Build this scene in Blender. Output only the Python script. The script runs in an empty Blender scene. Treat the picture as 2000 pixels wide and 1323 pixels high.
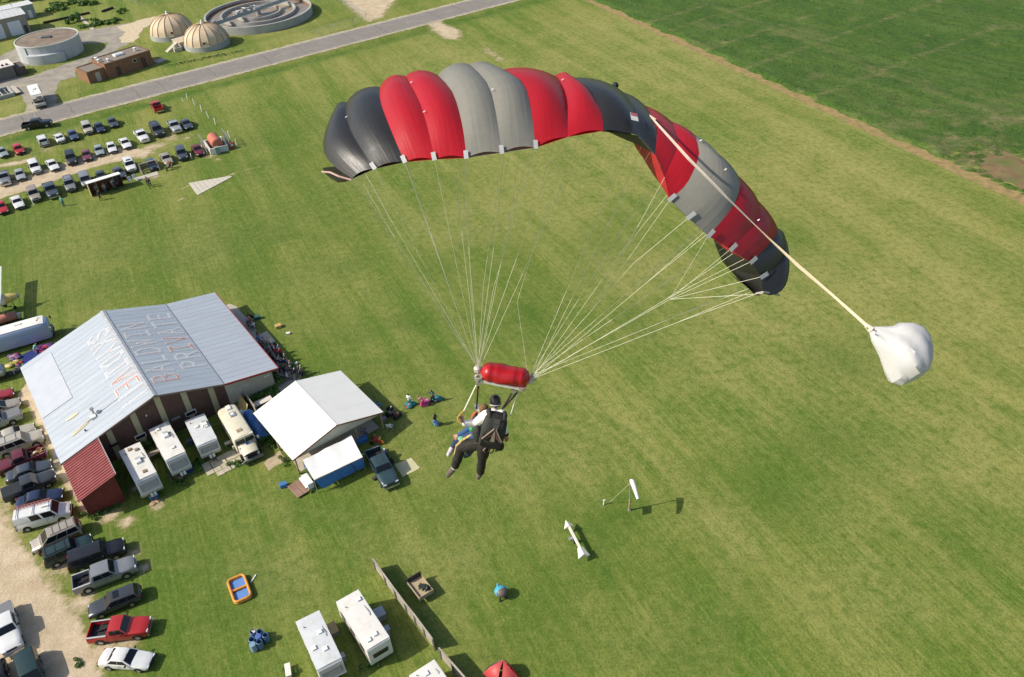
import bpy, bmesh, math, random
import numpy as np
from mathutils import Vector, Matrix
random.seed(7)
rng = np.random.default_rng(11)
SC = bpy.context.scene
COL = SC.collection
R = math.radians

# ------------------------------------------------------------------ camera
CAM_H = 68.169
FPX, TILT, ROLL = 1662.05, 0.6511349, -0.0755574      # focal length in px of a 2000 px wide frame
_c, _s = math.cos(ROLL), math.sin(ROLL)
C_F = Vector((0, math.cos(TILT), -math.sin(TILT)))
_R0 = Vector((1, 0, 0)); _U0 = Vector((0, math.sin(TILT), math.cos(TILT)))
C_R = _c*_R0 + _s*_U0
C_U = -_s*_R0 + _c*_U0
C_O = Vector((0, 0, CAM_H))
cd = bpy.data.cameras.new('camera'); cam = bpy.data.objects.new('camera', cd); COL.objects.link(cam)
cd.sensor_width = 36; cd.sensor_fit = 'HORIZONTAL'; cd.lens = FPX*36/2000
cd.clip_start = 0.5; cd.clip_end = 6000
mw = Matrix((( C_R.x, C_U.x, -C_F.x, 0), (C_R.y, C_U.y, -C_F.y, 0), (C_R.z, C_U.z, -C_F.z, CAM_H), (0, 0, 0, 1)))
cam.matrix_world = mw
SC.camera = cam

# ------------------------------------------------------------------ world, sun, exposure
SUN_EL = R(39.0)
SUN_TO = Vector((-0.985, -0.175, 0)).normalized()*math.cos(SUN_EL) + Vector((0, 0, math.sin(SUN_EL)))   # towards the sun
w = bpy.data.worlds.new('World'); SC.world = w; w.use_nodes = True
nt = w.node_tree; nt.nodes.clear()
sky = nt.nodes.new('ShaderNodeTexSky'); sky.sky_type = 'NISHITA'; sky.sun_disc = False
sky.sun_elevation = SUN_EL; sky.sun_rotation = math.atan2(SUN_TO.x, SUN_TO.y)
sky.air_density = 1.0; sky.dust_density = 2.0; sky.ozone_density = 1.0
bg = nt.nodes.new('ShaderNodeBackground'); bg.inputs['Strength'].default_value = 0.125
wo = nt.nodes.new('ShaderNodeOutputWorld')
nt.links.new(sky.outputs[0], bg.inputs[0]); nt.links.new(bg.outputs[0], wo.inputs[0])
sl = bpy.data.lights.new('sun', 'SUN'); sl.energy = 4.3; sl.angle = R(0.6); sl.color = (1.0, 0.93, 0.80)
so = bpy.data.objects.new('sun', sl); COL.objects.link(so)
so.rotation_euler = SUN_TO.to_track_quat('Z', 'Y').to_euler(); so.location = (-60, 20, 120)
SC.view_settings.view_transform = 'Standard'; SC.view_settings.look = 'None'
SC.view_settings.gamma = 1.0; SC.view_settings.exposure = 0.28
SC.view_settings.use_curve_mapping = False

# ------------------------------------------------------------------ survey helpers: a sight line of the survey photograph met with a level plane
def ray(u, v):
    return C_F + (u-1000)/FPX*C_R - (v-661.5)/FPX*C_U
def G(u, v, z=0.0):
    d = ray(u, v); return C_O + d*((z-CAM_H)/d.z)
def D(u, v, dep):
    return C_O + ray(u, v)*dep
def heading(a, b):
    return math.atan2(b.y-a.y, b.x-a.x)

# ------------------------------------------------------------------ materials
MATS = {}
def M(name, col, rough=0.7, var=0.12, scale=3.0, metal=0.0, bump=0.0, bscale=20.0, spec=0.4, coat=0.0, dirt=None, dscale=0.8, damt=0.4, trans=0.0, stretch=None):
    if name in MATS: return MATS[name]
    m = bpy.data.materials.new(name); m.use_nodes = True
    n = m.node_tree; L = n.links; b = n.nodes['Principled BSDF']
    b.inputs['Roughness'].default_value = rough; b.inputs['Metallic'].default_value = metal
    b.inputs['Specular IOR Level'].default_value = spec
    b.inputs['Coat Weight'].default_value = coat
    if trans: b.inputs['Transmission Weight'].default_value = trans
    tc = n.nodes.new('ShaderNodeTexCoord'); src = tc.outputs['Object']
    if stretch:
        mp = n.nodes.new('ShaderNodeMapping'); mp.inputs['Scale'].default_value = stretch
        L.new(src, mp.inputs[0]); src = mp.outputs[0]
    nz = n.nodes.new('ShaderNodeTexNoise'); nz.inputs['Scale'].default_value = scale; nz.inputs['Detail'].default_value = 5
    L.new(src, nz.inputs['Vector'])
    mx = n.nodes.new('ShaderNodeMix'); mx.data_type = 'RGBA'
    lo = [max(0, c*(1-var)) for c in col[:3]]+[1]; hi = [min(1, c*(1+var)) for c in col[:3]]+[1]
    mx.inputs[6].default_value = lo; mx.inputs[7].default_value = hi
    rp = n.nodes.new('ShaderNodeMapRange'); rp.inputs[1].default_value = 0.3; rp.inputs[2].default_value = 0.7
    L.new(nz.outputs[0], rp.inputs[0]); L.new(rp.outputs[0], mx.inputs[0])
    out = mx.outputs[2]
    if dirt:
        n2 = n.nodes.new('ShaderNodeTexNoise'); n2.inputs['Scale'].default_value = dscale; n2.inputs['Detail'].default_value = 7
        n2.inputs['Roughness'].default_value = 0.65
        L.new(src, n2.inputs['Vector'])
        r2 = n.nodes.new('ShaderNodeMapRange'); r2.inputs[1].default_value = 0.48; r2.inputs[2].default_value = 0.72
        r2.inputs[4].default_value = damt
        L.new(n2.outputs[0], r2.inputs[0])
        m2 = n.nodes.new('ShaderNodeMix'); m2.data_type = 'RGBA'
        m2.inputs[7].default_value = list(dirt)+[1]
        L.new(r2.outputs[0], m2.inputs[0]); L.new(out, m2.inputs[6]); out = m2.outputs[2]
    L.new(out, b.inputs['Base Color'])
    if bump:
        n3 = n.nodes.new('ShaderNodeTexNoise'); n3.inputs['Scale'].default_value = bscale; n3.inputs['Detail'].default_value = 4
        L.new(src, n3.inputs['Vector'])
        bp = n.nodes.new('ShaderNodeBump'); bp.inputs['Strength'].default_value = bump; bp.inputs['Distance'].default_value = 0.05
        L.new(n3.outputs[0], bp.inputs['Height']); L.new(bp.outputs[0], b.inputs['Normal'])
    MATS[name] = m
    return m

# ------------------------------------------------------------------ mesh builder
class MB:
    def __init__(s): s.v = []; s.f = []; s.m = []
    def add(s, vs, fs, mi=0, T=None):
        o = len(s.v)
        if T is not None: vs = [T @ Vector(p) for p in vs]
        s.v += [tuple(p) for p in vs]; s.f += [tuple(i+o for i in f) for f in fs]; s.m += [mi]*len(fs)
        return s
    def box(s, c, d, mi=0, rz=0.0, T=None, taper=1.0):
        x, y, z = d[0]/2, d[1]/2, d[2]/2
        vs = [(-x,-y,-z),(x,-y,-z),(x,y,-z),(-x,y,-z),(-x*taper,-y*taper,z),(x*taper,-y*taper,z),(x*taper,y*taper,z),(-x*taper,y*taper,z)]
        M4 = Matrix.Translation(c) @ Matrix.Rotation(rz, 4, 'Z')
        if T is not None: M4 = T @ M4
        return s.add(vs, [(0,3,2,1),(4,5,6,7),(0,1,5,4),(1,2,6,5),(2,3,7,6),(3,0,4,7)], mi, M4)
    def bar(s, a, b, w, h, mi=0, up=(0,0,1)):
        a = Vector(a); b = Vector(b); d = b-a; L = d.length; d.normalize()
        u = Vector(up); sd = d.cross(u)
        if sd.length < 1e-4: sd = d.cross(Vector((1,0,0)))
        sd.normalize(); u = sd.cross(d)
        vs = [p + sd*i*w/2 + u*j*h/2 for p in (a, b) for i, j in ((-1,-1),(1,-1),(1,1),(-1,1))]
        return s.add(vs, [(0,1,2,3),(7,6,5,4),(0,4,5,1),(1,5,6,2),(2,6,7,3),(3,7,4,0)], mi)
    def tube(s, pts, rad, n=8, mi=0, cap=True):
        pts = [Vector(p) for p in pts]
        if not hasattr(rad, '__len__'): rad = [rad]*len(pts)
        o = []; pu = None
        for i, p in enumerate(pts):
            d = (pts[min(i+1, len(pts)-1)]-pts[max(i-1, 0)]).normalized()
            if pu is None:
                pu = d.cross(Vector((0,0,1)));
                if pu.length < 1e-3: pu = d.cross(Vector((1,0,0)))
            pu = (pu - d*pu.dot(d)).normalized(); q = d.cross(pu)
            o += [p + (pu*math.cos(2*math.pi*k/n) + q*math.sin(2*math.pi*k/n))*rad[i] for k in range(n)]
        fs = []
        for i in range(len(pts)-1):
            for k in range(n):
                fs.append((i*n+k, i*n+(k+1)%n, (i+1)*n+(k+1)%n, (i+1)*n+k))
        if cap: fs += [tuple(range(n-1, -1, -1)), tuple(range((len(pts)-1)*n, len(pts)*n))]
        return s.add(o, fs, mi)
    def lathe(s, prof, n=16, mi=0, T=None, cap=(True, True)):
        vs = [(r*math.cos(2*math.pi*k/n), r*math.sin(2*math.pi*k/n), z) for r, z in prof for k in range(n)]
        fs = []
        for i in range(len(prof)-1):
            for k in range(n):
                fs.append((i*n+k, i*n+(k+1)%n, (i+1)*n+(k+1)%n, (i+1)*n+k))
        if cap[0]: fs.append(tuple(range(n-1, -1, -1)))
        if cap[1]: fs.append(tuple(range((len(prof)-1)*n, len(prof)*n)))
        return s.add(vs, fs, mi, T)
    def ball(s, c, r, nu=12, nv=8, mi=0, sc=(1,1,1), T=None):
        pr = []
        vs = []; fs = []
        for j in range(nv+1):
            t = math.pi*j/nv
            for k in range(nu):
                p = 2*math.pi*k/nu
                vs.append((c[0]+r*sc[0]*math.sin(t)*math.cos(p), c[1]+r*sc[1]*math.sin(t)*math.sin(p), c[2]-r*sc[2]*math.cos(t)))
        for j in range(nv):
            for k in range(nu):
                fs.append((j*nu+k, j*nu+(k+1)%nu, (j+1)*nu+(k+1)%nu, (j+1)*nu+k))
        return s.add(vs, fs, mi, T)
    def prism(s, poly, z0, z1, mi=0, T=None):
        n = len(poly)
        vs = [(x, y, z0) for x, y in poly] + [(x, y, z1) for x, y in poly]
        fs = [tuple(range(n-1, -1, -1)), tuple(range(n, 2*n))] + [(i, (i+1) % n, n+(i+1) % n, n+i) for i in range(n)]
        return s.add(vs, fs, mi, T)
    def grid(s, P, mi=0):            # P[i][j] points
        a, b = len(P), len(P[0])
        vs = [p for row in P for p in row]
        fs = [(i*b+j, (i+1)*b+j, (i+1)*b+j+1, i*b+j+1) for i in range(a-1) for j in range(b-1)]
        return s.add(vs, fs, mi)
    def mesh(s, name, mats, smooth=None, weld=0.0):
        me = bpy.data.meshes.new(name); me.from_pydata([tuple(p) for p in s.v], [], s.f)
        if not isinstance(mats, (list, tuple)): mats = [mats]
        for m in mats: me.materials.append(m)
        if len(mats) > 1: me.polygons.foreach_set('material_index', s.m)
        bm = bmesh.new(); bm.from_mesh(me)
        if weld: bmesh.ops.remove_doubles(bm, verts=bm.verts, dist=weld)
        bmesh.ops.recalc_face_normals(bm, faces=bm.faces); bm.to_mesh(me); bm.free()
        if smooth is not None:
            me.polygons.foreach_set('use_smooth', [True]*len(me.polygons))
            me.set_sharp_from_angle(angle=R(smooth))
        me.update()
        return me

def link(name, me, parent=None, loc=None, rz=None, ovr=None):
    o = bpy.data.objects.new(name, me); COL.objects.link(o)
    if parent is not None: o.parent = parent
    if loc is not None: o.location = loc
    if rz is not None: o.rotation_euler = (0, 0, rz)
    if ovr is not None:
        o.material_slots[0].link = 'OBJECT'; o.material_slots[0].material = ovr
    return o
def part(name, mb, mat, parent, smooth=None, loc=None, rz=None, weld=0.0, label=None):
    o = link(name, mb.mesh(name, mat, smooth, weld), parent, loc, rz)
    if label: o['label'] = label
    return o
def tag(o, label, cat, group=None, kind=None):
    if label: o['label'] = label
    if cat: o['category'] = cat
    if group: o['group'] = group
    if kind: o['kind'] = kind
    return o
def thing(name, label, cat, loc=(0,0,0), rz=0.0, group=None):
    o = bpy.data.objects.new(name, None); COL.objects.link(o)
    o.location = loc; o.rotation_euler = (0, 0, rz); o.empty_display_size = 0.3
    return tag(o, label, cat, group)
def kids(o): return [c for c in o.children]
def dup(root, loc, rz, label=None, group=None, cat=None, override=None, scale=None):
    r = root.copy(); COL.objects.link(r); r.location = loc; r.rotation_euler = (0, 0, rz)
    if scale: r.scale = scale
    if label: r['label'] = label
    if group: r['group'] = group
    def rec(a, b):
        for ch in a.children:
            if ch.name.startswith('_'): continue
            c = ch.copy(); COL.objects.link(c); c.parent = b
            if override:
                base = ch.name.split('.')[0]
                if base in override:
                    c.material_slots[0].link = 'OBJECT'; c.material_slots[0].material = override[base]
            rec(ch, c)
    rec(root, r)
    return r
def structure(name, mb, mat, smooth=None):
    o = link(name, mb.mesh(name, mat, smooth)); o['kind'] = 'structure'; return o
def rect(pa, pb, pc, pd, z):
    """corners back-left, back-right, front-right, front-left as survey px at height z -> centre, heading, length, width"""
    a, b, c, d = [G(*p, z) for p in (pa, pb, pc, pd)]
    bk = (a+b)/2; fr = (c+d)/2
    return (bk+fr)/2, heading(bk, fr), (fr-bk).length, ((a-b).length+(c-d).length)/2
def loft(mb, secs, mi=0, cap=True, closed=True):
    n = len(secs[0]); vs = [p for s in secs for p in s]; fs = []
    for i in range(len(secs)-1):
        for k in range(n if closed else n-1):
            fs.append((i*n+k, i*n+(k+1) % n, (i+1)*n+(k+1) % n, (i+1)*n+k))
    if cap: fs += [tuple(range(n-1, -1, -1)), tuple(range((len(secs)-1)*n, len(secs)*n))]
    mb.add(vs, fs, mi)
# ================================================================== GROUND
def poly_sd(X, Y, poly):
    """signed distance (negative inside) of points to a polygon"""
    n = len(poly); d = np.full(X.shape, 1e9); ins = np.zeros(X.shape, bool)
    for i in range(n):
        ax, ay = poly[i]; bx, by = poly[(i+1) % n]
        ex, ey = bx-ax, by-ay
        t = np.clip(((X-ax)*ex+(Y-ay)*ey)/(ex*ex+ey*ey+1e-12), 0, 1)
        d = np.minimum(d, np.hypot(X-ax-t*ex, Y-ay-t*ey))
        c = ((ay > Y) != (by > Y)) & (X < (bx-ax)*(Y-ay)/((by-ay) if abs(by-ay) > 1e-9 else 1e-9)+ax)
        ins ^= c
    return np.where(ins, -d, d)
def line_d(X, Y, pts):
    d = np.full(X.shape, 1e9)
    for (ax, ay), (bx, by) in zip(pts[:-1], pts[1:]):
        ex, ey = bx-ax, by-ay
        t = np.clip(((X-ax)*ex+(Y-ay)*ey)/(ex*ex+ey*ey+1e-12), 0, 1)
        d = np.minimum(d, np.hypot(X-ax-t*ex, Y-ay-t*ey))
    return d
def PX(lst, z=0.0): return [(p.x, p.y) for p in (G(u, v, z) for u, v in lst)]
sst = lambda x: np.clip(x, 0, 1)**2*(3-2*np.clip(x, 0, 1))

xs = np.concatenate([np.linspace(-3000, -200, 15), np.arange(-185, 160, 0.75), np.linspace(175, 3000, 15)])
ys = np.concatenate([np.linspace(-1500, 10, 12), np.arange(26, 305, 0.75), np.linspace(320, 3500, 15)])
XX, YY = np.meshgrid(xs, ys)
DIRT = np.zeros(XX.shape); DRY = np.zeros(XX.shape); LUSH = np.zeros(XX.shape)
def add_poly(A, px, soft, amt=1.0, xy=None):
    A[:] = np.maximum(A, amt*sst(0.5 - poly_sd(XX, YY, xy or PX(px))/(2*soft)))
def add_line(A, px, wid, soft, amt=1.0, xy=None):
    A[:] = np.maximum(A, amt*sst(0.5 - (line_d(XX, YY, xy or PX(px))-wid)/(2*soft)))
def add_blob(A, u, v, r, amt=1.0, el=1.0):
    p = G(u, v); d = np.hypot((XX-p.x), (YY-p.y)/el)
    A[:] = np.maximum(A, amt*np.exp(-(d/r)**2))
LOT = [(-90, 930), (0, 990), (30, 1048), (60, 1085), (82, 1120), (112, 1165), (150, 1205), (172, 1240), (184, 1270), (196, 1323), (215, 1420), (-120, 1420)]
add_poly(DIRT, LOT, 2.2)
for u, v, r in ((70, 1150, 3), (200, 1270, 2.0), (250, 1245, 2.0), (160, 1175, 2.0), (120, 1100, 2.5), (215, 1010, 1.6), (260, 1080, 1.3), (280, 1110, 1.1), (265, 955, 1.0), (310, 985, 1.2), (245, 1020, 1.4)):
    add_blob(DIRT, u, v, r, 0.62)
STRIP = [(34, 772), (62, 738), (80, 770), (120, 868), (160, 950), (186, 1004), (166, 1014), (142, 965), (112, 928), (98, 880), (60, 800)]
add_poly(DIRT, STRIP, 0.7)
add_poly(DIRT, [(-60, 1010), (-10, 960), (18, 930), (30, 975), (60, 1060), (40, 1100), (-60, 1050)], 2.5, 0.6)
TRACK = [(-60, 398), (0, 374), (60, 356), (120, 334), (180, 314), (235, 302)]
add_line(DIRT, TRACK, 3.2, 1.6)
add_line(DIRT, [(-60, 332), (0, 324), (38, 318), (58, 312)], 1.2, 1.6, 0.75)
for u, v, r, a in ((280, 300, 3.0, .7), (297, 287, 2.2, .66), (262, 300, 3.5, .7), (335, 270, 3.5, .5), (310, 285, 2.5, .6), (365, 268, 2.5, .48), (413, 305, 2.0, .5), (401, 285, 1.6, .8), (303, 346, 1.6, .6), (425, 312, 1.3, .5), (96, 290, 3, .45), (150, 285, 3, .4), (20, 345, 3, .5), (45, 300, 4, .42), (200, 300, 4, .55)):
    add_blob(DIRT, u, v, r, a)
add_line(DIRT, [(352, 371), (368, 362)], 0.25, 0.5, .8); add_line(DIRT, [(440, 346), (472, 334), (510, 325)], 0.22, 0.4, .7)
add_line(DIRT, [(350, 391), (365, 387)], 0.3, 0.6, .7); add_line(DIRT, [(420, 366), (452, 356)], 0.2, 0.4, .6); add_line(DIRT, [(326, 384), (334, 378)], 0.3, 0.6, .5)
# worn access by the road and the drive beyond it
add_poly(DIRT, [(828, 42), (858, 36), (905, 62), (900, 80), (868, 78), (842, 62)], 2.5, .68)
add_poly(DIRT, [(930, 88), (955, 92), (992, 116), (975, 122), (945, 104)], 2.5, .58)
add_poly(DIRT, [(655, -10), (780, -10), (748, 34), (720, 44), (690, 24)], 4, .85)
# soil margin of the crop
FE0 = Vector((29.0, 237.4)); FED = Vector((0.399, -0.917)).normalized(); FEN = Vector((-FED.y, FED.x))   # FEN points into the crop
ea = FE0 - FED*120; eb = FE0 + FED*190
add_line(DIRT, None, 1.2, 1.2, .43, xy=[(ea.x-FEN.x*1.2, ea.y-FEN.y*1.2), (eb.x-FEN.x*1.2, eb.y-FEN.y*1.2)])
# dry patches
for u, v, r, a in ((930, 430, 9, .9), (1240, 530, 9, .8), (1700, 560, 7, .9), (1330, 640, 8, .6), (400, 480, 7, .7), (200, 500, 8, .5), (560, 1120, 4, .9), (470, 1108, 2.2, .8), (900, 1095, 4, .7), (1130, 900, 4, .6), (1010, 930, 4, .6), (1560, 780, 6, .5), (1750, 900, 7, .5), (1420, 1010, 4, .5), (1310, 1240, 4, .5), (800, 1080, 2.5, .6), (240, 1090, 2.5, .6), (1620, 1000, 5, .5), (840, 440, 7, .5), (640, 540, 8, .4), (1060, 140, 14, .6), (870, 110, 12, .6), (1180, 60, 16, .6), (1330, 160, 12, .55), (1560, 290, 11, .6), (1800, 420, 10, .6), (700, 1070, 3, .5), (1700, 1150, 5, .5), (610, 770, 2, .5), (590, 640, 2.5, .5), (150, 255, 5, .4), (300, 330, 4, .4), (550, 60, 9, .7), (640, 70, 9, .7), (120, 170, 6, .6), (20, 200, 8, .8), (340, 60, 6, .6), (60, 155, 5, .6), (400, 110, 5, .4), (1830, 620, 7, .5), (1900, 800, 6, .45), (1500, 640, 7, .5)):
    add_blob(DRY, u, v, r, a)
for u, v, r, a in ((1000, 640, 9, .9), (800, 640, 9, .8), (680, 520, 9, .7), (1200, 1140, 5, .9), (1000, 780, 6, .6), (1260, 620, 6, .6), (1500, 460, 8, .6), (560, 350, 12, .6), (250, 440, 10, .6), (1380, 950, 4, .6), (1420, 1240, 5, .6), (950, 1200, 5, .6), (700, 980, 5, .6), (350, 1250, 5, .5), (1180, 480, 8, .6), (1600, 880, 7, .7), (640, 260, 14, .6), (860, 520, 8, .7), (330, 960, 2.5, .8), (470, 905, 2.5, .9), (440, 950, 3, .6), (1880, 1050, 6, .5), (1100, 1010, 5, .6), (1650, 700, 6, .6), (420, 240, 10, .5)):
    add_blob(LUSH, u, v, r, a)
for u, v, r, a in ((420, 1180, 16, .8), (1195, 1000, 4, 1.0), (1150, 1050, 5, 1.0), (1190, 1120, 3.5, 1.0), (1240, 1160, 3, .9), (1030, 620, 7, .9), (820, 640, 6, .9), (1500, 960, 6, .8), (1300, 1290, 6, .8), (620, 1010, 13, .75), (350, 1040, 8, .6), (900, 980, 12, .55), (1080, 1160, 13, .7), (750, 680, 22, .7), (500, 470, 26, .75), (200, 520, 22, .7), (560, 300, 22, .65), (980, 560, 18, .5), (1350, 1180, 10, .5), (100, 440, 20, .7)):
    add_blob(LUSH, u, v, r, a)
for u, v, r, a in ((1350, 120, 28, .62), (1600, 330, 28, .62), (1800, 560, 22, .6), (1850, 850, 15, .5), (1500, 640, 20, .6), (1150, 330, 26, .42), (1700, 760, 14, .5)):
    add_blob(DRY, u, v, r, a)
RD = Vector((0.851, 0.525)).normalized(); RN = Vector((-RD.y, RD.x)); RP = Vector((-81.5, 187.2))
rl = lambda t, o: (RP.x+RD.x*t+RN.x*o, RP.y+RD.y*t+RN.y*o)
add_line(LUSH, None, 2.2, 2.5, 1.0, xy=[rl(-200, -4.5), rl(300, -4.5)])
add_line(LUSH, None, 1.2, 2.5, .6, xy=[rl(-200, 20), rl(300, 20)])
# mower turns and wheel tracks pressed into the turf
def arc(u, v, r0, a0, a1, n=24):
    c = G(u, v); return [(c.x+r0*math.cos(R(a0+(a1-a0)*k/n)), c.y+r0*math.sin(R(a0+(a1-a0)*k/n))) for k in range(n+1)]
for k in range(7): add_line(DRY, None, .25, .7, .55-.04*(k % 3), xy=arc(1010, 1010, 9.0+1.9*k, 20, 150))
for k in range(5): add_line(LUSH, None, .25, .7, .9, xy=arc(1010, 1010, 9.9+1.9*k, 15, 140))
for k in range(6): add_line(DRY, None, .3, .8, .5, xy=arc(500, 300, 22+3.0*k, -75, 60))
for px in ([(1385, 1330), (1405, 1240), (1412, 1130), (1402, 1060)], [(1412, 1330), (1432, 1240), (1438, 1130), (1425, 1060)], [(300, 1010), (420, 960), (560, 985), (700, 1010)], [(306, 1022), (424, 972), (560, 998), (700, 1022)], [(470, 340), (600, 330), (760, 380), (900, 470)], [(472, 352), (598, 342), (752, 392), (890, 482)], [(840, 60), (800, 180), (700, 260), (520, 300)], [(240, 1100), (400, 1105), (560, 1112), (760, 1090)], [(880, 940), (1010, 950), (1150, 1000)], [(640, 480), (800, 470), (1000, 520), (1200, 640)]):
    add_line(DRY, px, .22, .6, .75)
# slight relief: the ditch beside the road and soft swells in the turf
ZZ = np.zeros(XX.shape)
dd = (XX-RP.x)*RN.x + (YY-RP.y)*RN.y
ZZ -= 0.35*np.exp(-((dd+4.0)/2.0)**2)
ZZ -= 0.004
nv = XX.size
me = bpy.data.meshes.new('ground')
co = np.stack([XX, YY, ZZ], -1).reshape(-1, 3)
ny, nx = XX.shape
I = np.arange(nv).reshape(ny, nx)
quads = np.stack([I[:-1, :-1], I[:-1, 1:], I[1:, 1:], I[1:, :-1]], -1).reshape(-1, 4)
me.vertices.add(nv); me.vertices.foreach_set('co', co.ravel())
me.loops.add(quads.size); me.loops.foreach_set('vertex_index', quads.ravel().astype(np.int32))
me.polygons.add(len(quads)); me.polygons.foreach_set('loop_start', (np.arange(len(quads))*4).astype(np.int32))
me.update(calc_edges=True)
at = me.attributes.new('zone', 'FLOAT_COLOR', 'POINT')
at.data.foreach_set('color', np.stack([DIRT, DRY, LUSH, np.ones_like(DIRT)], -1).ravel().astype(np.float32))

def ground_mat():
    m = bpy.data.materials.new('turf'); m.use_nodes = True; n = m.node_tree; L = n.links; b = n.nodes['Principled BSDF']
    b.inputs['Roughness'].default_value = 0.9; b.inputs['Specular IOR Level'].default_value = 0.15
    tc = n.nodes.new('ShaderNodeTexCoord'); P = tc.outputs['Object']
    def noise(scale, detail=4, rough=0.55, vec=None, dist=0.0):
        q = n.nodes.new('ShaderNodeTexNoise'); q.inputs['Scale'].default_value = scale; q.inputs['Detail'].default_value = detail
        q.inputs['Roughness'].default_value = rough; q.inputs['Distortion'].default_value = dist
        L.new(vec or P, q.inputs['Vector']); return q.outputs[0]
    def rng_(x, a, b_, c=0.0, d=1.0):
        q = n.nodes.new('ShaderNodeMapRange'); q.inputs[1].default_value = a; q.inputs[2].default_value = b_
        q.inputs[3].default_value = c; q.inputs[4].default_value = d; L.new(x, q.inputs[0]); return q.outputs[0]
    def mix(f, a, b_):
        q = n.nodes.new('ShaderNodeMix'); q.data_type = 'RGBA'
        if isinstance(f, float): q.inputs[0].default_value = f
        else: L.new(f, q.inputs[0])
        for k, x in ((6, a), (7, b_)):
            if isinstance(x, tuple): q.inputs[k].default_value = (*x, 1)
            else: L.new(x, q.inputs[k])
        return q.outputs[2]
    def mth(op, a, b_):
        q = n.nodes.new('ShaderNodeMath'); q.operation = op
        for k, x in ((0, a), (1, b_)):
            if isinstance(x, (int, float)): q.inputs[k].default_value = x
            else: L.new(x, q.inputs[k])
        return q.outputs[0]
    # mown streaks run along the strip, parallel to the crop edge
    mp = n.nodes.new('ShaderNodeMapping'); mp.inputs['Rotation'].default_value = (0, 0, -math.atan2(FED.y, FED.x))
    L.new(P, mp.inputs[0])
    mp2 = n.nodes.new('ShaderNodeMapping'); mp2.inputs['Scale'].default_value = (0.009, 0.17, 1); L.new(mp.outputs[0], mp2.inputs[0])
    streak = noise(1.0, 5, 0.62, mp2.outputs[0], 0.6)
    mp3 = n.nodes.new('ShaderNodeMapping'); mp3.inputs['Scale'].default_value = (0.16, 3.0, 1); L.new(mp.outputs[0], mp3.inputs[0])
    fines = noise(1.0, 4, 0.6, mp3.outputs[0], 0.4)
    big = noise(0.026, 5, 0.6, None, 0.7); mid = noise(0.16, 5, 0.6, None, 0.4)
    clump = noise(1.1, 6, 0.7); tuft = noise(4.2, 4, 0.7)
    zn = n.nodes.new('ShaderNodeAttribute'); zn.attribute_name = 'zone'
    sp = n.nodes.new('ShaderNodeSeparateColor'); L.new(zn.outputs['Color'], sp.inputs[0])
    g = mix(rng_(big, .34, .66), (0.089, 0.158, 0.0180), (0.190, 0.210, 0.042))
    g = mix(rng_(mid, .42, .66, 0, .55), g, (0.235, 0.240, 0.056))
    g = mix(rng_(streak, .46, .62, 0, .60), g, (0.300, 0.290, 0.085))
    g = mix(rng_(streak, .48, .34, 0, .50), g, (0.080, 0.156, 0.016))
    g = mix(rng_(fines, .49, .66, 0, .42), g, (0.290, 0.280, 0.090))
    g = mix(rng_(fines, .48, .32, 0, .35), g, (0.062, 0.118, 0.013))
    dry = mth('MULTIPLY', sp.outputs[1], rng_(mth('ADD', mth('MULTIPLY', clump, .5), mth('MULTIPLY', mid, .6)), .36, .72))
    g = mix(dry, g, (0.345, 0.305, 0.115))
    g = mix(rng_(noise(.30, 6, .68, None, .6), .48, .32, 0, .22), g, (0.056, 0.118, 0.012))
    lush = mth('MULTIPLY', sp.outputs[2], rng_(mid, .22, .58))
    g = mix(mth('MULTIPLY', lush, .85), g, (0.050, 0.116, 0.0115))
    g = mix(rng_(clump, .52, .34, 0, .42), g, (0.045, 0.092, 0.010))
    g = mix(rng_(clump, .54, .74, 0, .34), g, (0.300, 0.300, 0.085))
    g = mix(rng_(tuft, .50, .30, 0, .55), g, (0.034, 0.070, 0.008))
    g = mix(rng_(tuft, .56, .76, 0, .40), g, (0.340, 0.340, 0.110))
    # bare soil and gravel with ragged edges
    d = mth('ADD', sp.outputs[0], mth('MULTIPLY', mth('SUBTRACT', mth('ADD', mth('MULTIPLY', clump, .55), mth('MULTIPLY', noise(.42, 6, .68), .75)), .65), 1.05))
    soil = mix(rng_(noise(.5, 6, .65), .35, .65), (0.43, 0.335, 0.215), (0.57, 0.47, 0.33))
    soil = mix(rng_(noise(5.5, 5, .75), .48, .66, 0, .45), soil, (0.27, 0.205, 0.13))
    soil = mix(rng_(noise(9.0, 3, .8), .58, .70, 0, .6), soil, (0.62, 0.55, 0.42))
    sm = rng_(d, .40, .62)
    g2 = mix(rng_(d, .22, .50, 0, .6), g, (0.270, 0.230, 0.105))
    L.new(mix(sm, g2, soil), b.inputs['Base Color'])
    h = mth('ADD', mth('MULTIPLY', clump, .5), mth('MULTIPLY', tuft, .45))
    bp = n.nodes.new('ShaderNodeBump'); bp.inputs['Strength'].default_value = 0.75; bp.inputs['Distance'].default_value = 0.22
    L.new(h, bp.inputs['Height']); L.new(bp.outputs[0], b.inputs['Normal'])
    return m
TURF = ground_mat(); me.materials.append(TURF)
me.polygons.foreach_set('use_smooth', [True]*len(me.polygons))
o = bpy.data.objects.new('ground', me); COL.objects.link(o); o['kind'] = 'structure'

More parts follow.
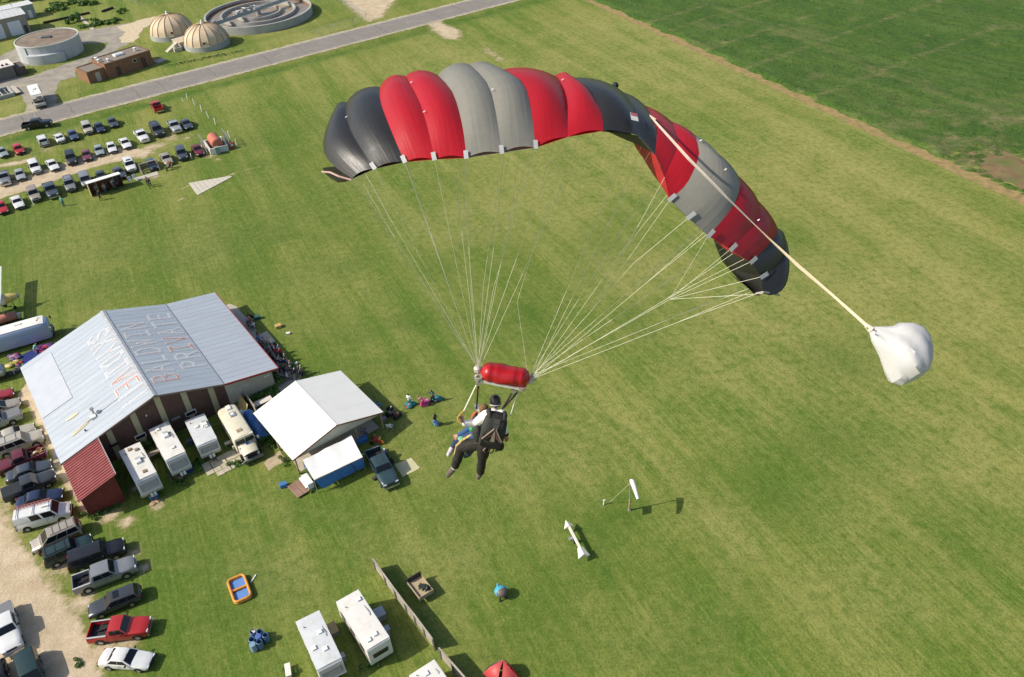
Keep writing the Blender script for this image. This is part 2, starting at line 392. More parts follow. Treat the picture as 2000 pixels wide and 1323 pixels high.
# ------------------------------------------------------------------ road
asph = M('asphalt', (0.205, 0.185, 0.165), 0.9, .12, 1.2, bump=.3, bscale=30, dirt=(0.27, 0.245, 0.215), dscale=.25, damt=.6, stretch=None)
shol = M('road_shoulder', (0.40, 0.345, 0.255), 0.95, .25, 1.5, bump=.5, bscale=12, dirt=(0.17, 0.19, 0.06), dscale=.7, damt=.75)
def strip(o0, o1, z, t0=-350, t1=420, step=8, jit=0.0, seed=1):
    rr = random.Random(seed); mb = MB(); P = []
    ts = np.arange(t0, t1, step)
    for t in ts:
        a = rl(t, o0+rr.uniform(-jit, jit)); c = rl(t, o1+rr.uniform(-jit, jit))
        P.append([(*a, z), (*c, z)])
    mb.grid(P); return mb
structure('road_shoulder', strip(-.9, 10.6, 0.012, step=.9, jit=.28), shol)
structure('road', strip(0.25, 9.3, 0.03, step=8, jit=0), asph)
ylw = M('faded_yellow_paint', (0.42, 0.37, 0.22), .9, .3, 2.0, dirt=(0.21, 0.19, 0.17), dscale=1.2, damt=.95)
for k in range(-12, 26):
    mb = MB(); a = rl(k*12.2, 4.72); b2 = rl(k*12.2+3.05, 4.72); c = rl(k*12.2+3.05, 4.83); d = rl(k*12.2, 4.83)
    mb.add([(*a, .034), (*b2, .034), (*c, .034), (*d, .034)], [(0, 1, 2, 3)])
    if k == -12: lm = mb
    else: lm.add(mb.v, mb.f)
structure('road_centre_line', lm, ylw)
wl = M('faded_white_paint', (0.48, 0.46, 0.42), .9, .3, 2.0, dirt=(0.21, 0.19, 0.17), dscale=.9, damt=.9)
mbw = strip(.62, .72, .034); m2 = strip(8.85, 8.95, .034); mbw.add(m2.v, m2.f); structure('road_edge_line', mbw, wl)
crk = M('crack_sealer', (0.07, 0.065, 0.06), .8, .2)
mb = MB(); rr = random.Random(5)
for k in range(-10, 24):
    t = k*11.5+rr.uniform(-3, 3); P = []
    for j in range(9):
        oo = .4+j*1.08; tt = t+rr.uniform(-.2, .2)
        P.append([(*rl(tt-.05, oo), .038), (*rl(tt+.05, oo), .038)])
    mb.grid(P)
structure('road_crack', mb, crk)

# ------------------------------------------------------------------ crop field
def crop_mat():
    m = bpy.data.materials.new('crop_leaves'); m.use_nodes = True; n = m.node_tree; L = n.links; b = n.nodes['Principled BSDF']
    b.inputs['Roughness'].default_value = .85; b.inputs['Specular IOR Level'].default_value = .2
    tc = n.nodes.new('ShaderNodeTexCoord')
    def nz(s, d=5, r=.6, v=None):
        q = n.nodes.new('ShaderNodeTexNoise'); q.inputs['Scale'].default_value = s; q.inputs['Detail'].default_value = d; q.inputs['Roughness'].default_value = r
        L.new(v or tc.outputs['Object'], q.inputs['Vector']); return q.outputs[0]
    def mr(x, a, b_, d=1.0):
        q = n.nodes.new('ShaderNodeMapRange'); q.inputs[1].default_value = a; q.inputs[2].default_value = b_; q.inputs[4].default_value = d; L.new(x, q.inputs[0]); return q.outputs[0]
    def mx(f, a, c):
        q = n.nodes.new('ShaderNodeMix'); q.data_type = 'RGBA'; L.new(f, q.inputs[0])
        for k, x in ((6, a), (7, c)):
            if isinstance(x, tuple): q.inputs[k].default_value = (*x, 1)
            else: L.new(x, q.inputs[k])
        return q.outputs[2]
    mp = n.nodes.new('ShaderNodeMapping'); mp.inputs['Rotation'].default_value = (0, 0, -math.atan2(FED.y, FED.x)-.25); mp.inputs['Scale'].default_value = (1, 1, 1); L.new(tc.outputs['Object'], mp.inputs[0])
    mp2 = n.nodes.new('ShaderNodeMapping'); mp2.inputs['Scale'].default_value = (.03, .45, 1); L.new(mp.outputs[0], mp2.inputs[0])
    g = mx(mr(nz(.05), .35, .65), (0.042, 0.096, 0.012), (0.070, 0.128, 0.019))
    g = mx(mr(nz(1, 4, .6, mp2.outputs[0]), .46, .66, .75), g, (0.098, 0.152, 0.030))
    g = mx(mr(nz(1.3, 6, .72), .52, .36, .7), g, (0.014, 0.050, 0.008))
    g = mx(mr(nz(2.0, 5, .7), .53, .70, .65), g, (0.135, 0.185, 0.045))
    at = n.nodes.new('ShaderNodeAttribute'); at.attribute_name = 'bare'
    q = n.nodes.new('ShaderNodeMath'); q.operation = 'MULTIPLY'; L.new(at.outputs['Fac'], q.inputs[0]); L.new(mr(nz(.7, 6, .75), .36, .60), q.inputs[1])
    g = mx(q.outputs[0], g, (0.215, 0.185, 0.085))
    L.new(g, b.inputs['Base Color'])
    bp = n.nodes.new('ShaderNodeBump'); bp.inputs['Strength'].default_value = 1.0; bp.inputs['Distance'].default_value = .35
    L.new(nz(1.6, 6, .7), bp.inputs['Height']); L.new(bp.outputs[0], b.inputs['Normal'])
    return m
NA, NB = 330, 190
A_ = np.linspace(-125, 185, NA); B_ = np.linspace(0.0, 170, NB)
AA, BB = np.meshgrid(A_, B_, indexing='ij')
def smooth_noise(sh, k):
    z = rng.random(sh)
    for _ in range(k): z = (z+np.roll(z, 1, 0)+np.roll(z, -1, 0)+np.roll(z, 1, 1)+np.roll(z, -1, 1))/5
    return (z-z.mean())/z.std()
zz = .42 + .07*smooth_noise(AA.shape, 1) + .06*smooth_noise(AA.shape, 4)
bj = BB + np.where(BB < 3, .35*smooth_noise(AA.shape, 2), 0)
zz[:, 0] = -.02
# thin stand on the eroded corner by the right frame edge
cpt = G(2015, 345); bx = FE0.x+FED.x*AA+FEN.x*bj; by = FE0.y+FED.y*AA+FEN.y*bj
thin = np.exp(-(((bx-cpt.x)*FED.x+(by-cpt.y)*FED.y)/9)**2-(((bx-cpt.x)*FEN.x+(by-cpt.y)*FEN.y)/5)**2) + .55*rng.random(AA.shape)*np.exp(-((bx-cpt.x)**2+(by-cpt.y)**2)/22.**2)
zz = np.where(thin > .42, -.05, zz)
mb = MB(); Pg = np.stack([bx, by, zz], -1)
mb.v = [tuple(p) for p in Pg.reshape(-1, 3)]
Ig = np.arange(NA*NB).reshape(NA, NB)
mb.f = [tuple(int(x) for x in t) for t in np.stack([Ig[:-1, :-1], Ig[1:, :-1], Ig[1:, 1:], Ig[:-1, 1:]], -1).reshape(-1, 4)]; mb.m = [0]*len(mb.f)
cf = structure('crop_field', mb, crop_mat(), 60)
bare = .55*np.exp(-((BB-21)/.7)**2)*(.4+.6*rng.random(BB.shape)) + .5*np.exp(-((BB-66)/.8)**2)*(rng.random(BB.shape) > .5)
ux = (bx*RD.x+by*RD.y); vx = (bx*RN.x+by*RN.y)
for k, (v0, u0, u1) in enumerate(((150, 95, 300), (158, 95, 300), (120, 120, 300), (186, 40, 105), (190, 60, 140), (100, 110, 200), (134, 110, 180), (212, 120, 260), (170, 60, 100))):
    bare += .8*np.exp(-((vx-v0-3)/.55)**2)*(ux > u0)*(ux < u1)*(rng.random(BB.shape) > .25)
bare += .75*np.exp(-((bx-cpt.x)**2+(by-cpt.y)**2)/30.**2)*(smooth_noise(BB.shape, 3) > .2) + .35*(smooth_noise(BB.shape, 10) > 1.3)
ba = cf.data.attributes.new('bare', 'FLOAT', 'POINT'); ba.data.foreach_set('value', np.clip(bare, 0, 1).ravel().astype(np.float32))
mb = MB(); q_ = []
rr = random.Random(3)
for k in range(40):
    a = k/40*2*math.pi; r_ = (14+rr.uniform(-3.5, 3.5), 5.5+rr.uniform(-2, 2))
    q_.append((cpt.x+FED.x*math.cos(a)*r_[0]+FEN.x*math.sin(a)*r_[1], cpt.y+FED.y*math.cos(a)*r_[0]+FEN.y*math.sin(a)*r_[1], .006))
mb.add(q_, [tuple(range(40))])
structure('bare_soil', mb, M('red_soil', (0.185, 0.125, 0.058), .95, .3, .6, bump=.6, bscale=6, dirt=(0.075, 0.125, 0.025), dscale=.30, damt=1.0))

# ------------------------------------------------------------------ sheets of paving
def sheet(name, px, z, mat, jit=0.25, step=1.0, seed=1, xy=None):
    rr = random.Random(seed); pts = [Vector(p) for p in (xy or PX(px))]; out = []
    for i, p in enumerate(pts):
        q = pts[(i+1) % len(pts)]; k = max(1, int((q-p).length/step))
        for j in range(k):
            s = p.lerp(q, j/k); n_ = (q-p).normalized(); s = s + Vector((-n_.y, n_.x))*rr.uniform(-jit, jit)
            out.append((s.x, s.y, z))
    mb = MB(); mb.add(out, [tuple(range(len(out)))])
    return structure(name, mb, mat)
drv = M('plant_drive_asphalt', (0.27, 0.245, 0.205), .95, .18, .5, bump=.4, bscale=10, dirt=(0.42, 0.36, 0.26), dscale=.22, damt=.7)
sheet('plant_driveway', [(-60, 150), (0, 146), (22, 152), (60, 150), (120, 128), (190, 104), (205, 92), (212, 84), (160, 86), (120, 96), (40, 135), (-60, 130), (-60, 112), (0, 110), (30, 95), (40, 70), (150, 62), (215, 52), (262, 44), (290, 36), (322, 33), (300, 46), (276, 58), (262, 80), (215, 104), (160, 128), (146, 140), (150, 150), (118, 158), (107, 178), (112, 204), (100, 216), (50, 226), (52, 208), (38, 182), (30, 168), (0, 176), (-60, 186)], .008, drv, .3, 1.2)
sheet('gravel_apron', [(228, 52), (262, 43), (298, 33), (330, 30), (318, 40), (292, 48), (278, 58), (272, 70), (262, 82), (240, 84), (232, 74), (244, 66)], .012, M('pale_gravel', (0.52, 0.43, 0.29), .95, .18, 1.5, bump=.5, bscale=8), .5, 1.0, 4)

rr = random.Random(31); mb = MB(); P = []
for k in range(300):
    t = -125+k*1.03; a = FE0+FED*t
    P.append([tuple((a+FEN*(o+rr.uniform(-j, j))).to_3d()[:2])+(.009,) for o, j in ((-2.2, .28), (-1.0, .1), (.5, .2))])
mb.grid(P); structure('field_margin', mb, M('dry_margin', (.275, .195, .080), .95, .25, .9, bump=.6, bscale=5, dirt=(.15, .17, .035), dscale=.35, damt=.7))
# ================================================================== HANGAR
HX = Vector((.834, .552, 0)).normalized(); HPHI = math.atan2(HX.y, HX.x)
HO = Vector((-41.33, 75.33, 0))
def HL(x, y, z=0.0):
    return HO + HX*x + Vector((-HX.y, HX.x, 0))*y + Vector((0, 0, z))
zl = lambda x: 6.5 + .304*x          # left slope (x<0)
zr = lambda x: 6.5 - .325*x if x < 7.72 else 3.991 - .158*(x-7.72)
hang = thing('hangar', 'large hangar with pale metal roof reading SKYDIVE BALDWIN PRIVATE and brown gable wall', 'hangar', HO, HPHI)
steel = [M('roof_steel_%d' % i, c, .42, .05, .7, metal=.15, spec=.5, dirt=(0.35, 0.375, 0.395), dscale=.9, damt=.55, stretch=(.22, 1.5, 1)) for i, c in enumerate([(.435, .475, .515), (.443, .485, .525), (.427, .466, .505)])]
newsteel = M('roof_coating', (.44, .47, .515), .5, .05, .8, spec=.4)
brown = M('brown_siding', (.105, .058, .042), .75, .15, 1.5, dirt=(.07, .045, .04), dscale=.6, damt=.5)
tanp = M('tan_pilaster_paint', (.40, .365, .215), .7, .08, 2, dirt=(.30, .27, .17), dscale=1.5, damt=.5)
beige = M('beige_siding', (.46, .43, .345), .75, .06, 1.2, dirt=(.37, .35, .28), dscale=.8, damt=.5)
redtrim = M('dark_red_trim', (.27, .045, .03), .6, .1)
dark = M('dark_void', (.012, .012, .013), .6, .1)
white = M('white_paint', (.74, .73, .70), .5, .04, 2)
grey = M('grey_metal', (.38, .39, .40), .4, .06, 2, metal=.4)
def xf(p): return tuple(p)
W0, W1 = .32, 21.6      # gable wall planes
# walls
mb = MB()
def gab(mb, xs_, y, th, mi=0, top=None):
    tops = [((zl(x) if x < 0 else zr(x)) - .10) for x in xs_]
    poly = [(x, 0.0) for x in (xs_[0], xs_[-1])] + [(x, z) for x, z in zip(reversed(xs_), reversed(tops))]
    n = len(poly); vs = [(x, y, z) for x, z in poly]+[(x, y+th, z) for x, z in poly]
    fs = [tuple(range(n)), tuple(range(2*n-1, n-1, -1))]+[(i, n+i, n+(i+1) % n, (i+1) % n) for i in range(n)]
    mb.add(vs, fs, mi)
gab(mb, [-11.1, 0, 7.72], W0, .2); part('gable_wall', mb, brown, hang)
mb = MB(); gab(mb, [7.73, 13.6], W0-.01, .2); part('lean_to_wall', mb, beige, hang)
mb = MB(); gab(mb, [-11.1, 0, 7.72, 13.6], W1, .2); part('rear_wall', mb, brown, hang)
mb = MB(); mb.box((-11.0, 11, 1.45), (.2, 21.0, 2.9)); part('left_wall', mb, white, hang)
mb = MB(); mb.box((13.5, 11, 1.45), (.2, 21.0, 2.9)); part('shaded_right_wall', mb, brown, hang)
# seams in the brown siding: proud battens
for x0 in (-6.17, -3.17, -.17, 2.73, 5.76):
    top = min(zl(x0) if x0 < 0 else zr(x0), zl(x0+.66) if x0+.66 < 0 else zr(x0+.66))-.12
    mb = MB(); mb.box((x0+.33, W0-.05, top/2), (.66, .10, top)); part('pilaster', mb, tanp, hang)
mb = MB()
for k in range(44):
    x = -10.9+k*.42
    if any(a-.1 < x < a+.76 for a in (-6.17, -3.17, -.17, 2.73, 5.76)): continue
    t = (zl(x) if x < 0 else zr(x))-.13
    if x < 7.6: mb.box((x, W0-.012, t/2), (.035, .024, t))
o = part('siding_batten', mb, brown, hang); o['kind'] = 'stuff'
# faint painted figure on the beige wall and a tube lamp
fw = M('chalk_paint', (.56, .54, .46), .8, .2, 3)
mb = MB(); rr = random.Random(2)
for k in range(5):
    x = 9.0+.34*k; mb.box((x, W0-.016, 1.75+.1*k), (.09, .006, .85-.08*k))
for k in range(3):
    x = 10.3+.3*k; mb.box((x, W0-.016, 2.0), (.05, .006, .45-.1*k))
mb.box((10.0, W0-.016, 2.25), (1.4, .005, .06))
part('painted_strokes', mb, fw, hang)
mb = MB(); mb.box((12.9, W0-.06, 2.25), (.75, .1, .14)); part('wall_lamp', mb, white, hang)
# window boxes
for x, z, wd in ((3.05, 1.85, 1.3), (-3.0, 1.72, 1.25)):
    f = part('window', MB().box((x, W0-.10, z), (wd, .12, .62)), white, hang)
    part('pane', MB().box((x, W0-.165, z), (wd-.16, .02, .46)), dark, f)
part('wall_vent', MB().box((1.3, W0-.05, 2.0), (1.05, .1, .28)), grey, hang)
part('door_awning', MB().box((-5.9, W0-.25, 2.3), (.95, .45, .08)), dark, hang)
part('wall_lamp', MB().box((-1.55, W0-.1, 4.15), (.18, .18, .12)), white, hang)
# roof decks and panels
def slope(xa, xb, zf, mats, off=0.0):
    y0, y1 = -.08, 21.95
    d = part('roof_deck', MB().add([(xa, y0, zf(xa)-.10), (xb, y0, zf(xb)-.10), (xb, y1, zf(xb)-.10), (xa, y1, zf(xa)-.10), (xa, y0, zf(xa)-.02), (xb, y0, zf(xb)-.02), (xb, y1, zf(xb)-.02), (xa, y1, zf(xa)-.02)],
             [(0, 3, 2, 1), (4, 5, 6, 7), (0, 1, 5, 4), (1, 2, 6, 5), (2, 3, 7, 6), (3, 0, 4, 7)]), redtrim, hang)
    n = 22; st = (y1-y0)/n
    for k in range(n):
        ya = y0+k*st; yb = ya+st-.003
        mb = MB(); rib = .018
        prof = [(ya, 0), (ya+.02, rib), (ya+.06, rib), (ya+.09, 0), ((ya+yb)/2-.03, 0), ((ya+yb)/2, .008), ((ya+yb)/2+.03, 0), (yb, 0)]
        P = [[(x, y, zf(x)+h) for y, h in prof] for x in (xa, xb)]
        mb.grid(P); part('roof_panel', mb, mats[(k*7+k//3) % 3], hang)
slope(-11.55, -.06, zl, steel); slope(.06, 7.68, zr, steel); slope(7.76, 14.4, zr, steel)
mb = MB(); P = [[(x, y, 6.5-.31*abs(x)+.06) for x in (-.3, 0, .3)] for y in np.linspace(-.1, 21.97, 24)]; mb.grid(P)
part('ridge_cap', mb, M('ridge_cap_metal', (.37, .39, .41), .5, .15, 2.5, dirt=(.30, .31, .32), dscale=3, damt=.8), hang)
mb = MB(); mb.box((7.72, 10.94, 3.99), (.10, 22.0, .03)); part('valley_flashing', mb, M('dark_flashing', (.10, .11, .12), .6), hang)
mb = MB()
mb.bar((0, -.13, 6.42), (-11.6, -.13, 6.42-.304*11.6), .10, .20); mb.bar((0, -.13, 6.42), (7.72, -.13, 3.91), .10, .20)
part('gable_fascia', mb, M('dark_fascia', (.16, .12, .10), .6), hang)
mb = MB(); mb.bar((7.74, -.13, 3.90), (14.42, -.13, 2.85), .10, .24); part('red_fascia', mb, redtrim, hang)
mb = MB(); mb.bar((14.45, -.1, 2.85), (14.45, 21.9, 2.85), .10, .2); part('eave_trim', mb, redtrim, hang)
mb = MB(); P = [[(x, y, zl(x)+.055) for x in (-11.5, -9.6, -7.6)] for y in np.linspace(9.3, 20.6, 12)]; mb.grid(P); part('roof_coating', mb, newsteel, hang)
strw = M('yellowed_sealant', (.60, .52, .31), .8, .15, 2, dirt=(.50, .52, .50), dscale=1.5, damt=.7)
for ax, ay, bx_, by_, wd in ((-9.25, 6.1, -7.8, 6.0, .45), (-9.4, 2.95, -7.3, 3.3, .42)):
    mb = MB(); n_ = 6
    P = [[(ax+(bx_-ax)*i/n_, ay+(by_-ay)*i/n_+s*wd/2*(.5+.5*math.sin(math.pi*(i+.8)/(n_+1.6))), zl(ax+(bx_-ax)*i/n_)+.06) for s in (-1, 1)] for i in range(n_+1)]
    mb.grid(P); part('sealant_streak', mb, strw, hang)
rust = M('rust_stain', (.33, .22, .12), .9, .3, 3, dirt=(.45, .48, .5), dscale=2.5, damt=.8)
mb = MB(); P = [[(-6.6-2.4*i/5, 3.5-.45*i/5+s*(.13-.02*i), zl(-6.6-2.4*i/5)+.068) for s in (-1, 1)] for i in range(6)]; mb.grid(P); part('rust_streak', mb, rust, hang)
mb = MB(); mb.tube([(-6.3, 3.6, zl(-6.3)+.09), (-3.4, 3.62, zl(-3.4)+.09)], .045, 6); part('conduit', mb, white, hang)
vb = part('roof_vent', MB().box((-6.55, 3.4, zl(-6.55)+.12), (.62, .55, .3)), white, hang)
mb = MB(); mb.tube([(-6.35, 3.9, zl(-6.35)), (-6.35, 3.95, zl(-6.35)+.75)], .12, 8); mb.box((-6.35, 3.95, zl(-6.35)+.85), (.42, .36, .18)); part('vent_pipe', mb, grey, vb)
part('vent_cowl', MB().box((-5.85, 3.6, zl(-5.85)+.16), (.35, .3, .26)), grey, vb)
part('pipe_stub', MB().lathe([(.09, 0), (.09, .25)], 8, T=Matrix.Translation((-7.9, 2.2, zl(-7.9)))), dark, hang)

# ---- lettering: white outlined strokes with a faded red core, painted on the slopes
ST = {
 'S': [[(.95,.82),(.75,.98),(.3,.98),(.06,.80),(.16,.60),(.5,.5),(.84,.40),(.94,.2),(.7,.02),(.25,.02),(.05,.18)]],
 'K': [[(.1,0),(.1,1)],[(.95,1),(.1,.42)],[(.38,.60),(.95,0)]],
 'Y': [[(.02,1),(.5,.48),(.98,1)],[(.5,.48),(.5,0)]],
 'D': [[(.1,0),(.1,1),(.55,1),(.9,.75),(.9,.25),(.55,0),(.1,0)]],
 'I': [[(.5,0),(.5,1)],[(.12,1),(.88,1)],[(.12,0),(.88,0)]],
 'V': [[(.02,1),(.5,0),(.98,1)]],
 'E': [[(.9,1),(.1,1),(.1,0),(.9,0)],[(.1,.5),(.75,.5)]],
 'B': [[(.1,0),(.1,1),(.6,1),(.84,.86),(.84,.66),(.6,.53),(.1,.53)],[(.6,.53),(.92,.38),(.92,.14),(.6,0),(.1,0)]],
 'A': [[(.02,0),(.5,1),(.98,0)],[(.22,.36),(.78,.36)]],
 'L': [[(.15,1),(.15,0),(.9,0)]],
 'W': [[(.0,1),(.25,0),(.5,.7),(.75,0),(1.0,1)]],
 'N': [[(.08,0),(.08,1),(.92,0),(.92,1)]],
 'P': [[(.1,0),(.1,1),(.65,1),(.9,.85),(.9,.6),(.65,.45),(.1,.45)]],
 'R': [[(.1,0),(.1,1),(.65,1),(.9,.85),(.9,.62),(.65,.48),(.1,.48)],[(.5,.48),(.95,0)]],
 'T': [[(.02,1),(.98,1)],[(.5,1),(.5,0)]],
 '!': [[(.5,.28),(.5,1)],[(.5,0),(.5,.08)]],
}
outl = M('letter_outline_white', (.70, .70, .69), .7, .08, 3, dirt=(.47, .51, .55), dscale=1.4, damt=.55)
core = M('letter_faded_red', (.43, .465, .505), .7, .05, 2, dirt=(.46, .26, .23), dscale=.45, damt=.7)
core2 = M('letter_fresh_red', (.44, .21, .17), .7, .2, 2, dirt=(.40, .43, .47), dscale=.6, damt=.9)
def stroke(mb, pts, wd, mp, lift, ext):
    k = 0
    for a, b in zip(pts[:-1], pts[1:]):
        a = Vector(a); b = Vector(b); d = (b-a).normalized(); n_ = Vector((-d.y, d.x))*wd/2; a2 = a-d*ext; b2 = b+d*ext
        k += 1
        q = [a2-n_, b2-n_, b2+n_, a2+n_]
        mb.add([mp(p.x, p.y, lift[0]) for p in q], [(0, 1, 2, 3)]); lift[0] += .0012
def word(txt, mp, y0, y1, h, frac=.68, seed=0):
    n = len(txt); pitch = (y1-y0)/(n-1+frac); rr = random.Random(seed)
    for i, ch in enumerate(txt):
        wl_ = abs(pitch)*frac; sg = 1 if pitch > 0 else -1
        st_ = [[(y0+pitch*i+sg*p[0]*wl_, p[1]*h) for p in s] for s in ST[ch]]
        lf = [.027]; mb = MB()
        for s in st_: stroke(mb, s, .37, mp, lf, .185)
        L_ = part('letter', mb, outl, hang)
        lf = [.044]; mb = MB()
        for s in st_: stroke(mb, s, .20, mp, lf, .10)
        part('letter_core', mb, core2 if rr.random() < .2 else core, L_)
word('BALDWIN', lambda y, hh, l: (3.5-hh, y, zr(3.5-hh)+l), 2.55, 17.5, 2.6, .66, 1)
word('PRIVATE', lambda y, hh, l: (7.2-hh, y, zr(7.2-hh)+l), 4.75, 19.2, 2.5, .66, 2)
word('SKYDIVE', lambda y, hh, l: (-3.2+hh, y, zl(-3.2+hh)+l), 17.9, 3.9, 2.7, .68, 3)
word('!!', lambda y, hh, l: (-3.2+hh, y, zl(-3.2+hh)+l), 3.6, 1.2, 2.8, .5, 5)

# ------------------------------------------------------------------ red lean-to shed
shed = thing('lean_to_shed', 'low shed with ribbed red metal roof against the front of the hangar', 'shed', HL(-9.2, -3.6), HPHI)
T = lambda x, y, z=0: (x+9.2, y+3.6, z)
redroof = M('red_ribbed_metal', (.27, .062, .060), .55, .10, 1.2, metal=.1, dirt=(.33, .12, .11), dscale=.6, damt=.6)
redwall = M('barn_red_wall', (.17, .030, .022), .7, .15, 2)
zs = lambda x: 3.05 + .305*(x+11.35)
nP = 17; st = 7.0/nP
for k in range(nP):
    ya = -7.35+k*st
    prof = [(0, 0), (.10, 0), (.15, .11), (.25, .11), (.30, 0), (st-.006, 0)]
    mb = MB(); mb.grid([[T(x, ya+y, zs(x)+h) for y, h in prof] for x in (-11.4, -7.1)]); part('roof_panel', mb, redroof, shed)
mb = MB(); mb.add([T(-11.38, -7.34, zs(-11.38)-.06), T(-7.12, -7.34, zs(-7.12)-.06), T(-7.12, -.3, zs(-7.12)-.06), T(-11.38, -.3, zs(-11.38)-.06)], [(0, 1, 2, 3)]); part('roof_underlay', mb, redwall, shed)
mb = MB()
for (x0, y0), (x1, y1) in (((-11.15, -7.0), (-7.3, -7.0)), ((-7.3, -7.0), (-7.3, -.2)), ((-11.15, -7.0), (-11.15, -.2))):
    a, b = T(x0, y0), T(x1, y1)
    mb.add([a, b, (b[0], b[1], zs(x1)-.08), (a[0], a[1], zs(x0)-.08)], [(0, 1, 2, 3)])
part('wall', mb, redwall, shed)
part('wall_base', MB().box(T(-7.28, -3.7, .75), (.06, 6.5, 1.5)), M('dark_brown_board', (.06, .045, .035), .8), shed)
part('verge_trim', MB().bar(T(-7.07, -7.36, zs(-7.07)), T(-7.07, -.25, zs(-7.07)), .1, .14), M('grey_trim', (.35, .34, .33), .6), shed)
part('verge_trim', MB().bar(T(-11.4, -7.38, zs(-11.4)-.03), T(-7.1, -7.38, zs(-7.1)-.03), .05, .10), redroof, shed)

# ------------------------------------------------------------------ white roofed pavilion
PV = [(-25.0, 67.2), (-15.5, 74.0)]
pd = Vector((PV[1][0]-PV[0][0], PV[1][1]-PV[0][1], 0)); pw = pd.length; pphi = math.atan2(pd.y, pd.x)
pc = Vector(((PV[0][0]+PV[1][0])/2, (PV[0][1]+PV[1][1])/2, 0))
pav = thing('pavilion', 'open sided pavilion with big plain white gable roof beside the hangar', 'pavilion', pc, pphi)
pz = lambda x: 4.12-(4.12-2.5)*abs(x)/(pw/2)
offw = M('white_roof_membrane', (.73, .72, .68), .6, .02, .6, dirt=(.67, .66, .62), dscale=.35, damt=.5, bump=.08, bscale=.6)
PLn = 10.25
for xa, xb in ((-pw/2, -.02), (.02, pw/2)):
    for k in range(4):
        ya = k*PLn/4; yb = ya+PLn/4-.012
        mb = MB(); mb.grid([[(x, y, pz(x)) for y in (ya, yb)] for x in (xa, xb)]); part('roof_panel', mb, offw, pav)
mb = MB(); mb.add([(-pw/2+.02, .03, 2.44), (0, .03, 4.06), (pw/2-.02, .03, 2.44), (-pw/2+.02, PLn-.03, 2.44), (0, PLn-.03, 4.06), (pw/2-.02, PLn-.03, 2.44)], [(0, 1, 4, 3), (1, 2, 5, 4)]); part('roof_lining', mb, M('plywood_lining', (.35, .29, .2), .8), pav)
part('ridge_cap', MB().bar((0, 0, 4.125), (0, PLn, 4.125), .16, .03), offw, pav)
cream = M('cream_gable', (.58, .53, .42), .7, .05, 1.5)
for y in (.12, PLn-.12):
    part('gable_panel', MB().add([(-pw/2+.3, y, 2.42), (pw/2-.3, y, 2.42), (0, y, 4.03)], [(0, 1, 2)]), cream, pav)
brt = M('brown_trim', (.17, .075, .05), .6)
for s in (-1, 1): part('fascia', MB().bar((0, -.03, 4.05), (s*(pw/2), -.03, 2.43), .06, .16), brt, pav)
timber = M('weathered_timber', (.34, .27, .15), .8, .15, 2)
for x in (-pw/2+.35, -pw/6-.2, pw/6+.2, pw/2-.35):
    for y in (.2, PLn/2, PLn-.2):
        if y != .2 and abs(x) < 3: continue
        part('post', MB().box((x, y, 1.21), (.16, .16, 2.42)), timber, pav)
part('beam', MB().box((0, .2, 2.35), (pw-.6, .1, .16)), timber, pav)
sheet('pavilion_floor', None, .02, M('concrete_slab', (.42, .37, .29), .9, .12, 1, dirt=(.32, .28, .21), dscale=.8, damt=.6), .03, 2, 1, xy=[tuple((pc+Matrix.Rotation(pphi, 3, 'Z') @ Vector(p)).xy) for p in ((-5.2, .4, 0), (5.2, .6, 0), (5.2, 9.6, 0), (-5.2, 9.6, 0))])

# ------------------------------------------------------------------ awning with blue tarp in front of the pavilion
aw = [G(u, v, 2.1) for u, v in ((592, 903), (687, 854), (708, 892), (613, 937))]     # canopy corners
awc = (aw[0]+aw[1]+aw[2]+aw[3])/4; awc.z = 0; ah = heading(aw[0], aw[1])
awn = thing('awning', 'white sheet awning with blue tarp wall pitched before the pavilion', 'awning', awc, ah)
inv = Matrix.Rotation(-ah, 4, 'Z') @ Matrix.Translation(-awc)
al = [inv @ p for p in aw]
sheetw = M('white_tarp', (.80, .79, .76), .45, .03, 1, bump=.25, bscale=1.2, dirt=(.66, .65, .62), dscale=.6, damt=.5)
btarp = M('blue_tarp', (.050, .165, .44), .4, .12, 1.5, bump=.3, bscale=2)
n1, n2 = 16, 8; P = []
rr = random.Random(9)
for i in range(n1+1):
    row = []
    for j in range(n2+1):
        s, t = i/n1, j/n2
        p = al[0]*(1-s)*(1-t)+al[1]*s*(1-t)+al[2]*s*t+al[3]*(1-s)*t
        p = p.copy(); p.z = 2.42-.40*t - .10*math.sin(math.pi*s*2)**2 - .06*math.sin(math.pi*t) + .025*rr.uniform(-1, 1)
        row.append(p)
    P.append(row)
part('canopy_sheet', MB().grid(P), sheetw, awn, 60)
bt = [inv @ G(u, v, z) for u, v, z in ((613, 937, 2.0), (708, 895, 2.0), (714, 911, .55), (629, 955, .35))]
P = [[(bt[0]*(1-s)*(1-t)+bt[1]*s*(1-t)+bt[2]*s*t+bt[3]*(1-s)*t)+Vector((0, -.05*math.sin(s*9)*t, .06*math.sin(s*14+t*3)*t)) for t in np.linspace(0, 1, 7)] for s in np.linspace(0, 1, 22)]
part('tarp_wall', MB().grid(P), btarp, awn, 60)
bt2 = [inv @ G(u, v, z) for u, v, z in ((592, 903, 2.2), (613, 937, 1.98), (603, 922, .9), (594, 910, .9))]
part('tarp_flap', MB().grid([[bt2[0], bt2[3]], [bt2[1], bt2[2]]]), btarp, awn)
for p, zt in zip(al, (2.35, 2.35, 1.98, 1.98)):
    part('pole', MB().tube([(p.x, p.y, 0), (p.x, p.y, zt)], .035, 6), grey, awn)
part('front_rail', MB().bar((al[3].x, al[3].y, 1.99), (al[2].x, al[2].y, 1.99), .06, .06), timber, awn)
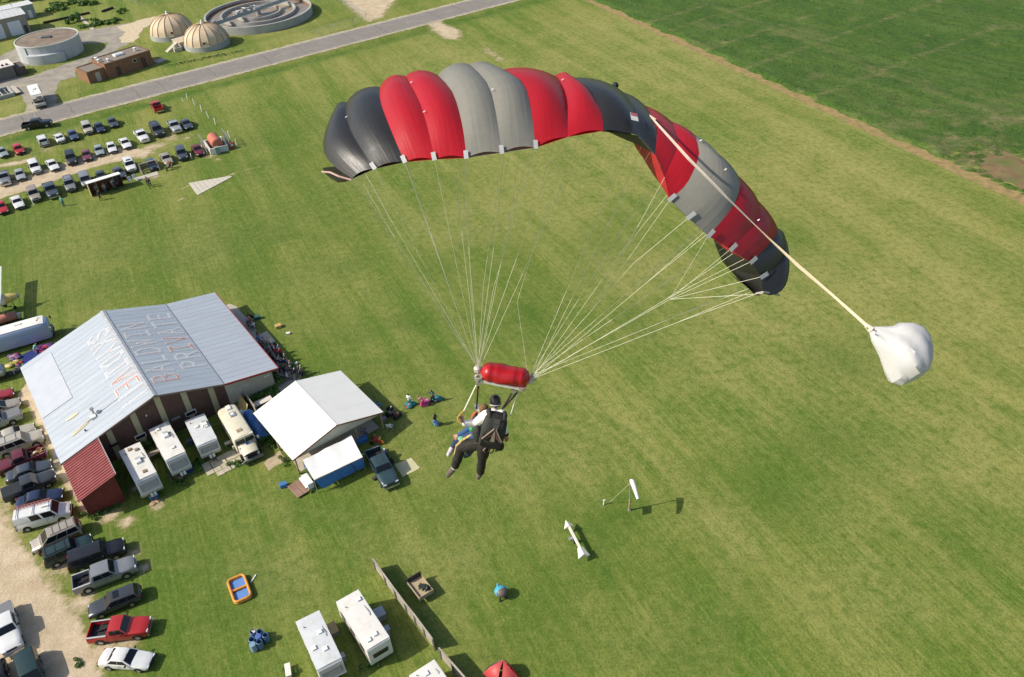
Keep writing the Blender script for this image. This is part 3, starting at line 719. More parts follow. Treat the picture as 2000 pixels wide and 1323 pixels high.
part('strap', MB().bar(bt[1].lerp(bt[0], .25)+Vector((0, -.06, 0)), bt[2].lerp(bt[3], .22)+Vector((0, -.09, .05)), .12, .03), dark, awn)

# boxes and ramp at the awning's left end
def crate(name, label, cat, px, z, h, mat, group=None):
    c, a, L_, W_ = rect(*px, z); c.z = 0
    t = thing(name, label, cat, c, a, group)
    return t, L_, W_
t, L_, W_ = crate('chest_freezer', 'white chest freezer at the left end of the white awning', 'freezer', ((588, 930.5), (598, 924), (611.5, 942), (601, 948)), .95, .95, white)
part('body', MB().box((0, 0, .44), (L_, W_, .88)), white, t); part('lid', MB().box((0, 0, .92), (L_+.04, W_+.04, .08)), offw, t)
part('handle', MB().box((L_/2*.2, -W_/2-.03, .86), (.25, .04, .05)), grey, t)
t, L_, W_ = crate('white_bench', 'narrow pale bench between the freezer and the brown ramp', 'bench', ((583.5, 934.5), (587, 932), (601, 951), (597.5, 954)), .5, .5, white)
part('seat', MB().box((0, 0, .48), (L_, W_, .06)), white, t)
for s in (-1, 1): part('leg', MB().box((s*L_*.4, 0, .225), (.06, W_*.8, .45)), white, t)
rp = [G(u, v, .25) for u, v in ((561, 951), (583.5, 935), (604, 957), (582, 973.5))]
rc, ra, rL, rW = rect((561, 951), (583.5, 935), (604, 957), (582, 973.5), .25); rc.z = 0
t = thing('wooden_ramp', 'reddish brown plank platform on the grass left of the freezer', 'ramp', rc, ra)
plk = M('brown_planks', (.25, .15, .105), .8, .2, 1.5, dirt=(.33, .22, .17), dscale=1, damt=.5, stretch=(.4, 3, 1))
for k in range(8):
    part('plank', MB().box((0, -rW/2+(k+.5)*rW/8, .22), (rL, rW/8-.02, .05)), plk, t)
for s in (-1, 1): part('joist', MB().box((s*rL*.38, 0, .097), (.1, rW*.95, .19)), timber, t)
# ================================================================== TREATMENT PLANT BEYOND THE ROAD
conc = M('tank_concrete', (.36, .365, .345), .85, .10, .7, bump=.2, bscale=4, dirt=(.26, .27, .26), dscale=.5, damt=.6)
concl = M('light_concrete', (.46, .42, .345), .85, .10, .8, bump=.2, bscale=4, dirt=(.34, .30, .24), dscale=.7, damt=.6)
TZ = lambda x, y, z, a=0: Matrix.Translation((x, y, z)) @ Matrix.Rotation(a, 4, 'Z')
# --- covered tank
t = thing('storage_tank', 'round pale blue grey tank with flat brown roof in the plant yard', 'tank', (-113.3, 225.8, 0))
tw = M('tank_wall_paint', (.44, .465, .475), .7, .10, .35, dirt=(.33, .36, .38), dscale=.25, damt=.6)
n = 26; Rt = 7.7
for k in range(n):
    a0 = 2*math.pi*k/n; a1 = 2*math.pi*(k+1)/n-.004; mb = MB(); P = []
    for s in range(4):
        a = a0+(a1-a0)*s/3; P.append([(Rt*math.cos(a), Rt*math.sin(a), 0), (Rt*math.cos(a), Rt*math.sin(a), 4.25)])
    mb.grid(P); part('wall_panel', mb, tw, t, 40)
part('rim', MB().lathe([(Rt-.35, 4.05), (Rt+.06, 4.05), (Rt+.06, 4.35), (Rt-.2, 4.35), (Rt-.25, 4.1)], 64, cap=(False, False)), M('rim_paint', (.52, .53, .50), .7), t, 30)
part('roof', MB().lathe([(0.01, 4.34), (Rt-.5, 4.22), (Rt-.15, 4.2)], 64, cap=(True, False)), M('brown_roof_gravel', (.20, .155, .115), .95, .2, .6, bump=.4, bscale=6, dirt=(.28, .23, .18), dscale=.3, damt=.6), t)
part('hatch', MB().box((.3, -.2, 4.5), (2.1, 1.1, .35)), M('dark_hatch', (.10, .11, .12), .6), t)
part('hatch', MB().box((-1.5, -.1, 4.42), (.6, 1.0, .2)), grey, t)
mb = MB(); P = []
for k in range(13):
    a = R(-108)+R(62)*k/12; r_ = Rt+.85
    P.append([(r_*math.cos(a), r_*math.sin(a), 0), (r_*math.cos(a), r_*math.sin(a), 2.3), ((Rt-.1)*math.cos(a), (Rt-.1)*math.sin(a), 2.45)])
mb.grid(P)
for k in (0, 12):
    a = R(-108)+R(62)*k/12; c_, s_ = math.cos(a), math.sin(a); r_ = Rt+.85
    mb.add([(r_*c_, r_*s_, 0), (r_*c_, r_*s_, 2.3), ((Rt-.1)*c_, (Rt-.1)*s_, 2.45), ((Rt-.1)*c_, (Rt-.1)*s_, 0)], [(0, 1, 2, 3)])
part('pipe_gallery', mb, tw, t, 30)
a = R(-110); part('drain_pipe', MB().tube([((Rt+.1)*math.cos(a), (Rt+.1)*math.sin(a), 0), ((Rt+.1)*math.cos(a), (Rt+.1)*math.sin(a), 4.2)], .09, 6), M('dark_pipe', (.10, .14, .14), .6), t)

# --- clarifier
CX_, CY_ = -62.86, 243.9
t = thing('clarifier_basin', 'huge open round concrete basin with walkway bridge over ringed channels', 'basin', (CX_, CY_, 0))
part('outer_wall', MB().lathe([(14.58, 0), (14.58, 2.05), (14.1, 2.05), (14.1, .4)], 96, cap=(False, False)), conc, t, 30)
sludge = M('sludge_water', (.235, .185, .145), .35, .18, .35, dirt=(.30, .26, .23), dscale=.25, damt=.7, bump=.1, bscale=1)
part('outer_channel_water', MB().lathe([(10.2, 1.05), (14.1, 1.05)], 96, cap=(False, False)), sludge, t)
part('middle_channel_water', MB().lathe([(6.1, .95), (10.0, .95)], 80, cap=(False, False)), M('clear_sludge', (.29, .225, .155), .3, .2, .4, dirt=(.22, .18, .14), dscale=.3, damt=.6), t)
part('inner_basin_water', MB().lathe([(.5, 1.0), (6.0, 1.0)], 64, cap=(False, False)), sludge, t)
for r_ in (10.2, 6.1):
    part('ring_wall', MB().lathe([(r_, .3), (r_, 1.85), (r_-.35, 1.85), (r_-.35, .3)], 80, cap=(False, False)), conc, t, 30)
redr = M('launder_rust', (.30, .14, .07), .8, .2, 2)
part('launder', MB().lathe([(14.08, 1.4), (13.75, 1.4), (13.75, 1.25)], 90, cap=(False, False)), redr, t)
part('centre_column', MB().lathe([(.7, 0), (.7, 2.6), (.9, 2.6), (.9, 2.9), (.01, 2.9)], 16), grey, t)
pA = G(424, 47, 2.2); pB = G(586, -9, 2.2); bd = heading(pA, pB)
bm_ = M('bridge_steel', (.33, .38, .385), .5, .08, 1, metal=.3)
bl = Matrix.Translation((0, -1.2, 0)) @ Matrix.Rotation(bd, 4, 'Z')
mb = MB(); mb.box((0, 0, 2.45), (29.6, 1.2, .18), T=bl); part('bridge_deck', mb, bm_, t)
for s in (-1, 1):
    mb = MB(); mb.box((0, s*.6, 2.75), (29.6, .08, .35), T=bl)
    part('bridge_girder', mb, M('bridge_girder_steel', (.22, .27, .28), .5), t)
    mb = MB()
    for k in range(16): mb.box((-14.4+k*1.92, s*.6, 3.2), (.05, .05, .9), T=bl)
    mb.box((0, s*.6, 3.62), (29.6, .05, .05), T=bl); part('handrail', mb, grey, t)
part('drive_unit', MB().box((0, 0, 2.95), (1.6, 1.1, .8), T=bl), grey, t)
part('control_box', MB().box((-13.8, .3, 3.0), (.8, .7, .9), T=bl), conc, t)
whs = M('white_pipe', (.60, .57, .52), .5, .06)
rr = random.Random(8)
for k in range(22):
    a = R(85+rr.uniform(0, 130)); r0 = rr.uniform(5.6, 9.6); r1 = r0-rr.uniform(2.2, 3.6); a1 = a+rr.uniform(-.08, .08)
    part('scraper_rod', MB().tube([(r0*math.cos(a), r0*math.sin(a), 1.35), (r1*math.cos(a1), r1*math.sin(a1), 1.75)], .07, 5), whs, t)
for k in range(9):
    a = R(-20+k*7); part('weir_bracket', MB().bar((5.2*math.cos(a+.6), 5.2*math.sin(a+.6), 1.3), (6.0*math.cos(a+.6), 6.0*math.sin(a+.6), 1.8), .08, .08), redr, t)
for a_, h in ((R(203), 1.5), (R(238), 1.6)):
    mb = MB(); mb.box((15.3*math.cos(a_), 15.3*math.sin(a_), h/2), (1.6, 2.2, h), rz=a_); part('inlet_box', mb, concl, t)
    mb = MB(); mb.box((16.12*math.cos(a_), 16.12*math.sin(a_), h*.55), (.06, .9, h*.7), rz=a_); part('inlet_gate', mb, M('dark_gate', (.12, .13, .12), .7), t)

# --- domed tanks
dgold = [M('dome_tan_%d' % k, c, .6, .06, 1.2, dirt=(.47, .34, .19), dscale=.8, damt=.5) for k, c in enumerate([(.55, .44, .30), (.52, .41, .275), (.57, .46, .32)])]
drib = M('dome_rib_brown', (.30, .19, .085), .6, .1)
def dome(x, y, label, doorang):
    t = thing('domed_digester', label, 'domed tank', (x, y, 0), 0, 'domed tanks')
    part('base_wall', MB().lathe([(5.72, 0), (5.72, 1.25), (5.3, 1.25)], 64, cap=(False, False)), conc, t, 30)
    ng = 16; prof = [(5.55*math.cos(p)**.9 if p < 1.56 else .05, 1.2+4.3*math.sin(p)**1.0) for p in np.linspace(0.0, 1.5, 9)]
    for k in range(ng):
        a0 = 2*math.pi*k/ng; a1 = 2*math.pi*(k+1)/ng; P = []
        for s in range(5):
            a = a0+(a1-a0)*s/4; P.append([(r_*math.cos(a)*(1-.02*math.sin(math.pi*s/4)), r_*math.sin(a)*(1-.02*math.sin(math.pi*s/4)), z) for r_, z in prof])
        part('dome_panel', MB().grid(P), dgold[(k*5+k//4) % 3], t, 50)
        part('rib', MB().tube([(r_*1.004*math.cos(a0), r_*1.004*math.sin(a0), z+.02) for r_, z in prof], .085, 5), drib, t)
    part('finial', MB().lathe([(.42, 5.35), (.42, 5.7), (.25, 5.75), (.25, 6.2), (.05, 6.45)], 12), white, t)
    a = R(doorang); mb = MB(); mb.box((4.95*math.cos(a), 4.95*math.sin(a), 2.1), (.9, .7, .7), rz=a); part('hatch', mb, dgold[0], t)
    mb = MB(); mb.box((5.42*math.cos(a), 5.42*math.sin(a), 2.1), (.06, .45, .45), rz=a); part('hatch_opening', mb, dark, t)
    return t
dome(-84.2, 234.1, 'tan ribbed dome tank farther left, beside the gravel apron', -72)
dome(-72.4, 223.4, 'tan ribbed dome tank nearer right, closest to the road', -80)
t = thing('valve_house', 'low flat concrete annex joining the two tan dome tanks', 'annex', (-78.3, 224.4, 0), R(40))
part('wall', MB().box((0, 0, .85), (4.6, 4.2, 1.7)), concl, t); part('roof', MB().box((0, 0, 1.76), (4.9, 4.5, .12)), M('annex_roof', (.50, .40, .29), .9, .1), t)
part('door', MB().box((-.6, -2.13, .75), (.9, .06, 1.4)), dark, t)
part('stair', MB().add([(-2.3, -1.2, 1.7), (-2.3, .2, 1.7), (-5.6, .2, 0.02), (-5.6, -1.2, 0.02), (-2.3, -1.2, .02), (-2.3, .2, .02)], [(0, 1, 2, 3), (0, 3, 4), (1, 5, 2), (3, 2, 5, 4)]), concl, t)
t = thing('hatch_box', 'small grey concrete box on the grass beside the nearer tan dome', 'box', G(97.5*4+0, 98) if False else G(386//4*4-36, 100), R(30))
part('body', MB().box((0, 0, .5), (1.9, 1.5, 1.0)), concl, t); part('grate', MB().box((.1, 0, 1.02), (1.2, .9, .05)), dark, t)

# --- brick pump house
brick = M('brick_brown', (.245, .125, .070), .85, .12, 1.0, bump=.3, bscale=9, dirt=(.19, .10, .06), dscale=.7, damt=.5)
roofb = M('roof_gravel', (.215, .180, .145), .95, .15, .8, bump=.3, bscale=6)
pa, pb, pcx = G(203, 126, 3.5), G(292, 98, 3.5), G(262, 89, 3.5)
bc = (pa+pb)/2; bph = heading(pa, pb); bL = (pb-pa).length
dv = Vector((-math.sin(bph), math.cos(bph), 0)); bW = (pcx-pb).dot(dv)
t = thing('pump_house', 'low brown brick building with flat gravel roof and white vents', 'building', (bc.x, bc.y, 0), bph)
def brickbox(x0, x1, y0, y1, h, root):
    L_, W_ = x1-x0, y1-y0
    for nm, c, d in (('wall', ((x0+x1)/2, y0+.15, h/2), (L_, .3, h)), ('wall', ((x0+x1)/2, y1-.15, h/2), (L_, .3, h)), ('wall', (x0+.15, (y0+y1)/2, h/2), (.3, W_-.6, h)), ('wall', (x1-.15, (y0+y1)/2, h/2), (.3, W_-.6, h))):
        part(nm, MB().box(c, d), brick, root)
    part('roof', MB().box(((x0+x1)/2, (y0+y1)/2, h-.2), (L_-.6, W_-.6, .1)), roofb, root)
    part('coping', MB().add([(x0-.05, y0-.05, h+.003), (x1+.05, y0-.05, h+.003), (x1+.05, y1+.05, h+.003), (x0-.05, y1+.05, h+.003), (x0+.32, y0+.32, h+.003), (x1-.32, y0+.32, h+.003), (x1-.32, y1-.32, h+.003), (x0+.32, y1-.32, h+.003)], [(0, 1, 5, 4), (1, 2, 6, 5), (2, 3, 7, 6), (3, 0, 4, 7)]), M('brown_coping', (.16, .10, .07), .7), root)
brickbox(-bL/2, bL/2, 0, bW, 3.5, t)
brickbox(-bL/2-4.4, -bL/2-.01, .6, bW-.3, 2.75, t)
part('door', MB().box((-bL/2+2.9, -.03, 1.05), (1.0, .06, 2.1)), M('dark_door', (.07, .05, .045), .6), t)
part('door', MB().box((-bL/2-2.0, .57, 1.05), (1.1, .06, 2.1)), M('pale_door', (.48, .42, .36), .6), t)
wn = part('window', MB().box((bL/2-4.4, -.02, 2.2), (.9, .06, .8)), white, t); part('pane', MB().box((bL/2-4.4, -.055, 2.2), (.75, .03, .66)), dark, wn)
part('pipe_rack', MB().box((bL/2-2.6, -.2, 1.4), (.12, .3, 2.6)).box((bL/2-2.0, -.2, 1.2), (.12, .3, 2.2)), M('dark_pipe2', (.05, .055, .06), .5), t)
for x, y, h in ((-bL/2+.5, bW*.72, .6), (-bL/2+.2, bW*.45, .6), (-bL/2+1.9, bW*.25, .5), (bL/2-2.2, bW*.45, .7)):
    part('roof_vent', MB().lathe([(.3, 3.3), (.3, 3.3+h), (.42, 3.3+h), (.42, 3.45+h), (.01, 3.6+h)], 10, T=Matrix.Translation((x, y, 0))), white, t)
sk = part('skylight', MB().box((-.4, bW*.55, 3.5), (2.2, 1.6, .5)), white, t)
part('skylight_glass', MB().box((-.4, bW*.55, 3.77), (1.7, 1.1, .06)), M('milky_glass', (.5, .54, .54), .3), sk)
for k in range(3): part('ramp_slab', MB().box((bL/2+1.3+k*.9, .8+k*.2, .06), (.86, 2.4, .1)), conc, t)

# --- metal maintenance building at the left edge
mwall = M('taupe_metal_wall', (.27, .255, .215), .6, .05, 1)
mroof = M('pale_metal_roof', (.58, .58, .57), .5, .05, 1, dirt=(.5, .5, .5), dscale=.5, damt=.4)
p0 = G(47.4, 26.6, 5.0); p1 = G(0, 37.5, 5.0); mph = heading(p1, p0)
t = thing('maintenance_building', 'taupe metal building with pale roof and white overhead doors at top left', 'building', (p0.x, p0.y, 0), mph)
Lm, Wm = 16, 8.2
for nm, c, d in (('front_wall', (-Lm/2, .1, 2.45), (Lm, .2, 4.9)), ('end_wall', (-.1, Wm/2, 2.45), (.2, Wm-.4, 4.9)), ('rear_wall', (-Lm/2, Wm-.1, 2.45), (Lm, .2, 4.9))):
    part(nm, MB().box(c, d), mwall, t)
for k in range(13):
    x0 = -Lm-.2+k*1.27
    part('roof_panel', MB().grid([[(x0, -.3, 4.95), (x0, Wm/2, 5.75), (x0, Wm+.3, 4.95)], [(x0+1.24, -.3, 4.95), (x0+1.24, Wm/2, 5.75), (x0+1.24, Wm+.3, 4.95)]]), mroof, t)
for x in (-3.5, -8.2):
    dr = part('overhead_door', MB().box((x, -.03, 1.85), (3.3, .06, 3.7)), M('door_white', (.62, .66, .72), .4), t)
    for k in range(5): part('door_panel', MB().box((x, -.075, .38+k*.74), (3.2, .03, .68)), M('door_white', (.62, .66, .72), .4), dr)
part('side_door', MB().box((-1.0, -.03, 1.05), (.95, .06, 2.1)), M('dark_door', (.07, .05, .045), .6), t)
part('flue', MB().tube([(-1.6, Wm/2+.6, 5.6), (-1.6, Wm/2+.6, 7.0), (-2.2, Wm/2+.6, 7.2)], .12, 6), white, t)
p2 = G(63, 6, 4.0); t = thing('storage_shed', 'blue grey flat shed behind the taupe metal building', 'shed', (p2.x, p2.y, 0), mph)
part('wall', MB().box((-6, 3, 1.8), (12, 5, 3.6)), M('bluegrey_wall', (.27, .32, .33), .6), t); part('roof', MB().box((-6, 3, 3.7), (12.4, 5.4, .16)), mroof, t)
part('door', MB().box((-1.5, .48, 1.1), (1.0, .06, 2.2)), white, t)
# --- square structure with white roof and its pit, left edge
p3 = G(25, 126, 3.0); t = thing('filter_house', 'small white roofed structure left of the tank at the picture edge', 'building', (p3.x, p3.y, 0), mph)
part('wall', MB().box((-4.3, 2.4, 1.4), (8.2, 5.2, 2.8)), M('filter_wall', (.16, .15, .13), .8), t); part('roof', MB().box((-4.2, 2.6, 2.9), (8.8, 6.0, .2)), M('pinkish_white_roof', (.66, .60, .54), .7, .06, 1), t)
for x in (-1.2, -2.2): part('roof_vent', MB().box((x, .8, 3.15), (.5, .5, .35)), dark, t)
part('side_lean', MB().box((1.2, 2.4, 1.0), (2.4, 4.5, 2.0)), M('dark_timber', (.10, .085, .07), .8), t)
p4 = G(14, 178, .6); t = thing('settling_pit', 'rectangular open pit with dark pipework and pale kerb at the left edge', 'pit', (p4.x, p4.y, 0), mph)
part('floor', MB().box((-4, 0, .05), (9, 5.4, .1)), M('pit_water', (.05, .06, .06), .3), t)
for c, d in (((.7, 0, .4), (.4, 6.2, .8)), ((-4, -2.9, .4), (9.0, .4, .8)), ((-4, 2.9, .4), (9.0, .4, .8))): part('kerb', MB().box(c, d), conc, t)
for k in range(5): part('pipe', MB().tube([(-.2-k*1.2, -2.5, .45), (-.2-k*1.2, 2.5, .45)], .09, 6), whs if k % 2 else grey, t)
part('walkway', MB().box((1.7, 0, .5), (1.1, 6.2, .12)), concl, t)
for k, (u, v) in enumerate(((48, 148), (49, 146))): pass

# ------------------------------------------------------------------ vegetation built from leaf faces
leafm = [M('leaf_green_%d' % i, c, .6, .35, 1.5, spec=.25) for i, c in enumerate([(.045, .115, .018), (.065, .145, .022), (.035, .085, .018), (.095, .16, .03), (.12, .085, .055)])]
def leaf_mesh(name, n, sx, sy, sz, size, mats, seed, lift=0.0, lump=5):
    rr = random.Random(seed); mb = MB()
    cs = [Vector((rr.gauss(0, .5)*sx, rr.gauss(0, .5)*sy, sz*(.3+.6*rr.random()))) for _ in range(lump)]
    for k in range(n):
        c = cs[rr.randrange(lump)]; d = Vector((rr.gauss(0, 1), rr.gauss(0, 1), rr.gauss(0, 1))).normalized()
        p = c + Vector((d.x*sx*.42, d.y*sy*.42, d.z*sz*.36))*rr.uniform(.65, 1.0)
        if p.z < .03: p.z = abs(p.z)+.03
        nrm = (d+Vector((rr.gauss(0, .5), rr.gauss(0, .5), rr.gauss(.3, .5)))).normalized()
        u = nrm.orthogonal().normalized(); q = nrm.cross(u); s = size*rr.uniform(.6, 1.4)
        an = rr.uniform(0, 6.28); u2 = u*math.cos(an)+q*math.sin(an); q2 = nrm.cross(u2)
        mb.add([p-u2*s*.5, p+q2*s*.32, p+u2*s*.6, p-q2*s*.32], [(0, 1, 2, 3)], rr.choices(range(len(mats)), [3, 2, 2, 1][:len(mats)])[0])
    return mb.mesh(name, mats)
LM = {
 'bush': leaf_mesh('foliage', 900, 1.5, 1.5, 1.7, .32, leafm[:4], 1),
 'bush2': leaf_mesh('foliage', 800, 1.9, 1.3, 1.3, .30, [leafm[2], leafm[0], leafm[1], leafm[3]], 2, lump=6),
 'weed': leaf_mesh('foliage', 320, .8, .8, .7, .20, [leafm[1], leafm[3], leafm[0], leafm[2]], 3, lump=4),
 'low': leaf_mesh('foliage', 420, 1.4, .8, .4, .20, [leafm[1], leafm[0], leafm[3], leafm[2]], 4, lump=7),
 'rust': leaf_mesh('foliage', 1000, 2.2, 2.2, 3.6, .45, [leafm[4], leafm[4], leafm[2], leafm[1]], 5, lump=6),
}
stemm = M('stem_bark', (.12, .085, .05), .9)
def plant(kind, name, label, cat, loc, sc=1.0, rz=0.0, group=None):
    t = thing(name, label, cat, loc, rz, group)
    f = link('foliage', LM[kind], t); f.scale = (sc, sc, sc)
    rr = random.Random(int(loc[0]*13+loc[1]*7))
    mb = MB(); h = {'bush': 1.2, 'bush2': 1.0, 'weed': .5, 'low': .25, 'rust': 2.6}[kind]*sc
    for k in range(3):
        a = rr.uniform(0, 6.28); mb.tube([(0.05*math.cos(a), .05*math.sin(a), -.02), (.25*h*math.cos(a), .25*h*math.sin(a), h)], [.05*sc, .02*sc], 5)
    part('stem', mb, stemm, t)
    return t
for k, (u, v, kd, s, lb) in enumerate([
    (143, 44, 'bush', 1.25, 'dark green bush in the timber edged plot behind the tank'),
    (236, 26, 'bush2', .8, 'pale green bush at the right end of the plot behind the tank'),
    (195, 48, 'low', 2.6, 'spreading low bush at the middle of the plot by the drive'),
    (213, 45, 'low', 2.4, 'low bush nearest the gravel apron in the plot'),
    (224, 41, 'low', 2.2, 'low bush between the gravel apron and the pale green bush'),
    (160, 55, 'low', 2.0, 'low bush beside the drive behind the tank roof'),
    (98, 22, 'low', 2.2, 'dark shrub at the corner of the blue grey shed')]):
    plant(kd, 'shrub', lb, 'shrub', G(u, v), s, k*1.3, 'shrubs in the plant yard')
for k, (u, v, s) in enumerate([(15, 2, 1.1), (45, 4, 1.0), (70, -6, 1.2), (95, -4, .9), (118, -8, 1.1), (150, -10, 1.0), (172, -6, .8), (30, -10, 1.2), (190, -12, .9), (135, -12, .9)]):
    plant('rust', 'tall_brush', ['reddish brown brush along the top left picture edge'][0], 'brush', G(u, v), s, k*2.1, 'reddish brush at the top left edge')
for k, (u, v) in enumerate([(105, 12), (140, 8), (165, 10), (185, 8), (120, 18)]):
    plant('low', 'ground_shrub', 'low green clump on the bank below the reddish brush', 'shrub', G(u, v), 2.6, k*1.1, 'low clumps below the reddish brush')
# raised bed borders
for k, (a, b, lb) in enumerate([((85, 47), (176, 27), 'long dark timber edge along the back of the planted plot'), ((199, 25), (222, 17), 'short dark timber edge at the far corner of the plot'), ((153, 31), (183, 59), 'pale plank path edge crossing the planted plot')]):
    pa_, pb_ = G(*a), G(*b); t = thing('garden_edge', lb, 'garden edging', (pa_+pb_)/2, heading(pa_, pb_))
    nn = max(2, int((pb_-pa_).length/3.5)); Lg = (pb_-pa_).length
    for i in range(nn): part('board', MB().box((-Lg/2+(i+.5)*Lg/nn, .04*(i % 2), .3 if k < 2 else .06), (Lg/nn-.06, .3 if k < 2 else .9, .6 if k < 2 else .12)), M('dark_sleeper', (.055, .045, .032), .9, .2) if k < 2 else concl, t)
# fence lines in the plant (thin posts with wire)
wire = M('galvanised_wire', (.42, .44, .44), .5, .1, metal=.3)
def wirefence(px, label, h=1.9, sp=5.0):
    pts = [G(*p) for p in px]; t = thing('chain_link_fence', label, 'fence', pts[0])
    for a, b in zip(pts[:-1], pts[1:]):
        n_ = max(1, int((b-a).length/sp))
        for i in range(n_+1):
            p = a.lerp(b, i/n_)-pts[0]; part('post', MB().tube([(p.x, p.y, 0), (p.x, p.y, h)], .05, 6), wire, t)
        part('top_rail', MB().tube([(a-pts[0])+Vector((0, 0, h-.03)), (b-pts[0])+Vector((0, 0, h-.03))], .03, 5), wire, t)
        mb = MB(); d = (b-a); L_ = d.length; q = int(L_/.8)
        for i in range(q):
            s0, s1 = a.lerp(b, i/q)-pts[0], a.lerp(b, min(1, (i+1.6)/q))-pts[0]
            mb.bar(s0+Vector((0, 0, .05)), s1+Vector((0, 0, h-.1)), .012, .012); mb.bar(s1+Vector((0, 0, .05)), s0+Vector((0, 0, h-.1)), .012, .012)
        o = part('mesh_wire', mb, wire, t); o['kind'] = 'stuff'
wirefence([(640, -12), (716, 39), (690, 50), (620, 72)], 'chain link fence corner by the tan drive right of the round basin')
wirefence([(255, 3), (272, 12), (390, 0)], 'chain link fence on the grass left of the round basin')
mb = MB(); rr = random.Random(4); a, b = G(326, 131), G(472, 101)
for i in range(260):
    p = a.lerp(b, rr.random()); p += Vector((rr.gauss(0, .35), rr.gauss(0, .35), 0)); mb.add([p+Vector((rr.uniform(-.4, .4), rr.uniform(-.2, .2), rr.uniform(.1, .5))) for _ in range(3)], [(0, 1, 2)])
o = link('ditch_grass', mb.mesh('ditch_grass', leafm[2])); o['kind'] = 'stuff'
# ================================================================== VEHICLES
def paint(name, col, metal=0.15, rough=.28): return M('paint_'+name, col, rough, .05, 1.0, metal=metal, spec=.5, coat=.4, dirt=tuple(c*.8+.03 for c in col), dscale=1.2, damt=.35)
glass = M('car_glass', (.012, .015, .018), .10, .05, spec=.35)
tyre = M('tyre_rubber', (.018, .018, .018), .85, .1)
rimm = M('wheel_alloy', (.45, .45, .46), .35, .05, metal=.7)
plast = M('black_plastic', (.022, .022, .024), .6, .1)
chrome = M('chrome_trim', (.60, .60, .60), .2, .03, metal=.9)
lampw = M('headlamp_glass', (.55, .57, .58), .12, .02, spec=.8)
lampr = M('tail_lamp_red', (.33, .02, .015), .2, .05)
lampo = M('turn_lamp_amber', (.55, .20, .03), .25, .05)
bodydef = paint('base', (.5, .5, .5))

VK = {  # L, W, H, hood z, cowl z, belt z, deck z, windscreen base x, top x, rear top x, rear base x, wheel radius, axle x front/rear
 'sedan':   dict(L=4.85, W=1.80, H=1.42, hood=.80, cowl=.95, belt=.97, deck=1.00, wb=.92, wt=.22, rt=-.95, rb=-1.62, r=.32, ax=(1.45, -1.38)),
 'compact': dict(L=4.35, W=1.70, H=1.42, hood=.82, cowl=.96, belt=.97, deck=1.02, wb=.85, wt=.18, rt=-1.10, rb=-1.62, r=.30, ax=(1.32, -1.28)),
 'hatch':   dict(L=4.05, W=1.70, H=1.45, hood=.84, cowl=.98, belt=.98, deck=1.00, wb=.85, wt=.20, rt=-1.45, rb=-1.92, r=.30, ax=(1.25, -1.25)),
 'wagon':   dict(L=4.85, W=1.80, H=1.50, hood=.84, cowl=.97, belt=.99, deck=1.02, wb=.90, wt=.22, rt=-1.95, rb=-2.30, r=.32, ax=(1.42, -1.38)),
 'suv':     dict(L=4.75, W=1.86, H=1.78, hood=1.05, cowl=1.13, belt=1.14, deck=1.16, wb=.90, wt=.42, rt=-2.08, rb=-2.30, r=.37, ax=(1.42, -1.40)),
 'bigsuv':  dict(L=5.45, W=2.00, H=1.92, hood=1.14, cowl=1.22, belt=1.22, deck=1.24, wb=1.12, wt=.62, rt=-2.45, rb=-2.64, r=.40, ax=(1.70, -1.58)),
 'minivan': dict(L=4.95, W=1.92, H=1.76, hood=.98, cowl=1.12, belt=1.08, deck=1.10, wb=1.45, wt=.62, rt=-2.15, rb=-2.40, r=.33, ax=(1.60, -1.42)),
 'van':     dict(L=5.50, W=2.02, H=2.08, hood=1.14, cowl=1.30, belt=1.26, deck=1.28, wb=1.72, wt=1.18, rt=-2.58, rb=-2.70, r=.37, ax=(1.78, -1.70)),
 'pickup':  dict(L=5.55, W=1.98, H=1.80, hood=1.10, cowl=1.18, belt=1.18, deck=1.18, wb=.98, wt=.50, rt=-.62, rb=-.80, r=.39, ax=(1.75, -1.62), bed=-.86),
 'crew':    dict(L=5.95, W=2.02, H=1.86, hood=1.14, cowl=1.22, belt=1.22, deck=1.22, wb=1.12, wt=.66, rt=-.98, rb=-1.14, r=.41, ax=(1.92, -1.72), bed=-1.20),
}
def body_sec(x, w, zt, zb=.28, crown=.03):
    h = [(0, zt+crown), (.55*w, zt+crown*.8), (.86*w, zt-.01), (.97*w, zt-.10), (1.0*w, zt-.26), (1.0*w, zb+.22), (.96*w, zb+.04), (.80*w, zb)]
    return [(x, y, z) for y, z in h] + [(x, -y, z) for y, z in reversed(h[1:])]
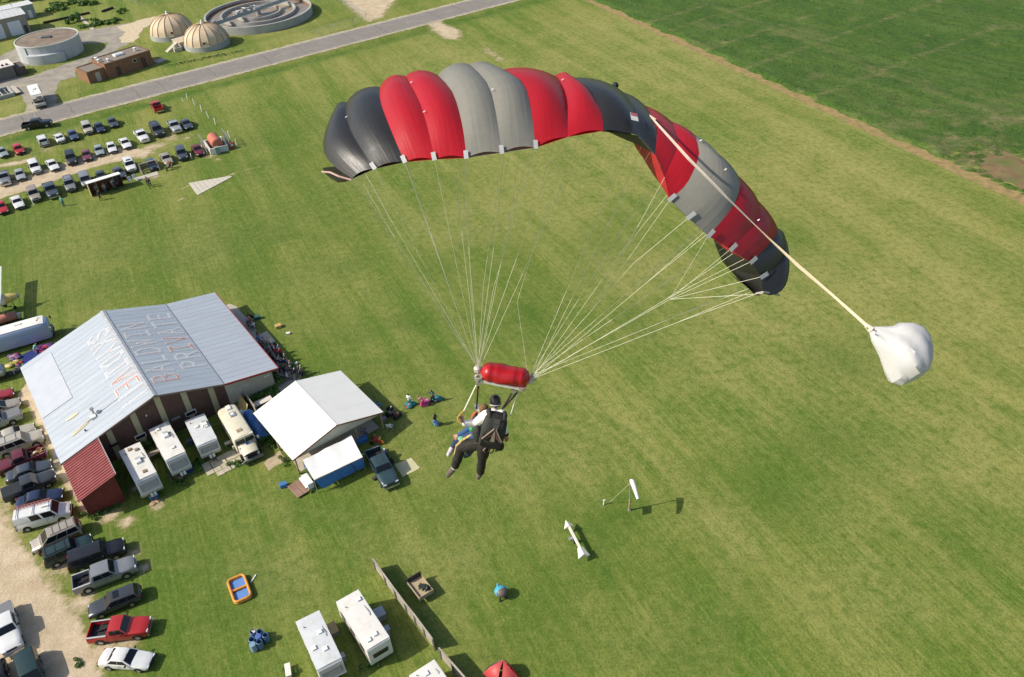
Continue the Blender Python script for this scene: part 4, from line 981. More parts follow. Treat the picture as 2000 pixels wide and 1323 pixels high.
def build_vehicle(kind):
    s = VK[kind]; L_, W_, H = s['L'], s['W'], s['H']; hw = W_/2; F = L_/2
    t = bpy.data.objects.new('vehicle', None)
    COL.objects.link(t)
    bed = s.get('bed')
    # --- lower body
    mb = MB()
    secs = [(F, .70, s['hood']-.26), (F-.06, .84, s['hood']-.14), (F-.30, .94, s['hood']-.03), (F-.75, .985, s['hood']+.01), (s['wb']+.10, 1.0, s['cowl']-.02), (s['wb']-.4, 1.0, s['belt'])]
    if bed is None:
        secs += [(0, 1.0, s['belt']), (s['rb']+.3, 1.0, s['belt']), (s['rb'], .99, s['deck'])]
        if s['rb'] > -F+.35: secs += [((s['rb']-F)/2, .975, s['deck']-.01), (-F+.22, .95, s['deck']-.04)]
        secs += [(-F+.06, .88, s['deck']-.16), (-F, .74, s['deck']-.34)]
    else:
        secs += [(0, 1.0, s['belt']), (bed, 1.0, s['belt'])]
    secs = sorted(set(secs), key=lambda q: -q[0])
    loft(mb, [body_sec(x, w_*hw, z) for x, w_, z in secs])
    # --- cabin shell
    def cab_sec(x, zt, wt_, zb, wb_):
        h = [(0, zt+.035), (.6*wt_, zt+.02), (.93*wt_, zt-.02), (1.0*wt_, zt-.09), (wb_, zb)]
        return [(x, y, z) for y, z in h]+[(x, -y, z) for y, z in reversed(h[1:])]
    wr = hw*(.80 if H < 1.6 else .86); wbt = hw*.96; zb = s['belt']-.04
    def csec(xt, xb, zt): # slanted section: roof point at xt, belt point at xb
        q = cab_sec(0, zt, wr, zb, wbt); out = []
        for _, y, z in q:
            f = (z-zb)/(zt-zb); f = min(1, max(0, f)); out.append((xb+(xt-xb)*f, y, z))
        return out
    cs = [csec(s['wb']-.25, s['wb'], s['cowl']+.02), csec(s['wt'], s['wb']-.02, H-.035), csec((s['wt']*.7+s['rt']*.3), s['wb']-.30, H), csec(s['rt']*.75+s['wt']*.25, s['rb']+.32, H), csec(s['rt'], s['rb']+.02, H-.03), csec(s['rb']+.18, s['rb'], s['deck']+.02)]
    cs = [csec(s['wt'], s['wb'], H-.035), csec(s['wt']*.7+s['rt']*.3, s['wb']*.66+s['rb']*.34, H), csec(s['wt']*.25+s['rt']*.75, s['wb']*.25+s['rb']*.75, H), csec(s['rt'], s['rb'], H-.03)]
    loft(mb, cs)
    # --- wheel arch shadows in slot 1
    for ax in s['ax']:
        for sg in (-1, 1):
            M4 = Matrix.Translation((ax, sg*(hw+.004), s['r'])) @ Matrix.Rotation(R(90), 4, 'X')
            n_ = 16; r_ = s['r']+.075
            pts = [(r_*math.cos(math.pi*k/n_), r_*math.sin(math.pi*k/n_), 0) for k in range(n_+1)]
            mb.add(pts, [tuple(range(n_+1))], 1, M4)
    if bed is not None:
        # pickup box: side walls, tailgate, floor
        zr_ = s['belt']-.03; wi = hw-.13
        for sg in (-1, 1):
            loft(mb, [[(x, sg*hw, .45), (x, sg*hw, zr_-.12), (x, sg*(hw-.03), zr_), (x, sg*wi, zr_), (x, sg*wi, .62), (x, sg*(hw-.2), .40)] for x in (bed-.02, -F+.10)])
        mb.box((-F+.07, 0, .82), (.08, W_-.12, zr_-.46)); mb.box((bed-.06, 0, .9), (.06, W_-.3, zr_-.62))
        mb.box(((bed-F)/2, 0, .50), (-F-bed+.02 if False else abs(-F-bed)-.1, W_-.3, .18))
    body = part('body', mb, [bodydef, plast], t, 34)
    # --- glazing
    def pane(name, pts, off):
        c = sum((Vector(p) for p in pts), Vector())/len(pts); n_ = (Vector(pts[1])-Vector(pts[0])).cross(Vector(pts[2])-Vector(pts[0])).normalized()
        if n_.dot(off) < 0: n_ = -n_
        a = [Vector(p)+n_*.014 for p in pts]; b = [Vector(p)-n_*.01 for p in pts]; m = len(a)
        return part(name, MB().add(a+b, [tuple(range(m)), tuple(range(2*m-1, m-1, -1))]+[(i, m+i, m+(i+1) % m, (i+1) % m) for i in range(m)]), glass, t)
    def lerp(a, b, f): return a+(b-a)*f
    zt0, zt1 = zb+.07, H-.10
    def sx(front, z):   # x of front/rear cabin edge at height z
        f = (z-zb)/(H-.035-zb)
        return lerp(s['wb'], s['wt'], f) if front else lerp(s['rb'], s['rt'], f)
    def sy(z): return lerp(wbt, wr, (z-zb)/(H-.12-zb))
    z0, z1 = s['cowl']+.03, H-.07
    f_, g_ = sy(z0)*.90, sy(z1)*.88
    pane('windscreen', [(sx(1, z0), f_, z0), (sx(1, z0), -f_, z0), (sx(1, z1), -g_, z1), (sx(1, z1), g_, z1)], Vector((1, 0, .5)))
    z0 = s['deck']+.06
    f_, g_ = sy(z0)*.86, sy(z1)*.84
    pane('rear_window', [(sx(0, z0), f_, z0), (sx(0, z0), -f_, z0), (sx(0, z1), -g_, z1), (sx(0, z1), g_, z1)], Vector((-1, 0, .4)))
    xa0, xa1 = sx(1, zt0)-.18, sx(1, zt1)-.12; xb0, xb1 = sx(0, zt0)+.20, sx(0, zt1)+.14
    if kind == 'van': cuts = [(0, .30), (.36, .62)]
    else:
        nw = {'sedan': 2, 'compact': 2, 'hatch': 2, 'wagon': 3, 'suv': 3, 'bigsuv': 3, 'minivan': 3, 'pickup': 2, 'crew': 2}[kind]
        cuts = [(k/nw+(.012 if k else 0), (k+1)/nw-(.012 if k < nw-1 else 0)) for k in range(nw)]
    for sg in (-1, 1):
        for a, b in cuts:
            pane('side_window', [(lerp(xa0, xb0, a), sg*sy(zt0), zt0), (lerp(xa0, xb0, b), sg*sy(zt0), zt0), (lerp(xa1, xb1, b), sg*sy(zt1), zt1), (lerp(xa1, xb1, a), sg*sy(zt1), zt1)], Vector((0, sg, .2)))
    # --- wheels
    for ax in s['ax']:
        for sg in (-1, 1):
            r_ = s['r']; M4 = Matrix.Translation((ax, sg*(hw-.09), r_)) @ Matrix.Rotation(R(-90*sg), 4, 'X')
            wh = part('wheel', MB().lathe([(r_*.6, -.10), (r_*.96, -.10), (r_, -.06), (r_, .08), (r_*.95, .115), (r_*.66, .115), (r_*.6, .08)], 18, T=M4), tyre, t, 40)
            part('rim', MB().lathe([(.02, .10), (r_*.22, .105), (r_*.5, .085), (r_*.63, .112), (r_*.63, .05)], 14, T=M4, cap=(True, False)), rimm, wh, 40)
    # --- lights, bumpers, trim
    zh = s['hood']-.20
    for sg in (-1, 1):
        part('headlight', MB().box((F-.055, sg*hw*.66, zh), (.12, hw*.36, .15)), lampw, t)
        zl_ = (s['deck'] if bed is None else s['belt'])-.22
        part('tail_light', MB().box((-F+.045, sg*hw*.74, zl_-.02), (.10, hw*.24, .20 if H < 1.6 else .36)), lampr, t)
        part('mirror', MB().box((s['wb']-.42, sg*(hw+.10), s['belt']+.08), (.12, .20, .14)), plast, t)
    big = H > 1.6
    part('grille', MB().box((F-.015, 0, zh-.02), (.06, hw*.84, .18)), plast, t)
    part('bumper', MB().box((F-.02, 0, .47), (.16, W_*.90, .20)), chrome if bed is not None else bodydef if False else plast, t)
    part('bumper', MB().box((-F+.02, 0, .50), (.16, W_*.90, .20)), chrome if bed is not None else plast, t)
    part('number_plate', MB().box((-F-.03 if bed is None else -F-.07, 0, .70 if bed is None else .52), (.02, .32, .16)), white, t)
    if bed is not None:
        part('bed_floor', MB().box(((bed-F)/2, 0, .615), (abs(-F-bed)-.16, W_-.34, .03)), plast, t)
        part('tailgate_handle', MB().box((-F+.02, 0, 1.02), (.03, .24, .08)), plast, t)
    # door seams and handles
    for sg in (-1, 1):
        xs_ = [s['wb']-.12]
        dn = 2 if kind in ('sedan', 'compact', 'wagon', 'suv', 'bigsuv', 'crew', 'minivan') else 1
        span = (s['wb']-.12-(s['rb']+.25))/max(dn, 1) if kind not in ('van', 'minivan', 'wagon', 'suv', 'bigsuv') else 1.12
        if dn == 1: span = 1.15
        for k in range(dn): xs_.append(xs_[0]-span*(k+1))
        for x in xs_: part('door_seam', MB().box((x, sg*(hw+.001), (s['belt']+.42)/2-.05), (.018, .008, s['belt']-.52)), plast, t)
        for k in range(dn): part('door_handle', MB().box((xs_[k+1]+.17, sg*(hw+.012), s['belt']-.18), (.16, .03, .04)), plast, t)
    return t
PROTO = {}
def vehicle(name, kind, col, pr, pf, label, cat, group=None, z=.7, trim=None, extra=None, L=None):
    """pr / pf: survey px of rear and front at body height"""
    a, b = G(*pr, z), G(*pf, z); c = (a+b)/2; c.z = 0; h = heading(a, b)
    if kind not in PROTO:
        PROTO[kind] = build_vehicle(kind); PROTO[kind].location = (0, -400, -50); root = PROTO[kind]
    pt = paint(*col) if isinstance(col, tuple) else MATS['paint_'+col]
    r = dup(PROTO[kind], c, h, label, group, override={'body': pt})
    r.name = name; r['category'] = cat
    if extra: extra(r, VK[kind])
    return r
for nm, cl in dict(white=(.70, .70, .68), silver=(.43, .44, .44), champagne=(.42, .37, .30), tan=(.30, .235, .18), navy=(.018, .030, .075), black=(.012, .013, .016), charcoal=(.040, .045, .052), slate=(.075, .09, .11), red=(.42, .022, .022), cherry=(.33, .03, .04), maroon=(.13, .018, .030), plum=(.17, .045, .065), palegreen=(.36, .43, .40), darkgreen=(.016, .040, .038), teal=(.030, .060, .068), beige=(.44, .40, .33), pewter=(.26, .265, .27), brownv=(.10, .055, .038), midblue=(.05, .085, .15)).items():
    paint(nm, cl, .35 if nm in ('silver', 'pewter', 'champagne', 'slate', 'palegreen') else .1)

def ex_rack(n=4, mat=None):
    def f(r, s):
        for k in range(n):
            x = s['wt']*.8+(s['rt']-s['wt'])*(.15+.75*k/max(1, n-1)); part('roof_bar', MB().box((x, 0, s['H']+.08), (.05, s['W']*.66, .04)), mat or plast, r)
        for sg in (-1, 1): part('roof_rail', MB().box(((s['wt']+s['rt'])/2, sg*s['W']*.33, s['H']+.05), (abs(s['rt']-s['wt'])*.85, .04, .05)), mat or plast, r)
    return f
def ex_sunroof(r, s): part('sunroof', MB().box((s['wt']*.75+s['rt']*.25, 0, s['H']+.035), (.55, .85, .03)), glass, r)
def ex_ladder(r, s):
    lad = M('ladder_red', (.40, .12, .09), .6); H = s['H']
    for k in range(3): part('roof_bar', MB().box((1.0-1.6*k, 0, H+.12), (.06, s['W']*.86, .06)), chrome, r)
    for sg in (0, 1): part('ladder_rail', MB().box((-.75, .42+.36*sg, H+.20), (3.7, .05, .07)), lad, r)
    for k in range(11): part('ladder_rung', MB().box((-2.45+k*.34, .60, H+.20), (.06, .34, .04)), lad, r)
    part('roof_tray', MB().box((.55, -.1, H+.16), (.9, .2, .05)), white, r)
def ex_tonneau(mat):
    def f(r, s):
        F = s['L']/2; part('tonneau_cover', MB().box(((s['bed']-F)/2, 0, s['belt']-.01), (abs(-F-s['bed'])-.2, s['W']-.18, .05)), mat, r)
    return f
def ex_wood(r, s):
    wd = [M('split_log_%d' % i, c, .9, .25, 3) for i, c in enumerate([(.42, .22, .11), (.30, .14, .07), (.52, .33, .19), (.20, .09, .05)])]
    rr = random.Random(4); F = s['L']/2
    for k in range(46):
        x = rr.uniform(-F+.35, s['bed']-.3); y = rr.uniform(-.62, .62); z = .68+.32*rr.random()
        a = rr.uniform(0, 3.14); l_ = rr.uniform(.16, .24)
        lg = part('firewood', MB().tube([(x-l_*math.cos(a), y-l_*math.sin(a), z), (x+l_*math.cos(a), y+l_*math.sin(a), z+rr.uniform(-.05, .05))], rr.uniform(.05, .085), 6), wd[rr.randrange(4)], r)
    part('tarp_bundle', MB().ball((-F+1.05, .15, 1.1), .22, 8, 6, sc=(1.1, .8, .6)), M('pale_bundle', (.62, .50, .45), .8), r)
def ex_liner(mat):
    def f(r, s):
        F = s['L']/2; part('bed_liner', MB().box(((s['bed']-F)/2, 0, .65), (abs(-F-s['bed'])-.2, s['W']-.36, .03)), mat, r)
    return f
def ex_tool(r, s):
    F = s['L']/2; part('bed_rail_cap', MB().box(((s['bed']-F)/2, -s['W']/2+.09, s['belt']+.005), (abs(-F-s['bed'])-.1, .16, .05)), M('grey_rail', (.42, .42, .43), .5), r)
    part('bed_rail_cap', MB().box(((s['bed']-F)/2, s['W']/2-.09, s['belt']+.005), (abs(-F-s['bed'])-.1, .12, .05)), M('grey_rail', (.42, .42, .43), .5), r)
    part('cargo_bar', MB().box((s['bed']-.75, .15, .8), (.9, .12, .12), rz=.3), plast, r)
def ex_opengate(r, s):
    F = s['L']/2; part('lowered_tailgate', MB().box((-F-.22, 0, .75), (.5, s['W']-.2, .07)), MATS['paint_teal'], r)
    part('gate_trim', MB().box((-F-.40, 0, .80), (.08, s['W']-.3, .03)), rimm, r)
    part('open_cargo_bed', MB().box((s['rb']-.55+.0, 0, .9), (.2, .2, .05)), plast, r) if False else None
    for sg in (-.3, 0, .3): part('roof_rib', MB().box(((s['wt']+s['rt'])/2, sg, s['H']+.035), (1.3, .04, .02)), plast, r)
# ---- the column parked left of the hangar
gA = 'vehicles parked in the column beside the hangar'
V = vehicle
V('parked_car', 'sedan', 'cherry', (-63, 796), (33, 760), 'dark red sedan, topmost in the column left of the hangar', 'car', gA)
V('parked_car', 'sedan', 'champagne', (-50, 816), (46, 779), 'pale champagne sedan second from the top of the column, half out of frame', 'car', gA)
V('pickup_truck', 'pickup', 'silver', (-66, 846), (52, 802), 'silver pickup with flat grey bed cover, tail towards the hangar', 'pickup truck', gA, extra=ex_tonneau(M('grey_vinyl', (.16, .165, .175), .6))).rotation_euler.z += math.pi
V('parked_car', 'sedan', 'beige', (-18, 866), (69, 831), 'pale beige sedan between the covered silver pickup and the long silver wagon', 'car', gA)
V('sport_utility', 'bigsuv', 'beige', (-9, 884), (82, 850), 'long pale silver sport utility with dark side windows beside the log filled pickup', 'suv', gA, extra=ex_rack(3, MATS['paint_silver']))
V('pickup_truck', 'pickup', 'maroon', (92, 879), (-14, 920), 'maroon pickup with split firewood heaped in its bed', 'pickup truck', gA, extra=ex_wood)
V('parked_car', 'sedan', 'slate', (14, 934), (98, 905), 'dark slate sedan with bright rear window just below the firewood pickup', 'car', gA)
V('pickup_truck', 'pickup', 'charcoal', (16, 966), (98, 931), 'black green pickup with covered bed above the dark blue sedan', 'pickup truck', gA, extra=ex_tonneau(M('black_vinyl', (.018, .022, .025), .5)))
V('parked_car', 'sedan', 'navy', (34, 985), (119, 962), 'dark blue sedan half hidden by the white ladder van', 'car', gA)
V('work_van', 'van', 'white', (33, 1020), (136, 992), 'white work van with red ladder on its roof rack', 'van', gA, z=.9, extra=ex_ladder)
V('minivan', 'minivan', 'champagne', (154, 1029), (66, 1068), 'two tone tan and brown minivan with roof rack facing the gravel', 'minivan', gA, extra=lambda r, s: (ex_rack(4, MATS['paint_tan'])(r, s), [part('brown_flank', MB().box((-.1, sg*(s['W']/2+.004), .62), (4.1, .012, .52)), MATS['paint_brownv'], r) for sg in (-1, 1)]))
V('sport_utility', 'suv', 'darkgreen', (92, 1094), (175, 1057), 'dark green sport utility between the tan minivan and the larger black one', 'suv', gA, extra=ex_rack(3))
V('sport_utility', 'bigsuv', 'black', (138, 1103), (240, 1066), 'large black sport utility beside the grey crew cab pickup', 'suv', gA)
V('pickup_truck', 'crew', 'pewter', (147, 1144), (261, 1101), 'grey crew cab pickup with empty bed pointing at the lawn', 'pickup truck', gA, extra=ex_tool)
V('parked_car', 'wagon', 'charcoal', (268, 1157), (180, 1191), 'dark grey hatchback wagon facing the gravel, above the bright red pickup', 'car', gA, extra=ex_sunroof)
V('pickup_truck', 'pickup', 'red', (177, 1237), (291, 1222), 'bright red pickup with open black bed at the gravel edge', 'pickup truck', gA, extra=ex_tool)
V('parked_car', 'sedan', 'white', (197, 1283), (296, 1290), 'white sedan, lowest in the column at the gravel edge', 'car', gA)
V('pickup_truck', 'crew', 'white', (1, 1180), (27, 1279), 'white crew cab truck on the gravel at the bottom left', 'pickup truck', None, extra=ex_tonneau(M('grey_vinyl', (.16, .165, .175), .6)))
V('minivan', 'minivan', 'darkgreen', (47, 1270), (76, 1365), 'dark green van cut by the bottom edge on the gravel', 'van', None)
V('parked_car', 'hatch', 'black', (-12, 1285), (8, 1372), 'black car in the bottom left corner mostly out of frame', 'car', None)
V('pickup_truck', 'crew', 'teal', (727, 880), (766, 950), 'dark teal pickup with lowered tailgate parked beside the blue tarp awning', 'pickup truck', None, extra=ex_opengate)
# ---- the far field car park
g1 = 'vehicles in the back row of the far car park'; g2 = 'vehicles in the middle row of the far car park'; g3 = 'vehicles in the front row of the far car park'
V('parked_car', 'compact', 'palegreen', (-6, 287), (14, 308), 'pale grey green sedan cut by the left edge beside the red hatchback', 'car', g1)
V('parked_car', 'hatch', 'red', (30, 283), (42, 300), 'small red hatchback near the left edge of the back row', 'car', g1)
V('sport_utility', 'suv', 'white', (90, 286), (77, 264), 'white sport utility seen from its tail in the back row', 'suv', g1, extra=ex_rack(2, white))
V('parked_car', 'sedan', 'white', (122, 278), (109, 259), 'white sedan seen from its tail right of the tail on white sport utility', 'car', g1)
V('parked_car', 'compact', 'midblue', (138, 256), (147, 271), 'small dark blue car right of the tail on white sedan', 'car', g1)
V('sport_utility', 'suv', 'beige', (164, 238), (178, 265), 'beige sport utility in the back row left of two dark cars', 'suv', g1)
V('parked_car', 'compact', 'navy', (190, 241), (199, 257), 'dark navy car touching the beige sport utility in the back row', 'car', g1)
V('parked_car', 'compact', 'slate', (215, 231), (225, 247), 'dark slate car, last on the right of the back row', 'car', g1)
V('pickup_truck', 'crew', 'black', (44, 247), (101, 238), 'black pickup at the road edge, side on', 'pickup truck', None)
V('pickup_truck', 'pickup', 'red', (314, 219), (298, 198), 'red pickup alone on the grass close to the road', 'pickup truck', None)
V('sport_utility', 'suv', 'white', (60, 312), (77, 343), 'white sport utility left of the white sedan in the middle row', 'suv', g2)
V('parked_car', 'sedan', 'white', (93, 310), (112, 334), 'white sedan with dark windscreen next to the sandy track', 'car', g2)
V('sport_utility', 'suv', 'charcoal', (135, 297), (143, 323), 'black green sport utility left of the plum car in the middle row', 'suv', g2, extra=ex_rack(3))
V('parked_car', 'compact', 'plum', (166, 292), (172, 314), 'dusty plum red car right of the black green sport utility', 'car', g2)
V('parked_car', 'compact', 'palegreen', (189, 282), (198, 305), 'pale sea green sedan between the plum car and a white sedan', 'car', g2)
V('parked_car', 'compact', 'white', (213, 276), (223, 300), 'white compact right of the pale sea green sedan', 'car', g2)
V('parked_car', 'sedan', 'white', (236, 268), (253, 291), 'white sedan left of the white pickup with the red bed', 'car', g2)
V('pickup_truck', 'pickup', 'white', (266, 253), (288, 279), 'white pickup with dark red bed liner in the middle row', 'pickup truck', g2, extra=ex_liner(M('red_liner', (.12, .03, .03), .8)))
V('sport_utility', 'bigsuv', 'charcoal', (296, 242), (318, 269), 'long charcoal sport utility between the white and silver pickups', 'suv', g2, extra=ex_rack(2))
V('pickup_truck', 'pickup', 'silver', (331, 235), (351, 260), 'silver pickup beside the last dark sedan of the middle row', 'pickup truck', g2)
V('parked_car', 'sedan', 'slate', (357, 233), (371, 251), 'dark slate sedan, last on the right of the middle row', 'car', g2)
V('pickup_truck', 'pickup', 'pewter', (3, 332), (14, 365), 'grey pickup cut by the left edge beside the sandy track', 'pickup truck', g3)
V('parked_car', 'compact', 'silver', (34, 328), (44, 354), 'silver compact between the grey pickup and a white sport utility', 'car', g3)
V('parked_car', 'sedan', 'red', (-5, 392), (9, 417), 'red car cut by the left edge at the front of the car park', 'car', g3)
V('parked_car', 'sedan', 'white', (26, 381), (42, 408), 'white sedan between the edge cut red car and the dusty tan van', 'car', g3)
V('sport_utility', 'suv', 'champagne', (58, 364), (75, 397), 'dusty tan sport utility with brown roof in the front row', 'suv', g3, extra=lambda r, s: part('roof_panel', MB().box((-.7, 0, s['H']+.03), (2.2, 1.3, .03)), MATS['paint_tan'], r))
V('pickup_truck', 'crew', 'slate', (91, 356), (108, 388), 'dark slate crew cab pickup by the person in the green shirt', 'pickup truck', g3)
V('sport_utility', 'suv', 'pewter', (131, 345), (142, 377), 'silver grey sport utility left of the white roofed shelter', 'suv', g3, extra=ex_rack(2))
V('minivan', 'minivan', 'pewter', (161, 338), (173, 366), 'grey minivan partly behind the left end of the shelter', 'minivan', g3)
V('parked_car', 'compact', 'slate', (194, 335), (200, 353), 'small dark car mostly hidden behind the shelter roof', 'car', g3)
V('parked_car', 'sedan', 'slate', (224, 325), (241, 349), 'dark sedan behind the right end of the shelter', 'car', g3)
V('sport_utility', 'suv', 'white', (246, 309), (262, 339), 'white sport utility right of the shelter in the front row', 'suv', g3, extra=ex_sunroof)
V('parked_car', 'compact', 'midblue', (289, 310), (304, 331), 'dark blue car behind the timber swing bench', 'car', g3)
V('parked_car', 'sedan', 'champagne', (316, 298), (333, 321), 'champagne sedan with two people standing at its nose', 'car', g3)
V('sport_utility', 'suv', 'slate', (350, 290), (360, 312), 'dark blue grey sport utility left of the maroon sedan', 'suv', g3)
V('parked_car', 'sedan', 'maroon', (378, 282), (394, 303), 'maroon sedan with dark top, nearest the red fuel tank', 'car', g3)
# drop the prototypes
def drop(o):
    for ch in list(o.children): drop(ch)
    bpy.data.objects.remove(o)
for p in PROTO.values(): drop(p)
# ================================================================== CARAVANS
rvwall = M('caravan_wall', (.62, .61, .565), .45, .05, 1.2, dirt=(.50, .48, .42), dscale=.9, damt=.5)
rvroof = M('caravan_roof', (.68, .66, .615), .6, .06, .9, dirt=(.46, .42, .35), dscale=.9, damt=.7)
rvroof2 = M('caravan_roof_grey', (.57, .585, .59), .6, .06, .8, dirt=(.42, .41, .38), dscale=.9, damt=.75)
rvtrim = M('caravan_brown_trim', (.20, .13, .08), .6)
rvgrey = M('caravan_grey_front', (.40, .42, .40), .5, .05, 1)
acm = M('roof_unit_white', (.70, .69, .65), .5, .04, 2)
ventb = M('roof_vent_brown', (.28, .21, .12), .5, .1)
def caravan(label, px, H, roofm, slant=.9, front='slant', group=None, name='caravan', acs=((.1, .1),), vents=(), z=None, stripe=rvtrim, win=True, hitch=True, L=None):
    c, a, L_, W_ = rect(*px, H); c.z = 0
    t = thing(name, label, 'caravan', c, a, group)
    x0, x1 = -L_/2, L_/2; w = W_/2; zb = .45; sl_ = slant
    prof = [(x0, zb), (x0-.03, 1.3), (x0, H-.12), (x0+.14, H), (x1-.12, H), (x1, H-.10)]
    if front == 'slant': prof += [(x1+sl_, 1.35), (x1+sl_-.15, 1.05), (x1+sl_-.55, zb)]
    else: prof += [(x1+.10, 1.3), (x1+.03, zb)]
    mb = MB(); n = len(prof)
    vs = [(x, -w, z_) for x, z_ in prof]+[(x, w, z_) for x, z_ in prof]
    mb.add(vs, [tuple(range(n)), tuple(range(2*n-1, n-1, -1))]+[(i, n+i, n+(i+1) % n, (i+1) % n) for i in range(n)])
    part('body', mb, rvwall, t, 25)
    P = [[(x, y, H+.025+.035*(1-(y/w)**2)) for y in (-w+.02, -w*.5, 0, w*.5, w-.02)] for x in np.linspace(x0+.14, x1-.10, 8)]
    part('roof', MB().grid(P), roofm, t, 40)
    for sg in (-1, 1): part('roof_edge', MB().box(((x0+x1)/2, sg*(w+.005), H-.02), (L_-.2, .04, .07)), white, t)
    if front == 'slant':
        fx0, fz0, fx1, fz1 = x1+.06, H-.16, x1+sl_-.04, 1.42
        d = Vector((fx1-fx0, 0, fz1-fz0)); nn = Vector((-d.z, 0, d.x)).normalized()
        if nn.x < 0: nn = -nn
        def fp(s, y, o): p = Vector((fx0, 0, fz0))+d*s+nn*o; return (p.x, y, p.z)
        part('front_panel', MB().add([fp(0, -w+.06, .012), fp(0, w-.06, .012), fp(1, w-.06, .012), fp(1, -w+.06, .012)], [(0, 1, 2, 3)]), rvgrey, t)
        f = part('front_window', MB().add([fp(.28, -w*.72, .03), fp(.28, w*.72, .03), fp(.78, w*.72, .03), fp(.78, -w*.72, .03)], [(0, 1, 2, 3)]), M('window_shutter', (.33, .35, .32), .4, .1), t)
        mb = MB()
        for s0 in (.26, .80): mb.bar(fp(s0, -w*.75, .035), fp(s0, w*.75, .035), .05, .04)
        for sg in (-1, 1): mb.bar(fp(.26, sg*w*.75, .035), fp(.80, sg*w*.75, .035), .05, .04)
        part('window_frame', mb, rvtrim, f)
        for k in range(2): part('shutter_line', MB().bar(fp(.44+.18*k, -w*.7, .035), fp(.44+.18*k, w*.7, .035), .02, .02), rvtrim, f)
    else:
        f = part('front_window', MB().box((x1+.085, 0, H*.58), (.05, W_*.62, .5)), glass, t); part('window_frame', MB().box((x1+.07, 0, H*.58), (.05, W_*.68, .58)), rvtrim if stripe is rvtrim else grey, f)
    for sg in (-1, 1):
        part('trim_stripe', MB().box((0, sg*(w+.008), 1.15), (L_-.1, .012, .22)), stripe, t)
        if win:
            for k in range(3):
                f = part('side_window', MB().box((x0+L_*(.2+.3*k), sg*(w+.015), H*.66), (.9, .03, .5)), glass, t); part('window_frame', MB().box((x0+L_*(.2+.3*k), sg*(w+.008), H*.66), (1.0, .03, .6)), grey, f)
        for k in (-.42, .42):
            part('wheel', MB().lathe([(.05, -.1), (.33, -.1), (.34, .0), (.33, .1), (.05, .1)], 14, T=Matrix.Translation((-.3+k, sg*(w-.1), .34)) @ Matrix.Rotation(R(90), 4, 'X')), tyre, t)
    part('door', MB().box((x0+L_*.62, w+.012, 1.35), (.68, .03, 1.75)), M('caravan_door', (.52, .50, .45), .5), t)
    for fx, fy in acs:
        u = part('roof_unit', MB().box((fx*L_, fy*W_, H+.18), (.95, .62, .26), taper=.86), acm, t)
        part('unit_grille', MB().box((fx*L_-.30, fy*W_+.05, H+.20), (.40, .66, .24), taper=.9), M('unit_grey', (.40, .42, .43), .5), u)
    for q in vents:
        fx, fy = q[:2]; v = part('roof_vent', MB().box((fx*L_, fy*W_, H+.10), (.42, .42, .12)), ventb if len(q) > 2 else acm, t)
        part('vent_lid', MB().box((fx*L_+.03, fy*W_, H+.18), (.36, .36, .03)), ventb if len(q) > 2 else white, v)
    part('plumbing_stack', MB().tube([(-.3*L_, -.3*W_, H), (-.3*L_, -.3*W_, H+.22)], .04, 6), dark, t)
    part('roof_antenna', MB().tube([(-.18*L_, .34*W_, H+.05), (-.05*L_, .36*W_, H+.14), (.02*L_, .33*W_, H+.10)], .03, 5), grey, t)
    if hitch:
        e = x1+(sl_-.55 if front == 'slant' else 0)
        part('tow_bar', MB().bar((e, -.5, .5), (e+1.2, 0, .5), .08, .1).bar((e, .5, .5), (e+1.2, 0, .5), .08, .1), plast, t)
        for sg in (-.18, .18): part('gas_bottle', MB().lathe([(.12, .5), (.15, .58), (.15, .9), (.08, 1.0), (.05, 1.08)], 12, T=Matrix.Translation((e+.5, sg, 0))), white, t)
    return t, L_, W_, H
gH = 'caravans against the hangar wall'
caravan('long white caravan next to the red roofed lean-to', ((231.3, 881), (272, 862.5), (306, 924), (264, 943)), 2.75, rvroof, .75, group=gH, acs=((.02, .05),), vents=((-.38, -.05, 1), (-.30, .22, 1), (.34, .08, 1)))
caravan('long white caravan with grey slanted front, second from the red shed', ((288.6, 837.4), (328.6, 823.4), (362, 884.3), (324, 900)), 2.85, rvroof, .75, group=gH, acs=((-.12, .08),), vents=((-.36, -.12), (.26, .1), (-.42, .3)))
caravan('short greyish white caravan between the long one and the cream bus', ((360, 822.6), (398, 806), (423, 857), (386, 874)), 2.45, rvroof2, .45, group=gH, acs=((-.1, .28),), vents=((-.12, -.1), (-.02, .32)))
gB = 'caravans on the lawn near the wooden fence'
caravan('white caravan cut by the bottom edge, left of the larger cream one', ((576, 1212.8), (623, 1191), (668, 1290), (620, 1308)), 2.6, rvroof2, .55, group=gB, acs=(), vents=((-.1, .18), (.12, -.28), (.22, .1)), stripe=grey)
caravan('cream edged white caravan with dark vents close to the wooden fence', ((655, 1173), (699, 1151.5), (762, 1247), (716.5, 1272)), 2.6, rvroof, .0, front='flat', group=gB, acs=(), vents=((-.32, .30), (.36, -.22), (.33, .1)), hitch=False)
caravan('white flat trailer roof cut by the bottom edge beside the fence end', ((799, 1319), (846, 1286), (880, 1335), (832, 1368)), 2.4, rvroof, .0, front='flat', group=gB, acs=(), vents=((-.2, 0), (.2, .2)), win=False)
